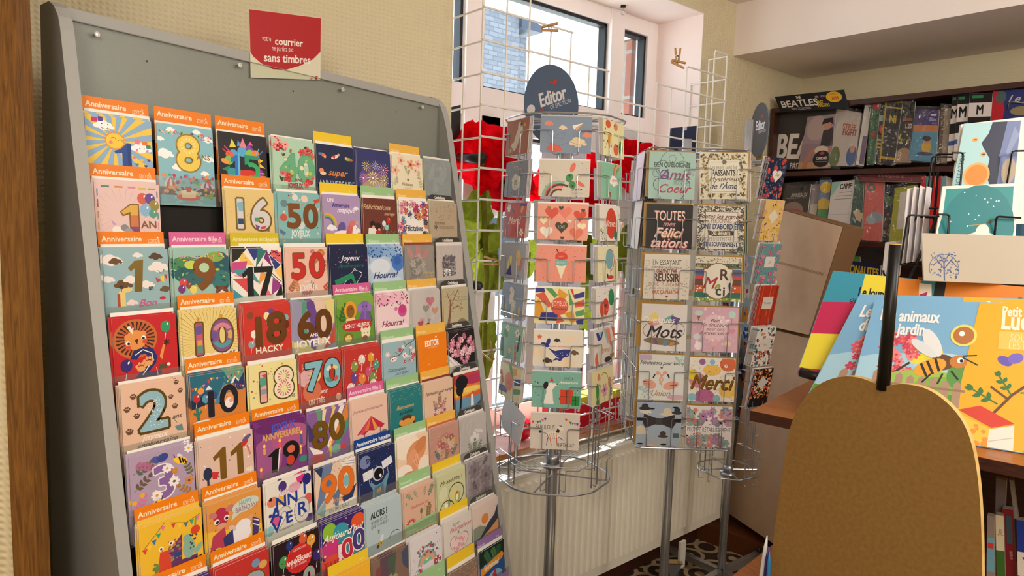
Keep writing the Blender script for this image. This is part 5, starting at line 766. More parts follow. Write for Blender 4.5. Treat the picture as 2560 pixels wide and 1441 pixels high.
QB=[('d6d0ba','gold-lace quote card Les mots sont les PASSANTS','d 420 5 2.2 8a7648,b8a878,5a4a2c c;r 19 16 83 86 dcd8c6;n 51 31 9 6a6458 Les mots sont les;N 51 43 12 3a3630 PASSANTS;I 54 56 10 6a5a40 Mystérieux;I 51 71 11 3a4458 de l\'Âme;l .8 5a5a5a 24 20 80 20;l .8 5a5a5a 24 83 80 83;f 52 20 6 6a6458 6a6458 6'),
('ddd8c8','line-patterned quote card Toutes les grandes PERSONNES with a banner','l .8 3a3a34 0 10 20 0;l .8 3a3a34 0 18 30 0;l .8 3a3a34 84 0 100 10;l .8 3a3a34 76 0 100 18;l .8 3a3a34 0 80 16 100;l .8 3a3a34 0 70 14 90;l .8 3a3a34 84 100 100 86;l .8 3a3a34 76 100 100 78;d 130 5 3.4 4a4840 r 0 0 100 12;d 130 6 3.4 4a4840 r 0 90 100 100;d 90 7 3.2 4a4840 r 0 10 14 92;d 90 8 3.2 4a4840 r 88 10 100 92;r 16 12 86 93 5a5650;r 17 13 85 92 dedace;I 51 22 9 6a3a40 Toutes les grandes;n 51 32 9 7a5a50 PERSONNES;N 51 44 11 3a4a70 ONT D\'ABORD ÉTÉ;p 4a4034 22 52 32 54 70 52 80 54 78 63 34 65 24 62;N 51 58 7 ece4d0 DES ENFANTS;n 51 71 9 7a7a80 MAIS PEU D\'ENTRE ELLES;N 51 82 9 3a4a68 S\'EN SOUVIENNENT.'),
('dcd6c4','patchwork MeRci! card with polka dots','d 90 5 .9 5a5a5a c 0 1 100 12;r 0 14 100 24 5a6a50;d 60 6 2.6 c8a860,2a3a3a r 0 14 100 24;r 0 26 22 40 5a6a98;r 78 26 100 40 5a6a98;r 0 40 20 48 c8504a;r 80 40 100 48 c8504a;r 0 48 20 62 6a4a40;r 80 48 100 62 6a4a40;r 0 62 100 76 c85a34;d 24 7 2 f0e0d0 c 0 62 100 76;r 0 76 100 88 3a7060;r 0 88 100 112 8aa038;d 40 8 2 e8ecd0 c 0 88 100 112;e 50 52 34 40 8a5a3a;r 18 24 82 80 8a5a3a;e 50 52 32 38 e4dfd0;r 20 26 80 78 e4dfd0;I 34 56 24 b03438 M;I 50 62 18 8aa038 e;T 64 38 22 5a4030 R;T 52 72 20 3a4a40 c;T 64 74 20 4a3a3a i;T 76 68 24 3a4060 !'),
('d6aebf','pink card with sweets and the words Plein de douceurs','d 70 5 .9 ecd4de c;s 50 44 31 18 e8c8d0 .9;I 50 28 7 6a4a4c Plein;i 50 37 8 6a4a4c de douceurs;i 50 46 7 6a4a4c pour ton;i 50 55 8 6a4a4c Anniversaire!;e 14 12 9 6 b8dcd4;p 9a6a44 10 18 18 18 14 30;c 86 14 8 b8dcd0;l 1.6 c88a80 86 22 86 36;h 88 50 7 e090a0;c 16 84 9 f4eef0;e 12 64 8 7 d8dce8;c 50 76 8 e8b0b8;l 1.6 c88a80 50 84 46 96;e 78 78 8 6 ecd0b0;d 12 6 3 f4e8ec f'),
('ebe5da','white Merci card with gold lettering on colour splashes','e 84 12 18 16 d8704a;e 20 50 20 16 d88a9a;e 50 26 20 12 ecc060;e 8 36 10 12 ecd040;e 36 86 22 18 b86a98;e 86 70 20 16 ecc468;e 8 86 10 8 8ac0c8;e 62 88 8 8 8ab8b8;c 28 8 7 9a6a9a;c 50 8 6 8ac0d8;c 80 16 4 f0e0d8;d 120 5 1.6 7a6a40,a89050,4a4a4a r;I 53 54 30 6a4218 Merci;I 52 52 30 au Merci',),
('eae4e2','white Prompt rétablissement card with a band of flowers','d 34 5 9 b080b0,d8907a,8a8a9a,8ab0a0,c8a0b8 f 2 6 98 40;d 34 6 8 8a8a9a,d8907a,b080b0,8ab0a0 f 2 66 98 98;d 20 7 3 2a2a30,7a5a7a l 2 6 98 98;r 0 44 100 58 eeeae8;n 50 51 10 5a5456 PROMPT RÉTABLISSEMENT')]
for r,(b,d,sp) in enumerate(QB): s2.card(1,ZB[r],.150,HB[r],b,sp,d,1 if r!=5 else 3,env='a8823a',env_dz=.006,env_du=.003,ew=.153,roll=[2.2,.5,0,0,0,0][r],sp=.0006)
for c,r,b,ed,n,d in((2,0,'efe6ee','6a5a50',6,'pink'),(2,1,'f2eee8','5a4030',6,'brown-edged'),(4,0,'efe8d8','f2ece0',4,'cream'),(4,1,'e8ece4','9ab0a0',6,'green-edged'),(4,2,'e8dca0','f0e8c0',3,'yellow')):
    s2.card(c,(ZA if c==2 else ZB)[r]-.005,.15,.158,b,'',d+' cards seen edge-on on the %s side of the square spinner, %s row'%('left' if c==2 else 'right',ORD[r]),n,edge=ed,gap=.0065,fan=.6)
for c in(6,7):
    for r in range(6):
        e=sheet('envelope',.157,.15,.004,'9c7a3a' if (c+r)%3 else 'paperback','',s2.M(c,ZA[r])); tag(e,'%s envelope seen from behind, %s row at the back of the square spinner'%('gold' if (c+r)%3 else 'white',ORD[r]),'envelope','envelopes at the back of the square spinner')
# ---- narrow spinner with notebooks
pp=at(1805,1432,2.93); pp=V((hz(1803,1432,.05).x,hz(1803,1432,.05).y,0)); D3=(pp-CAM).dot(FW)
A3=toCam(pp)+46
s3=Spinner('narrow wire spinner of patterned notebooks beside the cardboard boxes',pp,1.93,[(A3,.125,0),(A3-90,.125,0),(A3+90,.125,0),(A3+180,.125,0)],.055,.0165)
n3,x3_,o3=s3.cols[0]; s3.lean=-.17
zc=lambda x,y:hit(x,y,n3,o3).z
T3=[(1935,395,500),(1925,500,602),(1917,608,712),(1907,712,812),(1897,815,915),(1888,918,1016)]
Z3=[zc(x,b) for x,t_,b in T3]; H3=[zc(x,t_)-zc(x,b) for x,t_,b in T3]
s3.base(A3+12,.30); s3.collar(zc(1850,1212))
sq=[(.128*math.cos(R(A3+a)),.128*math.sin(R(A3+a))) for a in(-25,25,65,115,155,205,245,295)]
s3.ring(zc(1850,1205),sq,.003); s3.ring(zc(1880,400),sq,.0026)
for i in range(4): s3.uprights(i,zc(1850,1205),zc(1880,395),.02)
dz=Z3[4]-Z3[5]
for i in range(4):
    for r in range(8):
        if i==3 and r<6: continue
        s3.pocket(i,Z3[5]-(r-5)*dz if r>5 else Z3[r],.16,.105)
w3=.10
NB=[('262c48','navy notebook with red flowers and a heart label','d 40 5 9 c84038,d85a48,3a4a6a f;d 60 8 4 4a6a8a,8aa0b0 l;h 56 66 26 f0e6dc;I 60 64 11 3a3434 Toi'),
('e6c080','yellow pineapple notebook with a diamond label','d 20 5 9 e0c040,d8b050 c;d 34 6 5 2a4a50,e08a9a l;p e6dccc 52 34 78 62 52 90 26 62;i 52 62 8 b09870 love'.replace(';i 52 62 8 b09870 love','')),
('6a9a9c','teal notebook with pink flowers and a square label','d 26 5 9 d8507a,e890a8 f;d 50 8 3 3a5a60,c8a850 l;r 24 50 76 92 e4dcd4;n 50 70 12 b05a6a Joli'),
('b83a24','red striped notebook with a label','r 14 0 18 200 d8602c;r 30 30 33 200 8a2a24;r 56 0 59 120 e08040;r 72 20 76 200 d8502c;r 88 0 92 160 8a2a24;r 26 44 80 92 ddd4cc;n 53 68 10 4a4444 Mes notes'),
('e9e4dc','white terrazzo notebook with a label','d 110 5 5.5 2a3a5a,c85a3c,3a7a80,4a4a4a,d8907a e;r 26 44 84 96 e0dad2;n 55 70 10 b06a60 Merci'.replace(' e;r',' c;r')),
('1f1a20','black notebook with orange confetti and a diamond label','d 190 5 4 d86a2c,e0a040,c83a34,f0e0c0 c 2 2 98 120;p d8d4d0 52 30 80 58 52 86 24 58')]
for r,(b,d,sp) in enumerate(NB): s3.card(0,Z3[r],w3,H3[r],b,sp,d+' on the narrow spinner',[4,4,4,4,5,1][r],'notebooks on the narrow spinner',env='f2eef2',edge='e8dcd8',name='notebook',cat='notebook',gap=.005,ew=w3*1.06)
for c in(1,2):
    for r in range(6):
        if c==2 and r>3: continue
        e=sheet('envelope',w3,H3[r]*1.02,.006,'paperback',None,s3.M(c,Z3[r]+.004)); tag(e,'plain white envelope, %s row on the %s side of the narrow spinner'%(ORD[r],'left' if c==1 else 'far'),'envelope','white envelopes on the narrow spinner')
ct=at(1897,330,D3-.02); n4=(V((CAM.x-ct.x,CAM.y-ct.y,0)).normalized()); xx=ZV.cross(n4); n5=(n4*math.cos(R(65))+xx*-math.sin(R(65))).normalized(); x5=ZV.cross(n5)
oval_sign(s3.root,frame(ct-ZV*.105,x5,ZV,n5),.17,.225)
mb=MB(); q=ct-ZV*.14; mb.hexa([q+x5*-.03-n5*.012,q+x5*.03-n5*.012,q+x5*.03-n5*.006,q+x5*-.03-n5*.006,q+x5*-.018-n5*.012+ZV*.08,q+x5*.018-n5*.012+ZV*.08,q+x5*.018-n5*.006+ZV*.08,q+x5*-.018-n5*.006+ZV*.08],'mdf'); child(mb,'sign_stand',s3.root)
# wheeled white stand leg under the radiator
q=hz(1702,1430,.05); ws=empty('castor_stand',(q.x,q.y,0),'white metal post on a castor wheel standing under the radiator','stand')
mb=MB(); q2=hy(1700,1345,q.y); mb.box((q.x-.018,q.y-.006,.07),(q.x+.018,q.y+.006,.185),'wirewhite'); child(mb,'post',ws)
c0=at(1680,1418,(q-CAM).dot(FW)-.02); mb=MB(); a=FW.cross(ZV).normalized(); f_=V((FW.x,FW.y,0)).normalized()
cc=V((c0.x,c0.y,.045)); mb.tube([cc-f_*.011,cc+f_*.011],.045,'rubber',24); child(mb,'wheel',ws)
mb=MB(); mb.tube([cc-f_*.0125,cc-f_*.0115],.028,'5a5c60',20); child(mb,'wheel_hub',ws)
mb=MB()
for sg in(-1,1): mb.slab([cc+f_*.015*sg+a*-.03+ZV*.055,cc+f_*.015*sg+a*.035+ZV*.055,cc+f_*.015*sg+a*.03+ZV*.03,cc+f_*.015*sg+a*.006-ZV*.008,cc+f_*.015*sg-a*.006-ZV*.008],f_*.002,'steel')
mb.hexa([cc+a*-.03-f_*.018+ZV*.053,cc+a*.04-f_*.018+ZV*.053,cc+a*.04+f_*.018+ZV*.053,cc+a*-.03+f_*.018+ZV*.053,cc+a*-.03-f_*.018+ZV*.058,cc+a*.04-f_*.018+ZV*.058,cc+a*.04+f_*.018+ZV*.058,cc+a*-.03+f_*.018+ZV*.058],'brass'); child(mb,'castor_fork',ws)
# ------------------------------------------------------------------ free quads: printed boards given by four corners
def quad(name,c,base,spec,t,label,cat,group=None,edge='e6e2da',aspect=None,parent=None,back=None):
    """c = TL,TR,BR,BL in world space; art units are percent of the top edge"""
    TL,TR,BR,BL=[V(p) for p in c]
    pn_=(TR-TL).cross(BL-TL); BR=CAM+(BR-CAM)*(pn_.dot(TL-CAM)/pn_.dot(BR-CAM))   # keep the board flat
    w=((TR-TL).length+(BR-BL).length)/2; h=((BL-TL).length+(BR-TR).length)/2
    if aspect: h=w*aspect
    n=(TR-TL).cross(TL-BL).normalized()
    if n.dot(CAM-TL)<0: n=-n
    def mp(x,y,z):
        u=x/w; v=1-y/h; return (TL*(1-u)+TR*u)*(1-v)+(BL*(1-u)+BR*u)*v+n*z
    mb=MB(); mb.face([mp(0,0,0),mp(w,0,0),mp(w,h,0),mp(0,h,0)],base)
    k=mb; P=[mp(0,0,0),mp(w,0,0),mp(w,h,0),mp(0,h,0),mp(0,0,-t),mp(w,0,-t),mp(w,h,-t),mp(0,h,-t)]
    k.mesh(P,[(4,7,6,5),(0,4,5,1),(1,5,6,2),(2,6,7,3),(3,7,4,0)],edge)
    if spec:
        b=MB(); art(b,spec,w,h); off=len(mb.v); mb.v+=[tuple(mp(*q)) for q in b.v]
        for f,i in zip(b.f,b.m): mb.f.append(tuple(j+off for j in f)); mb.m.append(mb.mi(b.k[i]))
    o=V(BL)*.5+V(BR)*.5; me=mb.build(name); me.data.transform(Matrix.Translation(-o)); me.location=o
    if parent: me.location=o-parent.location; me.parent=parent
    else: tag(me,label,cat,group)
    return me
def onplane(px,n,p): return [hit(x,y,n,p) for x,y in px]
# ---- wooden counter with a lower step
c0=hz(1876,1027,1.1); c1=hz(2560,1166,1.1); ct_=V((c1.x-c0.x,c1.y-c0.y,0)).normalized(); cn=V((-ct_.y,ct_.x,0))   # along the front, and into the counter
if cn.x<0: cn=-cn
CT=empty('shop_counter',(c0+ct_*.5)*1.0-ZV*1.1,'brown wooden shop counter with a lower step on the right, books standing on it','counter')
def cbox(a0,a1,b0,b1,z0,z1,k,name):
    q=V((c0.x,c0.y,0)); P=[q+ct_*a+cn*b for a,b in((a0,b0),(a1,b0),(a1,b1),(a0,b1))]
    mb=MB(); mb.hexa([p+ZV*z0 for p in P]+[p+ZV*z1 for p in P],k); return child(mb,name,CT)
cbox(0,1.3,0,.55,1.078,1.1,'counter','top_board')
mb=MB(); q=V((c0.x,c0.y,0)); mb.slab([q+ct_*a+cn*-.0015+ZV*z for a,z in((0,1.077),(1.3,1.077),(1.3,1.0995),(0,1.0995))],cn*.0014,'darkwood'); child(mb,'edge_band',CT)
cbox(.16,1.3,.03,.55,.70,.72,'counter','shelf_board')
cbox(.16,.18,.05,.55,.0,1.078,'counter','side_panel'); cbox(.18,1.3,.53,.55,.72,1.078,'darkwood','back_panel')
q1=hz(1830,1441,.72); q2=hz(1925,1368,.72); lt=V((q2.x-q1.x,q2.y-q1.y,0)).normalized()
mb=MB(); A=q1-lt*.25; B=q2+lt*.16; mb.hexa([A-ZV*.022,A+ct_*.9-ZV*.022,B+ct_*.9-ZV*.022,B-ZV*.022,A,A+ct_*.9,B+ct_*.9,B],'counter'); child(mb,'step_board',CT)
mb=MB(); mb.hexa([A+ct_*.02+lt*.03-ZV*.72,A+ct_*.9+lt*.03-ZV*.72,A+ct_*.9+lt*.05-ZV*.72,A+ct_*.02+lt*.05-ZV*.72,A+ct_*.02+lt*.03-ZV*.022,A+ct_*.9+lt*.03-ZV*.022,A+ct_*.9+lt*.05-ZV*.022,A+ct_*.02+lt*.05-ZV*.022],'counter'); child(mb,'front_panel',CT)
# ---- picture books leaning on the counter
bl=hz(2103,1060,1.103); br=hz(2549,1131,1.103); be=(br-bl).normalized(); bn=V((-be.y,be.x,0)); bn=bn if bn.dot(bl-CAM)>0 else -bn
up_=(ZV*math.cos(R(24))+bn*math.sin(R(24))); pn=be.cross(up_)
def bk(px,off): return onplane(px,pn,bl+bn*off)
BEE='e 30 50 40 14 a8d4ec;e 46 42 16 8 b8dcf0;d 14 5 3 f0e040,e8d838 c 28 26 42 40;d 44 6 2.6 e0586a,f08a8a,c8405a f 12 24 32 52;l 1.4 4a2a24 12 58 20 50 28 42;l 1.2 4a2a24 12 58 24 58 32 52;e 40 53 24 7 a0c858;e 50 56 18 7 86b84c;e 54 48 6 8 5a9a4a;r 0 60 62 112 5a9a3c;p f0b41e 60.5 0 100 0 100 112 50 112 56 48;p b09078 10 50 12 48 14 50 14 64 10 64;p b09078 16 51 18 49 20 51 20 65 16 65;p b09078 22 51 24 49 26 51 26 65 22 65;p b09078 28 52 30 50 32 52 32 66 28 66;p b09078 34 52 36 50 38 52 38 66 34 66;p b09078 40 52 42 50 44 52 44 66 40 66;p b09078 46 53 48 51 50 53 50 67 46 67;p b09078 52 53 54 51 56 53 56 67 52 67;r 8 56 58 57.5 9a7a64;N 23 11 7.5 f4f4f4 Les animaux;N 21 20 7.5 f4f4f4 du jardin;c 54 22 7 e4e078;c 54 22 5.6 b8743a;c 53 21 1.6 fff;e 45 40 6 5 6a4422;e 39 44 9 5 e8a830 -30;l 1.4 2a2018 34 42 38 50;l 1.4 2a2018 37 40 41 48;l 1.4 2a2018 41 38 44 46;e 53 39 4.5 4 c88038;c 54 38 1.8 fff;c 54.6 38.2 1 111;l .8 222 55 35 62 34;l .8 222 55 36 63 40;e 38 28 4 10 e4e8ec -30;e 34 32 3 9 dce4ea -55;l 1 2a2018 40 48 36 54;l 1 2a2018 46 47 44 54;l 1 2a2018 50 45 54 50;N 83 11 11 fbf2dc Ludo;N 78 5.5 6 fbf2dc Petit;r 72 18 100 29 f6ca60;n 86 21.5 4.5 f8e4b0 SOULÈVE;n 86 26 4.5 f8e4b0 LES FLAPS;e 76 36 4 2.6 6a5ac0 30;e 81 34 4 3 7a68d0 -30;l 1.4 6a4424 72 68 80 56 88 48;l 1.2 6a4424 78 58 70 52;q 80 56 12 -120 3a7a3a 3;q 86 50 14 -60 3a7a3a 3;q 84 54 14 -10 4a8a3c 3;q 74 62 14 -150 3a7a3a 3;p d8402c 56 68 66 64 82 72 72 76;p f2c840 56 70 72 77 72 96 58 88;d 12 5 1.6 e8982c c 58 76 70 90;p f0ece2 71 77 82 73 82 100 70 100;l .5 c8c4ba 71 84 82 80;l .5 c8c4ba 71 91 82 88;c 69 100 4 d8302c;p 2a7a3a 70 100 84 94 98 106 94 112 70 112;N 86 103 5 f0f0e8 Auzou;c 91 91 6.5 88b83a;n 91 89 4 f0f4e0 Dès;n 91 93.5 4 f0f4e0 3 ans'
b1=quad('picture_book',bk([(2188,748),(2640,761),(2640,1148),(2103,1062)],0),'7db4de',BEE,.012,'picture book about garden animals with a bee, frontmost on the counter','book','picture books on the counter',edge='e8d8a0')
quad('picture_book',bk([(2150,736),(2600,748),(2600,1120),(1992,1040)],.028),'7db4de',BEE,.012,'second garden animals book, its left edge showing behind the frontmost one','book','picture books on the counter')
quad('picture_book',bk([(2083,677),(2330,702),(2330,980),(1992,932)],.075),'3a9ab8','r 34 0 76 30 f0e040;r 60 0 90 36 e88a28;r 88 4 120 40 ece4d4;p c8285a 0 34 36 30 36 64 0 68;p ece0cc 36 30 76 26 76 64 36 64;p f0e040 0 68 36 64 36 102 0 106;r 36 64 100 110 4a98b8;p c8285a 0 104 100 100 100 112 0 114;r 0 112 100 140 4a9a3c;N 44 19 9 1c1a1c Le loup;i 44 28 6 2a2a2a qui voulait;p c8285a 88 16 96 12 94 20;p e88a28 94 22 100 18 98 28',.014,'picture book with a patchwork cover of pink, yellow and blue blocks, left of the bee books','book','picture books on the counter')
quad('picture_book',bk([(2296,694),(2700,730),(2690,900),(2262,880)],.10),'df8428','r 0 0 4 80 2a2a2a;r 5 0 12 80 5a9a9a;r 12 0 19 80 2a2a2a;i 73 12 6 4a3a30 Petite;N 90 13 7 2a2624 & Grande',.016,'orange picture book with black and teal spine stripes behind the bee books','book','picture books on the counter')
quad('picture_book',bk([(2318,671),(2700,704),(2690,860),(2280,840)],.13),'2c4258','r 0 0 7 80 26262a;r 7 0 16 80 d8302c;r 16 0 24 80 222226;r 0 0 100 1 d8605a;i 82 10 6 8a98a4 Petite',.016,'navy picture book with a red spine stripe behind the orange one','book','picture books on the counter')
# black book easel rail under the patchwork book
mb=MB(); pa=bk([(2000,930)],.06)[0]; pb=bk([(2070,950)],.06)[0]; mb.tube([pa,pb],.011,'blackplastic',12); tag(mb.build('book_ledge',None,None,True),'short black rail holding the foot of the patchwork picture book','ledge')
# ---- apple-shaped board seen from behind
AX=1.03
out=[(1905,1900),(1900,1700),(1912,1560),(1925,1441),(1934,1350),(1947,1250),(1961,1150),(1972,1085),(1988,1035),(2016,990),(2056,957),(2105,942),(2148,945),(2182,957),(2206,967),(2232,963),(2262,961),(2302,968),(2340,986),(2378,1018),(2408,1058),(2428,1108),(2440,1165),(2448,1235),(2453,1320),(2455,1441),(2455,1560),(2440,1750),(2410,1900)]
P=[hx(x,y,AX) for x,y in out]
zmin=.722; P=[p if p.z>zmin else V((AX,p.y,zmin)) for p in P]
# smooth the outline
Q=[]
for i in range(len(P)-1):
    a,b,c,d=P[max(i-1,0)],P[i],P[i+1],P[min(i+2,len(P)-1)]
    for t in(0,.25,.5,.75): Q.append(.5*((2*b)+(c-a)*t+(2*a-5*b+4*c-d)*t*t+(3*b-a-3*c+d)*t**3))
Q.append(P[-1]); Q=[q for i,q in enumerate(Q) if i==0 or (q-Q[i-1]).length>1e-4]
AB=empty('apple_board',(AX,sum(p.y for p in P)/len(P),zmin),'apple-shaped brown fibreboard seen from behind, with a black stem, in the right foreground','board')
mb=MB(); mb.slab(Q,(.0125,0,0),'mdf','mdfedge'); child(mb,'board_panel',AB)
mb=MB(); s0=hx(2207,975,AX+.006); s1_=hx(2238,612,AX+.006); mb.tube([s0,s1_],[.0092,.0078],'blackmetal',14); child(mb,'stem',AB,True)
mb=MB(); dd=(s1_-s0).normalized(); mb.tube([s1_,s1_+dd*.0012],.0079,'mdfedge',14); child(mb,'stem_cap',AB)
# pens in clear film beside the board
for k,(a,b,c_,r_,l) in enumerate((((1918,1340),(1903,1441),'d8dce0',.0032,'silver'),((1921,1368),(1912,1452),'3a2a70',.003,'purple'),((1924,1380),(1920,1455),'2a78b0',.003,'blue'))):
    p=hx(*a,AX-.012-.006*k); q=hx(*b,AX-.012-.006*k); u=(q-p).normalized(); e_=q+u*((q.z-.722)/-u.z if u.z<0 else .1)
    mb=MB(); mb.tube([p,p+u*.02,e_],[.0008,r_,r_],c_,8); tag(mb.build('pen',None,None,True),'%s pen standing against the left edge of the apple-shaped board'%l,'pen','pens beside the apple board')
p=hx(1914,1330,AX-.03); mb=MB()
# ---- magazines and books in the open compartment under the counter top
XS=cn
def cp(px,b): return onplane(px,cn,V((c0.x,c0.y,0))+cn*b)
for px,b_,base,sp,l in(
 ([(2490,1195),(2516,1203),(2512,1300),(2488,1290)],.16,'6a6060','','grey-brown magazine standing at the back of the compartment'),
 ([(2468,1290),(2486,1294),(2486,1460),(2466,1456)],.10,'8a8078','r 0 350 100 900 6aa0b8;r 10 430 90 520 c83a34','blue-footed grey booklet at the left end of the lower compartment'),
 ([(2489,1288),(2509,1291),(2514,1470),(2492,1466)],.12,'d8ceb0','r 0 520 100 1000 3a6a2c;v 50 250 60 8a3a34 Questions','cream booklet with a green foot in the lower compartment'),
 ([(2506,1272),(2533,1276),(2540,1476),(2516,1472)],.135,'7a1a24','r 30 80 84 420 3a5660;v 56 560 44 c8a0a4 au royaume','dark red book with a teal patch in the lower compartment'),
 ([(2541,1300),(2600,1310),(2604,1480),(2545,1470)],.12,'1c3a9a','r 0 170 100 300 e0dcd4;p 223066 20 200 40 190 50 204 64 190 80 200 64 222 40 222','blue and white booklet at the right edge of the picture'),
 ([(2523,1200),(2533,1203),(2546,1300),(2536,1298)],.2,'a09890','','thin pale magazine leaning behind the dark red book')):
    quad('booklet',cp(px,b_),base,sp,.02,l,'booklet','booklets under the counter top',edge='b8b0a4')
# ---- black wire card stand behind the books
WS=empty('wire_card_stand',at(2420,690,1.62),'black wire card stand behind the picture books on the counter','card stand')
def wire(px,D,r=.0022):
    mb=MB(); D=D if isinstance(D,(list,tuple)) else [D]*len(px); rod(mb,[at(x,y,d) for (x,y),d in zip(px,D)],r,'blackmetal',.006,7); child(mb,'pocket_wire',WS)
wire([(2381,382),(2408,382),(2400,470)],1.60); wire([(2600,376),(2531,378),(2516,470)],1.60)
wire([(2381,393),(2331,391),(2314,522),(2352,520)],[1.61,1.63,1.63,1.6]); wire([(2381,386),(2340,386),(2324,520)],1.66)
wire([(2346,536),(2374,537),(2369,600)],1.52); wire([(2552,545),(2492,541),(2485,600)],1.52)
wire([(2348,541),(2270,538),(2250,664),(2290,660)],[1.53,1.55,1.55,1.55]); wire([(2345,545),(2290,542),(2262,600)],1.6)
wire([(2347,536),(2270,705)],1.58,.0035); wire([(2208,676),(2210,690),(2300,702)],1.6); wire([(2318,760),(2345,430)],1.68,.003); wire([(2620,800),(2600,360)],1.68,.003)
wire([(2518,273),(2522,255),(2600,262)],1.66); wire([(2381,396),(2382,405),(2600,400)],1.64); wire([(2250,664),(2600,690)],1.62)
quad('envelope',[at(2403,311,1.645),at(2580,290,1.645),at(2560,560,1.62),at(2370,560,1.62)],'ece6d8','',.006,'white envelope behind the orange sun card in the black stand','envelope','cards in the black wire stand')
quad('greeting_card',[at(2411,309,1.625),at(2553,301,1.625),at(2525,560,1.60),at(2362,560,1.60)],'a4ced4','p 1e2440 50 0 76 0 72 40 60 150 46 150 60 110 52 90 54 64 40 44 36 36 46 20;p 6a7aa8 76 0 100 0 100 150 60 150 70 60;p 8494b8 90 10 100 26 84 60 80 54;e 88 86 12 22 a89880;c 36 92 22 f0a860;c 36 92 18 e8842c;e 24 30 5 4 e8a050;e 42 56 5 4 e8a050;r 22 29 27 31 333;r 40 55 45 57 333;v 8 88 8 4a6a72 FÉLICITATION;p 1e2440 54 64 60 100 56 150 72 150 72 60',.002,'pale blue Félicitations card with an orange sun in the black wire stand','greeting card','cards in the black wire stand')
quad('greeting_card',[at(2357,466,1.545),at(2546,458,1.545),at(2535,660,1.51),at(2330,660,1.51)],'efe9dc','r 5 4 94 120 2a8a8c;e 50 60 48 60 1f7a80;c 56 100 36 dcd8cc;e 58 66 9 12 e6e2d6;d 40 5 1.2 3a5a78,c85a5a c 30 76 82 110;d 16 6 1 dff c 8 10 92 60;e 66 52 5 2 4a4a3a -20;l 1 b09050 40 56 62 54;d 10 8 3 d88a7a l 34 78 78 100;v 13 86 6 c8b060 JOYEUX',.003,'teal card with a white dotted ornament in the black wire stand','greeting card','cards in the black wire stand')
quad('greeting_card',[at(2305,583,1.46),at(2660,594,1.46),at(2650,716,1.45),at(2310,702,1.45)],'b9b0a0','l 1 4a5a8a 15 36 15 20;l .7 4a5a8a 15 26 9 18;l .7 4a5a8a 15 26 22 17;l .6 4a5a8a 15 22 12 15;l .6 4a5a8a 15 22 19 14;l .6 4a5a8a 11 20 7 24;l .6 4a5a8a 20 19 24 24;a 15 26 11 -20 200 .5 5a6a98;d 70 5 1 4a5a8a,6a78a4 l 6 14 25 32',.004,'large pale grey card with a small blue tree, in front of the teal card','greeting card','cards in the black wire stand')
for k in range(4):
    x=2252+k*17
    quad('envelope',[at(x+18-k*1,466+[6,0,-2,0][k],1.56+k*.01),at(x+30-k*1,470,1.60+k*.01),at(x+15-k*2,656-k*2,1.60+k*.01),at(x-1-k*1,660-k*2,1.56+k*.01)],'ebe6ec','',.0015,'white envelope standing in the left pocket of the black wire stand','envelope','white envelopes in the left pocket of the black stand')
# ---- bookcase along the right wall
BX=3.235
BC=empty('bookcase',(3.39,.4,0),'dark brown wooden bookcase filled with bagged magazines along the right wall','bookcase')
def bbox(x0,x1,y0,y1,z0,z1,name,k='darkwood'):
    mb=MB(); mb.box((x0,y0,z0),(x1,y1,z1),k); return child(mb,name,BC)
for z in(2.098,1.785,1.458,1.13,.8): bbox(BX,XB-.02,-1.2,YW-.012,z-.022,z,'shelf_board')
bbox(XB-.022,XB-.004,-1.2,YW-.01,.1,2.1,'back_panel'); bbox(BX,XB-.02,YW-.03,YW-.011,.1,2.077,'side_panel'); bbox(BX,XB-.02,-.62,-.60,.1,2.077,'side_panel')
q=hz(1783,1319,.085); r_=hz(1912,1365,.085); e_=(r_-q).normalized(); f_=V((-e_.y,e_.x,0)); f_=f_ if f_.x>0 else -f_; q=q-e_*.25; r_=r_+e_*.9
mb=MB(); P=[q,r_,r_+f_*.5,q+f_*.5]; mb.hexa([V((p.x,p.y,0)) for p in P]+P,'plinth'); struct(mb.build('trim_6'))
def mag(px,dx,base,sp,label,t=.008,bag=True,group='magazines on the bookcase',name='magazine',cat='magazine',edge='d0c8bc'):
    c=[hx(x,y,BX+dx) for x,y in px]
    c[2]=hx(*px[2],BX+dx-.02) ; c[3]=hx(*px[3],BX+dx-.02)
    o=quad(name,c,base,sp,t,label,cat,group,edge)
    if bag:
        n=V((-1,0,0)); C4=[p+n*.004 for p in c]; m_=sum(C4,V())/4; C4=[m_+(p-m_)*1.06+ZV*(.008 if i<2 else 0) for i,p in enumerate(C4)]
        mb=MB(); G=6
        for i in range(G):
            for j in range(G):
                def gp(i,j):
                    u,v=i/G,j/G; p=(C4[0]*(1-u)+C4[1]*u)*(1-v)+(C4[3]*(1-u)+C4[2]*u)*v; return p+n*(.003*math.sin(7*u+3*v*v)+.003*math.sin(9*v+5*u))
                mb.face([gp(i,j),gp(i+1,j),gp(i+1,j+1),gp(i,j+1)],'bag')
        b=mb.build('plastic_bag'); b.parent=o; b.matrix_parent_inverse=Matrix.Translation(-o.location); b['label']='clear plastic bag'
BT=empty('vinyl_box_set',hx(2020,425,BX+.05),'charcoal vinyl record pack with a black header card and yellow price disc','record pack')
B1=lambda px,d:[hx(x,y,BX+d) for x,y in px]
quad('backing_board',B1([(1951,281),(2122,270),(2100,424),(1928,424)],.05),'3a3838','N 30 50 34 d8cfc8 BEA;N 36 78 8 c8c0bc PAST',.01,'','',parent=BT,edge='222')
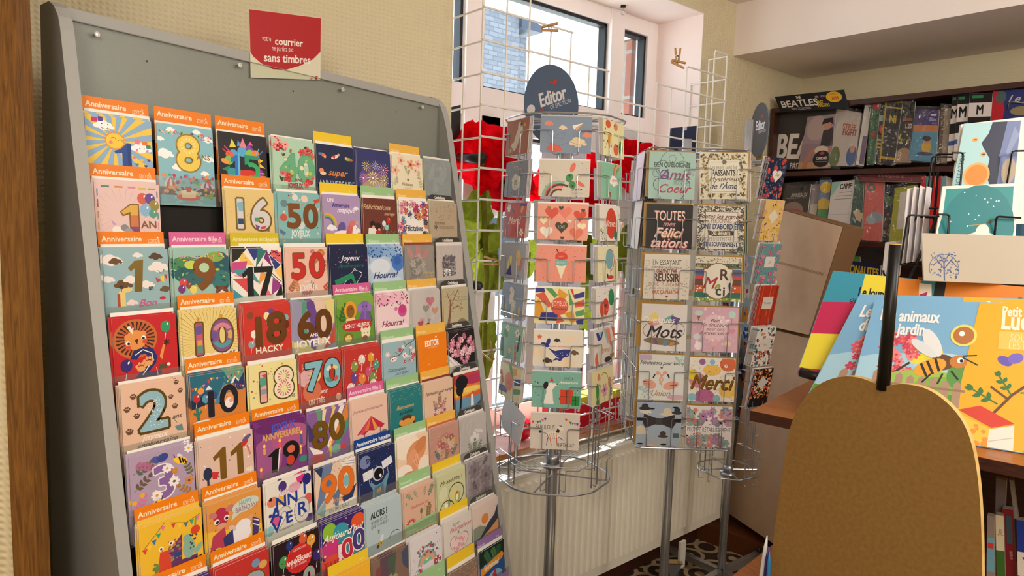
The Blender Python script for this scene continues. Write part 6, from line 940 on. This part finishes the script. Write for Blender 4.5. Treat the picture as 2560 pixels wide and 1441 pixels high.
quad('header_card',B1([(1937,242),(2110,224),(2122,270),(1951,281)],-.012),'14141c','T 33 14 10 cfc8c0 BEATLES;N 34 5 4.5 cfc8c0 THE;n 33 22.5 3.5 b8b0b0 VINYL COLLECTION;N 63 15 4.5 c8a830 PAST;N 67 20 4.5 c8a830 MASTERS;e 84 9 11 8 d8a818;N 85 11 5 a8442c 29.99;n 84 4.5 2.2 5a4a20 LE NUMÉRO 23;r 58 5 63 8 8a8088;r 66 5 72 8 8a5a78',.003,'','',parent=BT,edge='222')
quad('sleeve_print',B1([(2019,292),(2090,285),(2075,421),(1994,423)],.035),'8a7480','r 0 0 100 90 93808a;e 40 40 34 40 a89490;r 0 150 100 190 b08a68;p 3a3438 64 50 96 40 100 100 60 100;e 76 34 12 14 b8846c;p 2a2224 56 30 60 12 92 10 96 34 84 24;p a8745c 30 110 66 100 96 104 96 120 60 122 36 124 24 180 10 184 16 140;e 66 112 22 14 c8b8a8;c 70 140 27 241e1e;N 70 138 8 d8d0cc CENSURÉ!;r 52 148 88 149 a89890;p a04050 60 122 70 116 80 122 70 128;p 1a1618 4 182 18 176 20 190 6 200',.003,'','',parent=BT)
mag([(2092,272),(2153,282),(2136,414),(2070,416)],.05,'b8aca4','N 62 62 22 a8502c STREE;N 66 84 22 8a3a2c FIGHT;e 20 180 20 40 5a6a3a;e 84 176 20 40 3a5a90;e 84 150 10 14 b8846c','crumpled pale bag with orange lettering beside the record pack',.02)
mag([(2164,252),(2180,252),(2158,416),(2139,412)],.05,'c8c4c0','N 80 120 60 5a4a4a T;r 40 500 100 900 6a5a78','thin white magazine with a dark letter T beside the green one')
mag([(2179,248),(2202,247),(2187,410),(2168,408)],.045,'2c5a3a','c 70 80 50 c03038;N 76 84 50 e8e0dc 4;c 60 440 30 a03038','green magazine with a red price disc on the top bookcase shelf')
mag([(2200,249),(2226,250),(2208,410),(2187,406)],.05,'1a1a1c','c 70 320 56 c03428;N 70 322 40 e8b8a0 9,99;r 0 170 70 230 9ab0a8;v 40 510 40 c8a020 FURY'.replace(';v 40 510 40 c8a020 FURY',';r 10 430 70 450 c8a020;r 10 470 70 490 c8a020;r 10 510 70 530 c8a020'),'black magazine with a red price disc, left of the yellow-framed one')
mag([(2214,248),(2257,252),(2236,412),(2198,406)],.04,'1c1b1e','r 0 0 100 14 b09020;r 0 0 9 500 b09020;r 0 360 100 376 b09020;r 9 44 100 54 b09020;N 56 120 48 b8a030 Ni;d 14 5 12 5a5a60,8a8a90 l 16 180 96 300','black magazine with a yellow frame on the top bookcase shelf')
mag([(2257,254),(2288,254),(2276,407),(2238,407)],.045,'221e1e','N 66 190 34 b8b0b0 1.20;r 20 130 90 150 8a4a2c;e 50 430 60 70 a08068;d 14 6 12 8a8a8a,b8b050 l 10 230 90 330','black bagged magazine marked 1.20, right of the yellow-framed one')
mag([(2290,274),(2348,275),(2340,406),(2272,401)],.04,'4a88a8','r 0 0 100 66 3a2a68;r 0 66 100 96 b87038;N 78 40 16 a8a0c8 Blanc;n 84 56 10 a8a0c8 et les;r 66 18 90 26 c8c0c8;e 60 160 18 30 c8a030;c 60 134 15 b88a70;e 58 124 17 12 2a2220;e 56 190 30 8 3a3a68','blue and purple bagged children\'s magazine with a small toy doll')
mag([(2352,268),(2378,270),(2366,408),(2344,406)],.045,'5a4238','r 40 0 100 900 8a7a68','brown bagged magazine beside the blue and purple one')
for i,(a,b) in enumerate(((2381,2398),(2396,2425),(2425,2482))):
    mag([(a,240-i*3),(b,238-i*3),(b-14,402),(a-14,404)],.04-.012*i,'d6ccc8','r 0 0 100 %d 161416;r 10 %d 60 %d 2a7a4a;N 50 %d %d 161416 M;r 0 %d 100 %d 161416;r 0 %d 100 %d 3a5a9a'%((170,30,80,300,150,470,640,760,840),(95,20,50,175,100,270,380,440,490),(48,10,24,84,46,120,160,190,215))[i],['leftmost of three overlapping black and white magazines','middle of three overlapping black and white magazines','rightmost of three overlapping black and white magazines'][i]+' on the top bookcase shelf',bag=False)
mag([(2483,228),(2580,220),(2570,402),(2470,402)],.02,'26306a','p b01c28 0 0 22 0 34 60 26 120 0 120;e 22 20 14 20 4a5a5a;I 72 28 22 b8b0a0 Le P;e 78 66 30 14 8a7a58','dark blue book with a red spine at the right end of the top bookcase shelf',bag=False,name='book',cat='book')
mag([(1962,465),(2028,460),(2016,560),(1950,560)],.05,'2c2a2a','N 60 38 14 a89c98 ANNEAUX;r 10 48 90 50 8a8480;e 40 96 42 34 8a706a;e 44 112 44 24 b83a28;N 50 108 14 e8c8b8 N°2','black bagged magazine with a red N°2 label on the second bookcase shelf')
mag([(2030,462),(2050,460),(2038,560),(2020,560)],.06,'8a8088','r 0 260 100 700 b8b0a8','grey bagged magazine between the black one and the green one')
mag([(2050,450),(2078,450),(2066,575),(2040,575)],.05,'5a7aa0','c 60 70 54 d8b028;n 60 72 24 a86a30 10 ANS;e 50 230 60 60 c8a838;r 0 270 100 460 3a8a48;e 60 420 40 60 c89a78'.replace('n 60 72 24 a86a30 10 ANS;',''),'green and blue bagged magazine with a yellow disc on the second shelf')
mag([(2080,456),(2136,450),(2120,590),(2064,590)],.035,'c4bcb8','p 8ab0a8 0 0 44 0 10 60 0 64;N 66 24 22 2a2424 CAMP;r 40 50 96 53 8a8080;r 30 66 96 69 8a8080;r 20 80 96 83 8a8080;r 0 150 100 152 a09898','white delivery sheet headed CAMP between the bagged magazines',bag=False,name='paper_sheet',cat='paper')
mag([(2134,448),(2160,448),(2154,582),(2116,578)],.04,'3a5450','e 50 60 34 24 4a6a5a;p c8b090 30 260 60 240 100 280 90 340 60 330;d 8 5 16 c8b090 l 30 250 96 330','dark green bagged magazine with a beige plastic toy')
mag([(2164,450),(2211,452),(2204,604),(2154,600)],.04,'c8605a','c 34 40 22 5a6a70;c 34 40 10 c87858;N 66 46 20 6a7a80 ool;e 64 200 38 30 8a98a4;c 40 214 26 98a4ac'.replace('N 66 46 20 6a7a80 ool;',''),'coral bagged magazine with a grey plastic toy on the second shelf')
mag([(2210,470),(2236,470),(2228,604),(2200,604)],.05,'262c38','e 60 130 40 50 4a6a3a;d 20 5 20 5a4034,8a7060 c 10 260 90 480','dark bagged magazine between the coral and the lime ones')
mag([(2238,470),(2294,462),(2282,604),(2222,604)],.03,'9a9a24','r 26 24 100 200 c8c0bc;n 70 50 12 8a4a40 LE','lime bagged magazine with a white panel on the second shelf')
mag([(2140,432),(2312,438),(2308,456),(2150,452)],.03,'6a2028','n 52 5 5.5 b88a84 A la découverte du','long maroon header strip above the lime magazine',bag=True,t=.004)
for i,(x,c_) in enumerate(((2302,'c02024'),(2316,'5a8a94'),(2328,'c02428'),(2342,'b81c24'),(2354,'6a90a0'))):
    mag([(x,442),(x+11,440),(x+4,600),(x-6,600)],.02,c_,'',['leftmost red book spine','dark teal spine','middle red book spine','rightmost red book spine','blue-grey spine'][i]+' in the row behind the black wire stand',bag=False,t=.12,name='book',cat='book')
for i,(x,c_,l) in enumerate(((2508,'c8a820','yellow'),(2522,'d87c20','orange'),(2536,'3a6a88','blue'),(2552,'4a7a94','second blue'))):
    mag([(x+6,505-i*10),(x+18,505-i*10),(x+14,640),(x-2,640)],.02,c_,'',l+' book spine on the second shelf at the right edge',bag=False,t=.12,name='book',cat='book')
mag([(2126,652),(2202,664),(2196,760),(2112,750)],.05,'1e2444','N 46 26 26 c8a828 IONAUTES;r 0 44 100 60 6a8a3a','navy children\'s magazine with yellow lettering on the third shelf',bag=False)
mag([(2126,640),(2150,642),(2150,700),(2110,700)],.09,'5a8a3a','','green magazine edge behind the navy one on the third shelf',bag=False)
quad('envelope',[at(2215,606,1.62),at(2262,600,1.62),at(2250,690,1.60),at(2206,690,1.60)],'cfc8c8','',.004,'white envelope behind the black stem of the apple board','envelope','cards in the black wire stand')
# ---- cardboard boxes between the notebook spinner and the bookcase
a=hz(1822,1285,.12); b=hz(1925,1355,.12); fd=V((b.x-a.x,b.y-a.y,0)).normalized(); fn=V((-fd.y,fd.x,0)); fn=fn if fn.x<0 else -fn
def fb(x,y,off=0): return hit(x,y,fn,a+fn*off)
mb=MB(); F=[fb(1880,812,-.01),fb(2075,860,-.01),b+fd*.12,a-fd*.0]; F[3]=fb(1818,1282); F[2]=fb(1985,1395)
K=[p-fn*.22 for p in F]; mb.hexa([F[3],F[2],K[2],K[3],F[0],F[1],K[1],K[0]],'card_board'); o=tag(mb.build('cardboard_box'),'tall lower cardboard box standing behind the counter','box','cardboard boxes')
mb=MB(); F=[fb(1950,524,.03),fb(2107,568,.03),fb(2022,838,.03),fb(1880,806,.03)]
side=hit(2160,573,fn,a+fn*-.16)-F[1]; K=[F[0]+side,F[1]+side,F[2]+side*.8,F[3]+side*.8]
BXx=empty('cardboard_box',(F[3]+F[2])/2,'opened upper cardboard box tilted on top of the taller one','box','cardboard boxes')
mb.hexa([F[3],F[2],K[2],K[3],F[0],F[1],K[1],K[0]],'card_board'); child(mb,'body',BXx)
mb=MB(); mb.slab([F[0]+ZV*.0015,F[1]+ZV*.0015,K[1]+ZV*.0015,K[0]+ZV*.0015],ZV*.002,'card_dark'); child(mb,'opening_shade',BXx)  # dark sheet painted for the shade inside the open top
mb=MB(); q=[F[1]+fn*-.001+(F[1]-F[0]).normalized()*.0015,K[1]+(F[1]-F[0]).normalized()*.0015,K[2]+(F[1]-F[0]).normalized()*.0015,F[2]+(F[1]-F[0]).normalized()*.0015]; mb.slab(q,(F[1]-F[0]).normalized()*.002,'card_dark'); child(mb,'side_flap',BXx)
mb=MB(); q=F[0]+(F[3]-F[0])*.42+fn*.0012; r_=F[1]+(F[2]-F[1])*.42+fn*.0012
for i in range(46):
    t=.12+i*.018; p=q+(r_-q)*t; d_=(F[3]-F[0]).normalized(); e_=(F[1]-F[0]).normalized(); mb.face([p-e_*.0009,p+e_*.0009,p+e_*.0009+d_*.011,p-e_*.0009+d_*.011],'card_dark')
child(mb,'perforation',BXx)
# ------------------------------------------------------------------ white wire grid standing in front of the window opening
GX0,GS,GY,GN,GK=1.302,.0942,1.648,15,.0945
gz=lambda k:2.132-GK*k
GD=empty('wire_grid_panel',(GX0+GS*7,GY,.64),'white folding wire grid with a stepped top standing before the window','grid panel')
mb=MB(); KB=15
top=[-2,-2,-1,0,0,1,1,2,2,1,1,0,0,-1,-1]
for i in range(GN): x=GX0+GS*i; mb.tube([(x,GY,gz(top[i])),(x,GY,gz(KB))],.0032,'wirewhite',6)
for k in range(-1,KB+1):
    i=0
    while i<GN:
        if top[i]<=k:
            j=i
            while j+1<GN and top[j+1]<=k: j+=1
            if j>i: mb.tube([(GX0+GS*i-.003,GY-.005,gz(k)),(GX0+GS*j+.003,GY-.005,gz(k))],.0034,'wirewhite',6)
            i=j+1
        else: i+=1
child(mb,'front_grid',GD)
for x,nm in((GX0,'left'),(GX0+GS*14,'right')):
    mb=MB()
    tp=-2 if nm=='left' else -1
    for j in(1,2): mb.tube([(x,GY+GS*j*.93,gz(tp+(j-1)*(nm=='right'))),(x,GY+GS*j*.93,gz(KB-1))],.003,'wirewhite',6)
    for k in range(tp,KB): mb.tube([(x,GY-.003,gz(k)-.004),(x,GY+GS*(2 if k>tp or nm=='left' else 1)*.93,gz(k)-.004)],.003,'wirewhite',6)
    child(mb,'side_wing',GD)
def peg(c,dirv,ang,label):
    """wooden clothes peg: two prongs and a spring"""
    d=V(dirv).normalized(); s=d.cross(FW).normalized(); r_=empty('clothes_peg',c,label,'clothes peg','clothes pegs on the wire grid')
    for sg in(-1,1):
        mb=MB(); a=V(c)-d*.026+s*sg*.004; b=V(c)+d*.03+s*sg*(.004+ang)
        w=FW*.0045; t=s*.0032; mb.hexa([a-w-t,a+w-t,b+w-t,b-w-t,a-w+t,a+w+t,b+w+t,b-w+t],'peg'); child(mb,'prong',r_)
    mb=MB(); mb.tube([V(c)-FW*.006+s*.008,V(c)+FW*.006-s*.008],.0028,'steel',8); child(mb,'spring',r_)
gp=lambda x,y:hy(x,y,GY-.008)
peg(gp(1372,70),RT+UP*.1,.008,'wooden clothes peg lying on the top wire near the church tower')
peg(gp(1694,140),UP+RT*.02,.006,'wooden clothes peg standing upright on the stepped wire, right of the window')
peg(gp(1694,158),RT-UP*.35,.006,'wooden clothes peg lying along the stepped wire, right of the window')
peg(gp(1232,655),-RT+UP*.15,.008,'wooden clothes peg on the grid beside the left column of postcards')
peg(gp(1222,885),-RT*.5+UP*.8,.02,'large open wooden clothes peg low on the grid beside the rack edge')
# navy folder hung on the right of the grid
c=[hy(x,y,1.70) for x,y in((1680,320),(1746,314),(1742,410),(1672,410))]
quad('hanging_folder',c,'2c3450','r 44 0 56 8 c8ccd8',.008,'navy folder hanging on the right side of the wire grid','folder',edge='222838')
# ------------------------------------------------------------------ paper poppies in the window
def petal(mb,c,n,u,v,r,a,k,rg,wid=.75):
    G=7; pts=[]
    for i in range(G+1):
        for j in range(G+1):
            t=i/G; s=(j/G-.5)*2; w=wid*math.sin(min(1,t*1.1+.08)*math.pi*.62)
            x=t*r*(1+.12*rg.uniform(-1,1)*(t>.9)); y=s*w*r
            X=x*math.cos(a)-y*math.sin(a); Y=x*math.sin(a)+y*math.cos(a)
            h=r*(.28*t*t-.1+.06*math.sin(5*s+a*3)*t+.03*rg.uniform(-1,1))
            pts.append(c+u*X+v*Y+n*h)
    fs=[(i*(G+1)+j,(i+1)*(G+1)+j,(i+1)*(G+1)+j+1,i*(G+1)+j+1) for i in range(G) for j in range(G)]
    mb.mesh(pts,fs,k)
def poppy(px,Y,r,n,foot,label,k='poppy',seed=1):
    c=hy(*px,Y); rg=random.Random(seed); n=V(n).normalized(); u=n.orthogonal().normalized(); v=n.cross(u)
    f=hy(*foot,Y+.01); f.z=max(f.z,ZS); rt=empty('paper_poppy',(f.x,f.y,f.z),label,'paper flower','paper poppies in the window')
    for i in range(5):
        mb=MB(); petal(mb,c,n,u,v,r,2*math.pi*i/5+rg.uniform(-.2,.2),k,rg); child(mb,'petal',rt,True)
    mb=MB(); mb.tube([c+n*.01*0,c+n*.02],[r*.16,r*.1],'222',10); child(mb,'flower_centre',rt)
    mb=MB(); m_=(c+f)/2+V((.02,0,.03)); mb.tube([c-n*.01,c*.6+m_*.4,m_,f],.009,'stem',8); child(mb,'stem',rt,True)
    return rt,c,f
def leafm(rt,px,tip,w,Y,k='leaf',seed=3):
    a=hy(*px,Y); b=hy(*tip,Y+.02); rg=random.Random(seed); d=b-a; l=d.length; d.normalize(); s=d.cross(V((0,1,0))).normalized(); n=s.cross(d); mb=MB(); G=10; L_=[];
    for i in range(G+1):
        t=i/G; ww=w*l*math.sin(math.pi*min(1,t*.95+.05))**.8*(1+.35*(i%2)*rg.uniform(.5,1)); m_=a+d*l*t+n*.04*l*math.sin(math.pi*t)
        L_+=[m_-s*ww+n*.03*l,m_,m_+s*ww+n*.03*l]
    fs=[]
    for i in range(G): fs+=[(i*3,i*3+1,i*3+4,i*3+3),(i*3+1,i*3+2,i*3+5,i*3+4)]
    mb.mesh(L_,fs,k); child(mb,'leaf',rt)
r1,_,_=poppy((1205,392),1.84,.108,(-.5,-.8,.15),(1205,1010),'large red paper poppy in the window left of the postcard spinner',seed=2)
leafm(r1,(1215,470),(1165,660),.26,1.85); leafm(r1,(1240,560),(1218,660),.3,1.86,'leaf2',5); leafm(r1,(1190,640),(1262,720),.3,1.87,'leaf2',6)
r2,_,_=poppy((1262,450),1.90,.10,(-.6,-.7,.2),(1180,940),'red paper poppy half hidden behind the left postcards','poppy2',seed=5)
leafm(r2,(1330,600),(1320,700),.35,1.9,'leaf2',7); leafm(r2,(1235,800),(1215,960),.15,1.9,'leaf2',8)
r3,_,_=poppy((1425,470),1.92,.15,(-.6,-.7,.25),(1420,980),'red paper poppy behind the front column of postcards',seed=8)
leafm(r3,(1460,590),(1480,700),.4,1.92,'leaf2',9); leafm(r3,(1440,680),(1500,830),.3,1.9,'leaf',10)
r4,_,_=poppy((1590,420),1.86,.105,(-.55,-.75,.25),(1560,1000),'red paper poppy in the window between the two card spinners',seed=11)
leafm(r4,(1570,560),(1620,690),.4,1.9,'leaf2',12)
# ------------------------------------------------------------------ things on and before the lower window
def wq(px,Y,base,sp,label,name='poster',cat='poster',t=.001,group=None): return quad(name,[hy(x,y,Y) for x,y in px],base,sp,t,label,cat,group)
wq([(1128,268),(1152,262),(1150,392),(1128,392)],1.90,'1b1c1e','','black panel leaning in the window corner beside the rack','display_board','board',.012)
mb=MB(); a=hy(1150,394,1.86); b=hy(1204,398,1.74); mb.tube([a,b],.016,'blackplastic',16); mb.tube([b,b+(b-a).normalized()*.001],.013,'333',12); tag(mb.build('black_tube',None,None,True),'black tube lying across the grid in front of the red poppy','tube')
mb=MB(); a=hy(1168,712,1.80); b=hy(1197,715,1.70); mb.tube([a,b],.014,'blackplastic',16); mb.tube([b,b+(b-a).normalized()*.001],.010,'4a4a4a',12); tag(mb.build('black_tube',None,None,True),'short black tube end beside the rack, above the open clothes peg','tube')
wq([(1238,318),(1300,335),(1290,520),(1232,520)],1.99,'bluecloth','','blue cloth hanging behind the lower window pane','cloth','cloth')
wq([(1226,545),(1300,545),(1300,730),(1222,730)],1.985,'9ab8e0','','pale blue sheet behind the stems in the lower window','poster','poster',group='sheets in the window')
wq([(1480,290),(1600,330),(1590,560),(1470,545)],1.975,'paperback','e 50 30 30 20 b8b0d8','pale lavender poster on the glass behind the right column of postcards',group='sheets in the window')
wq([(1335,500),(1470,500),(1470,705),(1335,705)],1.96,'paperback','r 20 14 60 18 5a68b8;r 20 24 80 27 a0a4c0','white notice behind the front column of postcards',group='sheets in the window')
wq([(1300,790),(1400,790),(1400,960),(1300,960)],1.95,'paperback','r 60 40 70 60 d83a4a;r 70 40 80 70 3a5ac0','white notice low in the window behind the whale postcard',group='sheets in the window')
wq([(1560,720),(1640,730),(1630,900),(1550,900)],1.96,'c8b0c0','','pinkish sheet low in the window between the spinners',group='sheets in the window')
wq([(1760,640),(1880,640),(1860,1060),(1740,1060)],1.775,'b8cfe8','d 60 5 8 d83a7a,f0a030,3a6ac0,f4f0f0 f','colourful flowered gift bag on the wall behind the square spinner','gift_bag','bag',.004)
# red case and ball on the sill
p=hy(1372,1056,1.86); q=hy(1548,1030,1.86); rc=empty('toy_case',((p.x+q.x)/2,1.86,ZS),'red spotted toy case on the window sill behind the postcards','toy case')
mb=MB(); mb.box((p.x,1.80,ZS),(q.x,1.90,ZS+.09),'d8182c'); rg=random.Random(4)
for i in range(22):
    x,z=rg.uniform(p.x+.02,q.x-.02),ZS+rg.uniform(.012,.08); mb.face([(x+.007*math.cos(t*.785),1.7992,z+.007*math.sin(t*.785)) for t in range(8)],'f4e8e4')
child(mb,'case_body',rc)
mb=MB(); mb.box((p.x+.03,1.81,ZS+.09),(q.x-.05,1.89,ZS+.12),'e8d840'); child(mb,'case_lid',rc)
c=hy(1306,985,1.83); bm_=MB(); rr=.045; c.z=ZS+rr
for i in range(10):
    for j in range(16):
        f_=lambda i,j:c+V((rr*math.sin(math.pi*i/10)*math.cos(2*math.pi*j/16),rr*math.sin(math.pi*i/10)*math.sin(2*math.pi*j/16),rr*math.cos(math.pi*i/10)))
        bm_.face([f_(i,j),f_(i+1,j),f_(i+1,j+1),f_(i,j+1)],'d81830')
o=bm_.build('red_ball',None,None,True); tag(o,'shiny red ball on the window sill beside the red toy case','ball')
# poster tucked behind the clear sheet on top of the rack
TL,TR,BR,BL=[hit(x,y,N_,rk(0,.0062,0)) for x,y in((622,22),(803,45),(801,200),(627,194))]
TL-=N_*.0;
quad('notice_card',[TL,TR,BR,BL],'d9d4bc','p b02024 0 0 100 0 100 40 88 50 70 58 48 64 30 64 14 58 4 51 0 46;n 22 30 6 ecdcd4 votre;T 53 32 8 f0e4dc courrier;n 44 40 6 ecdcd4 ne partira pas;T 51 51 9 f0e4dc sans timbres;p b02024 78 76 84 80 90 76 92 70 96 70 92 80 84 86 79 83;p 3a2a2c 78 76 80 84 84 86 79 84;p b02024 82 74 88 72 84 78;n 91 83 3.4 6a5a58 bpost',.0008,'red and white notice card about stamps tucked at the top of the grey rack','notice')
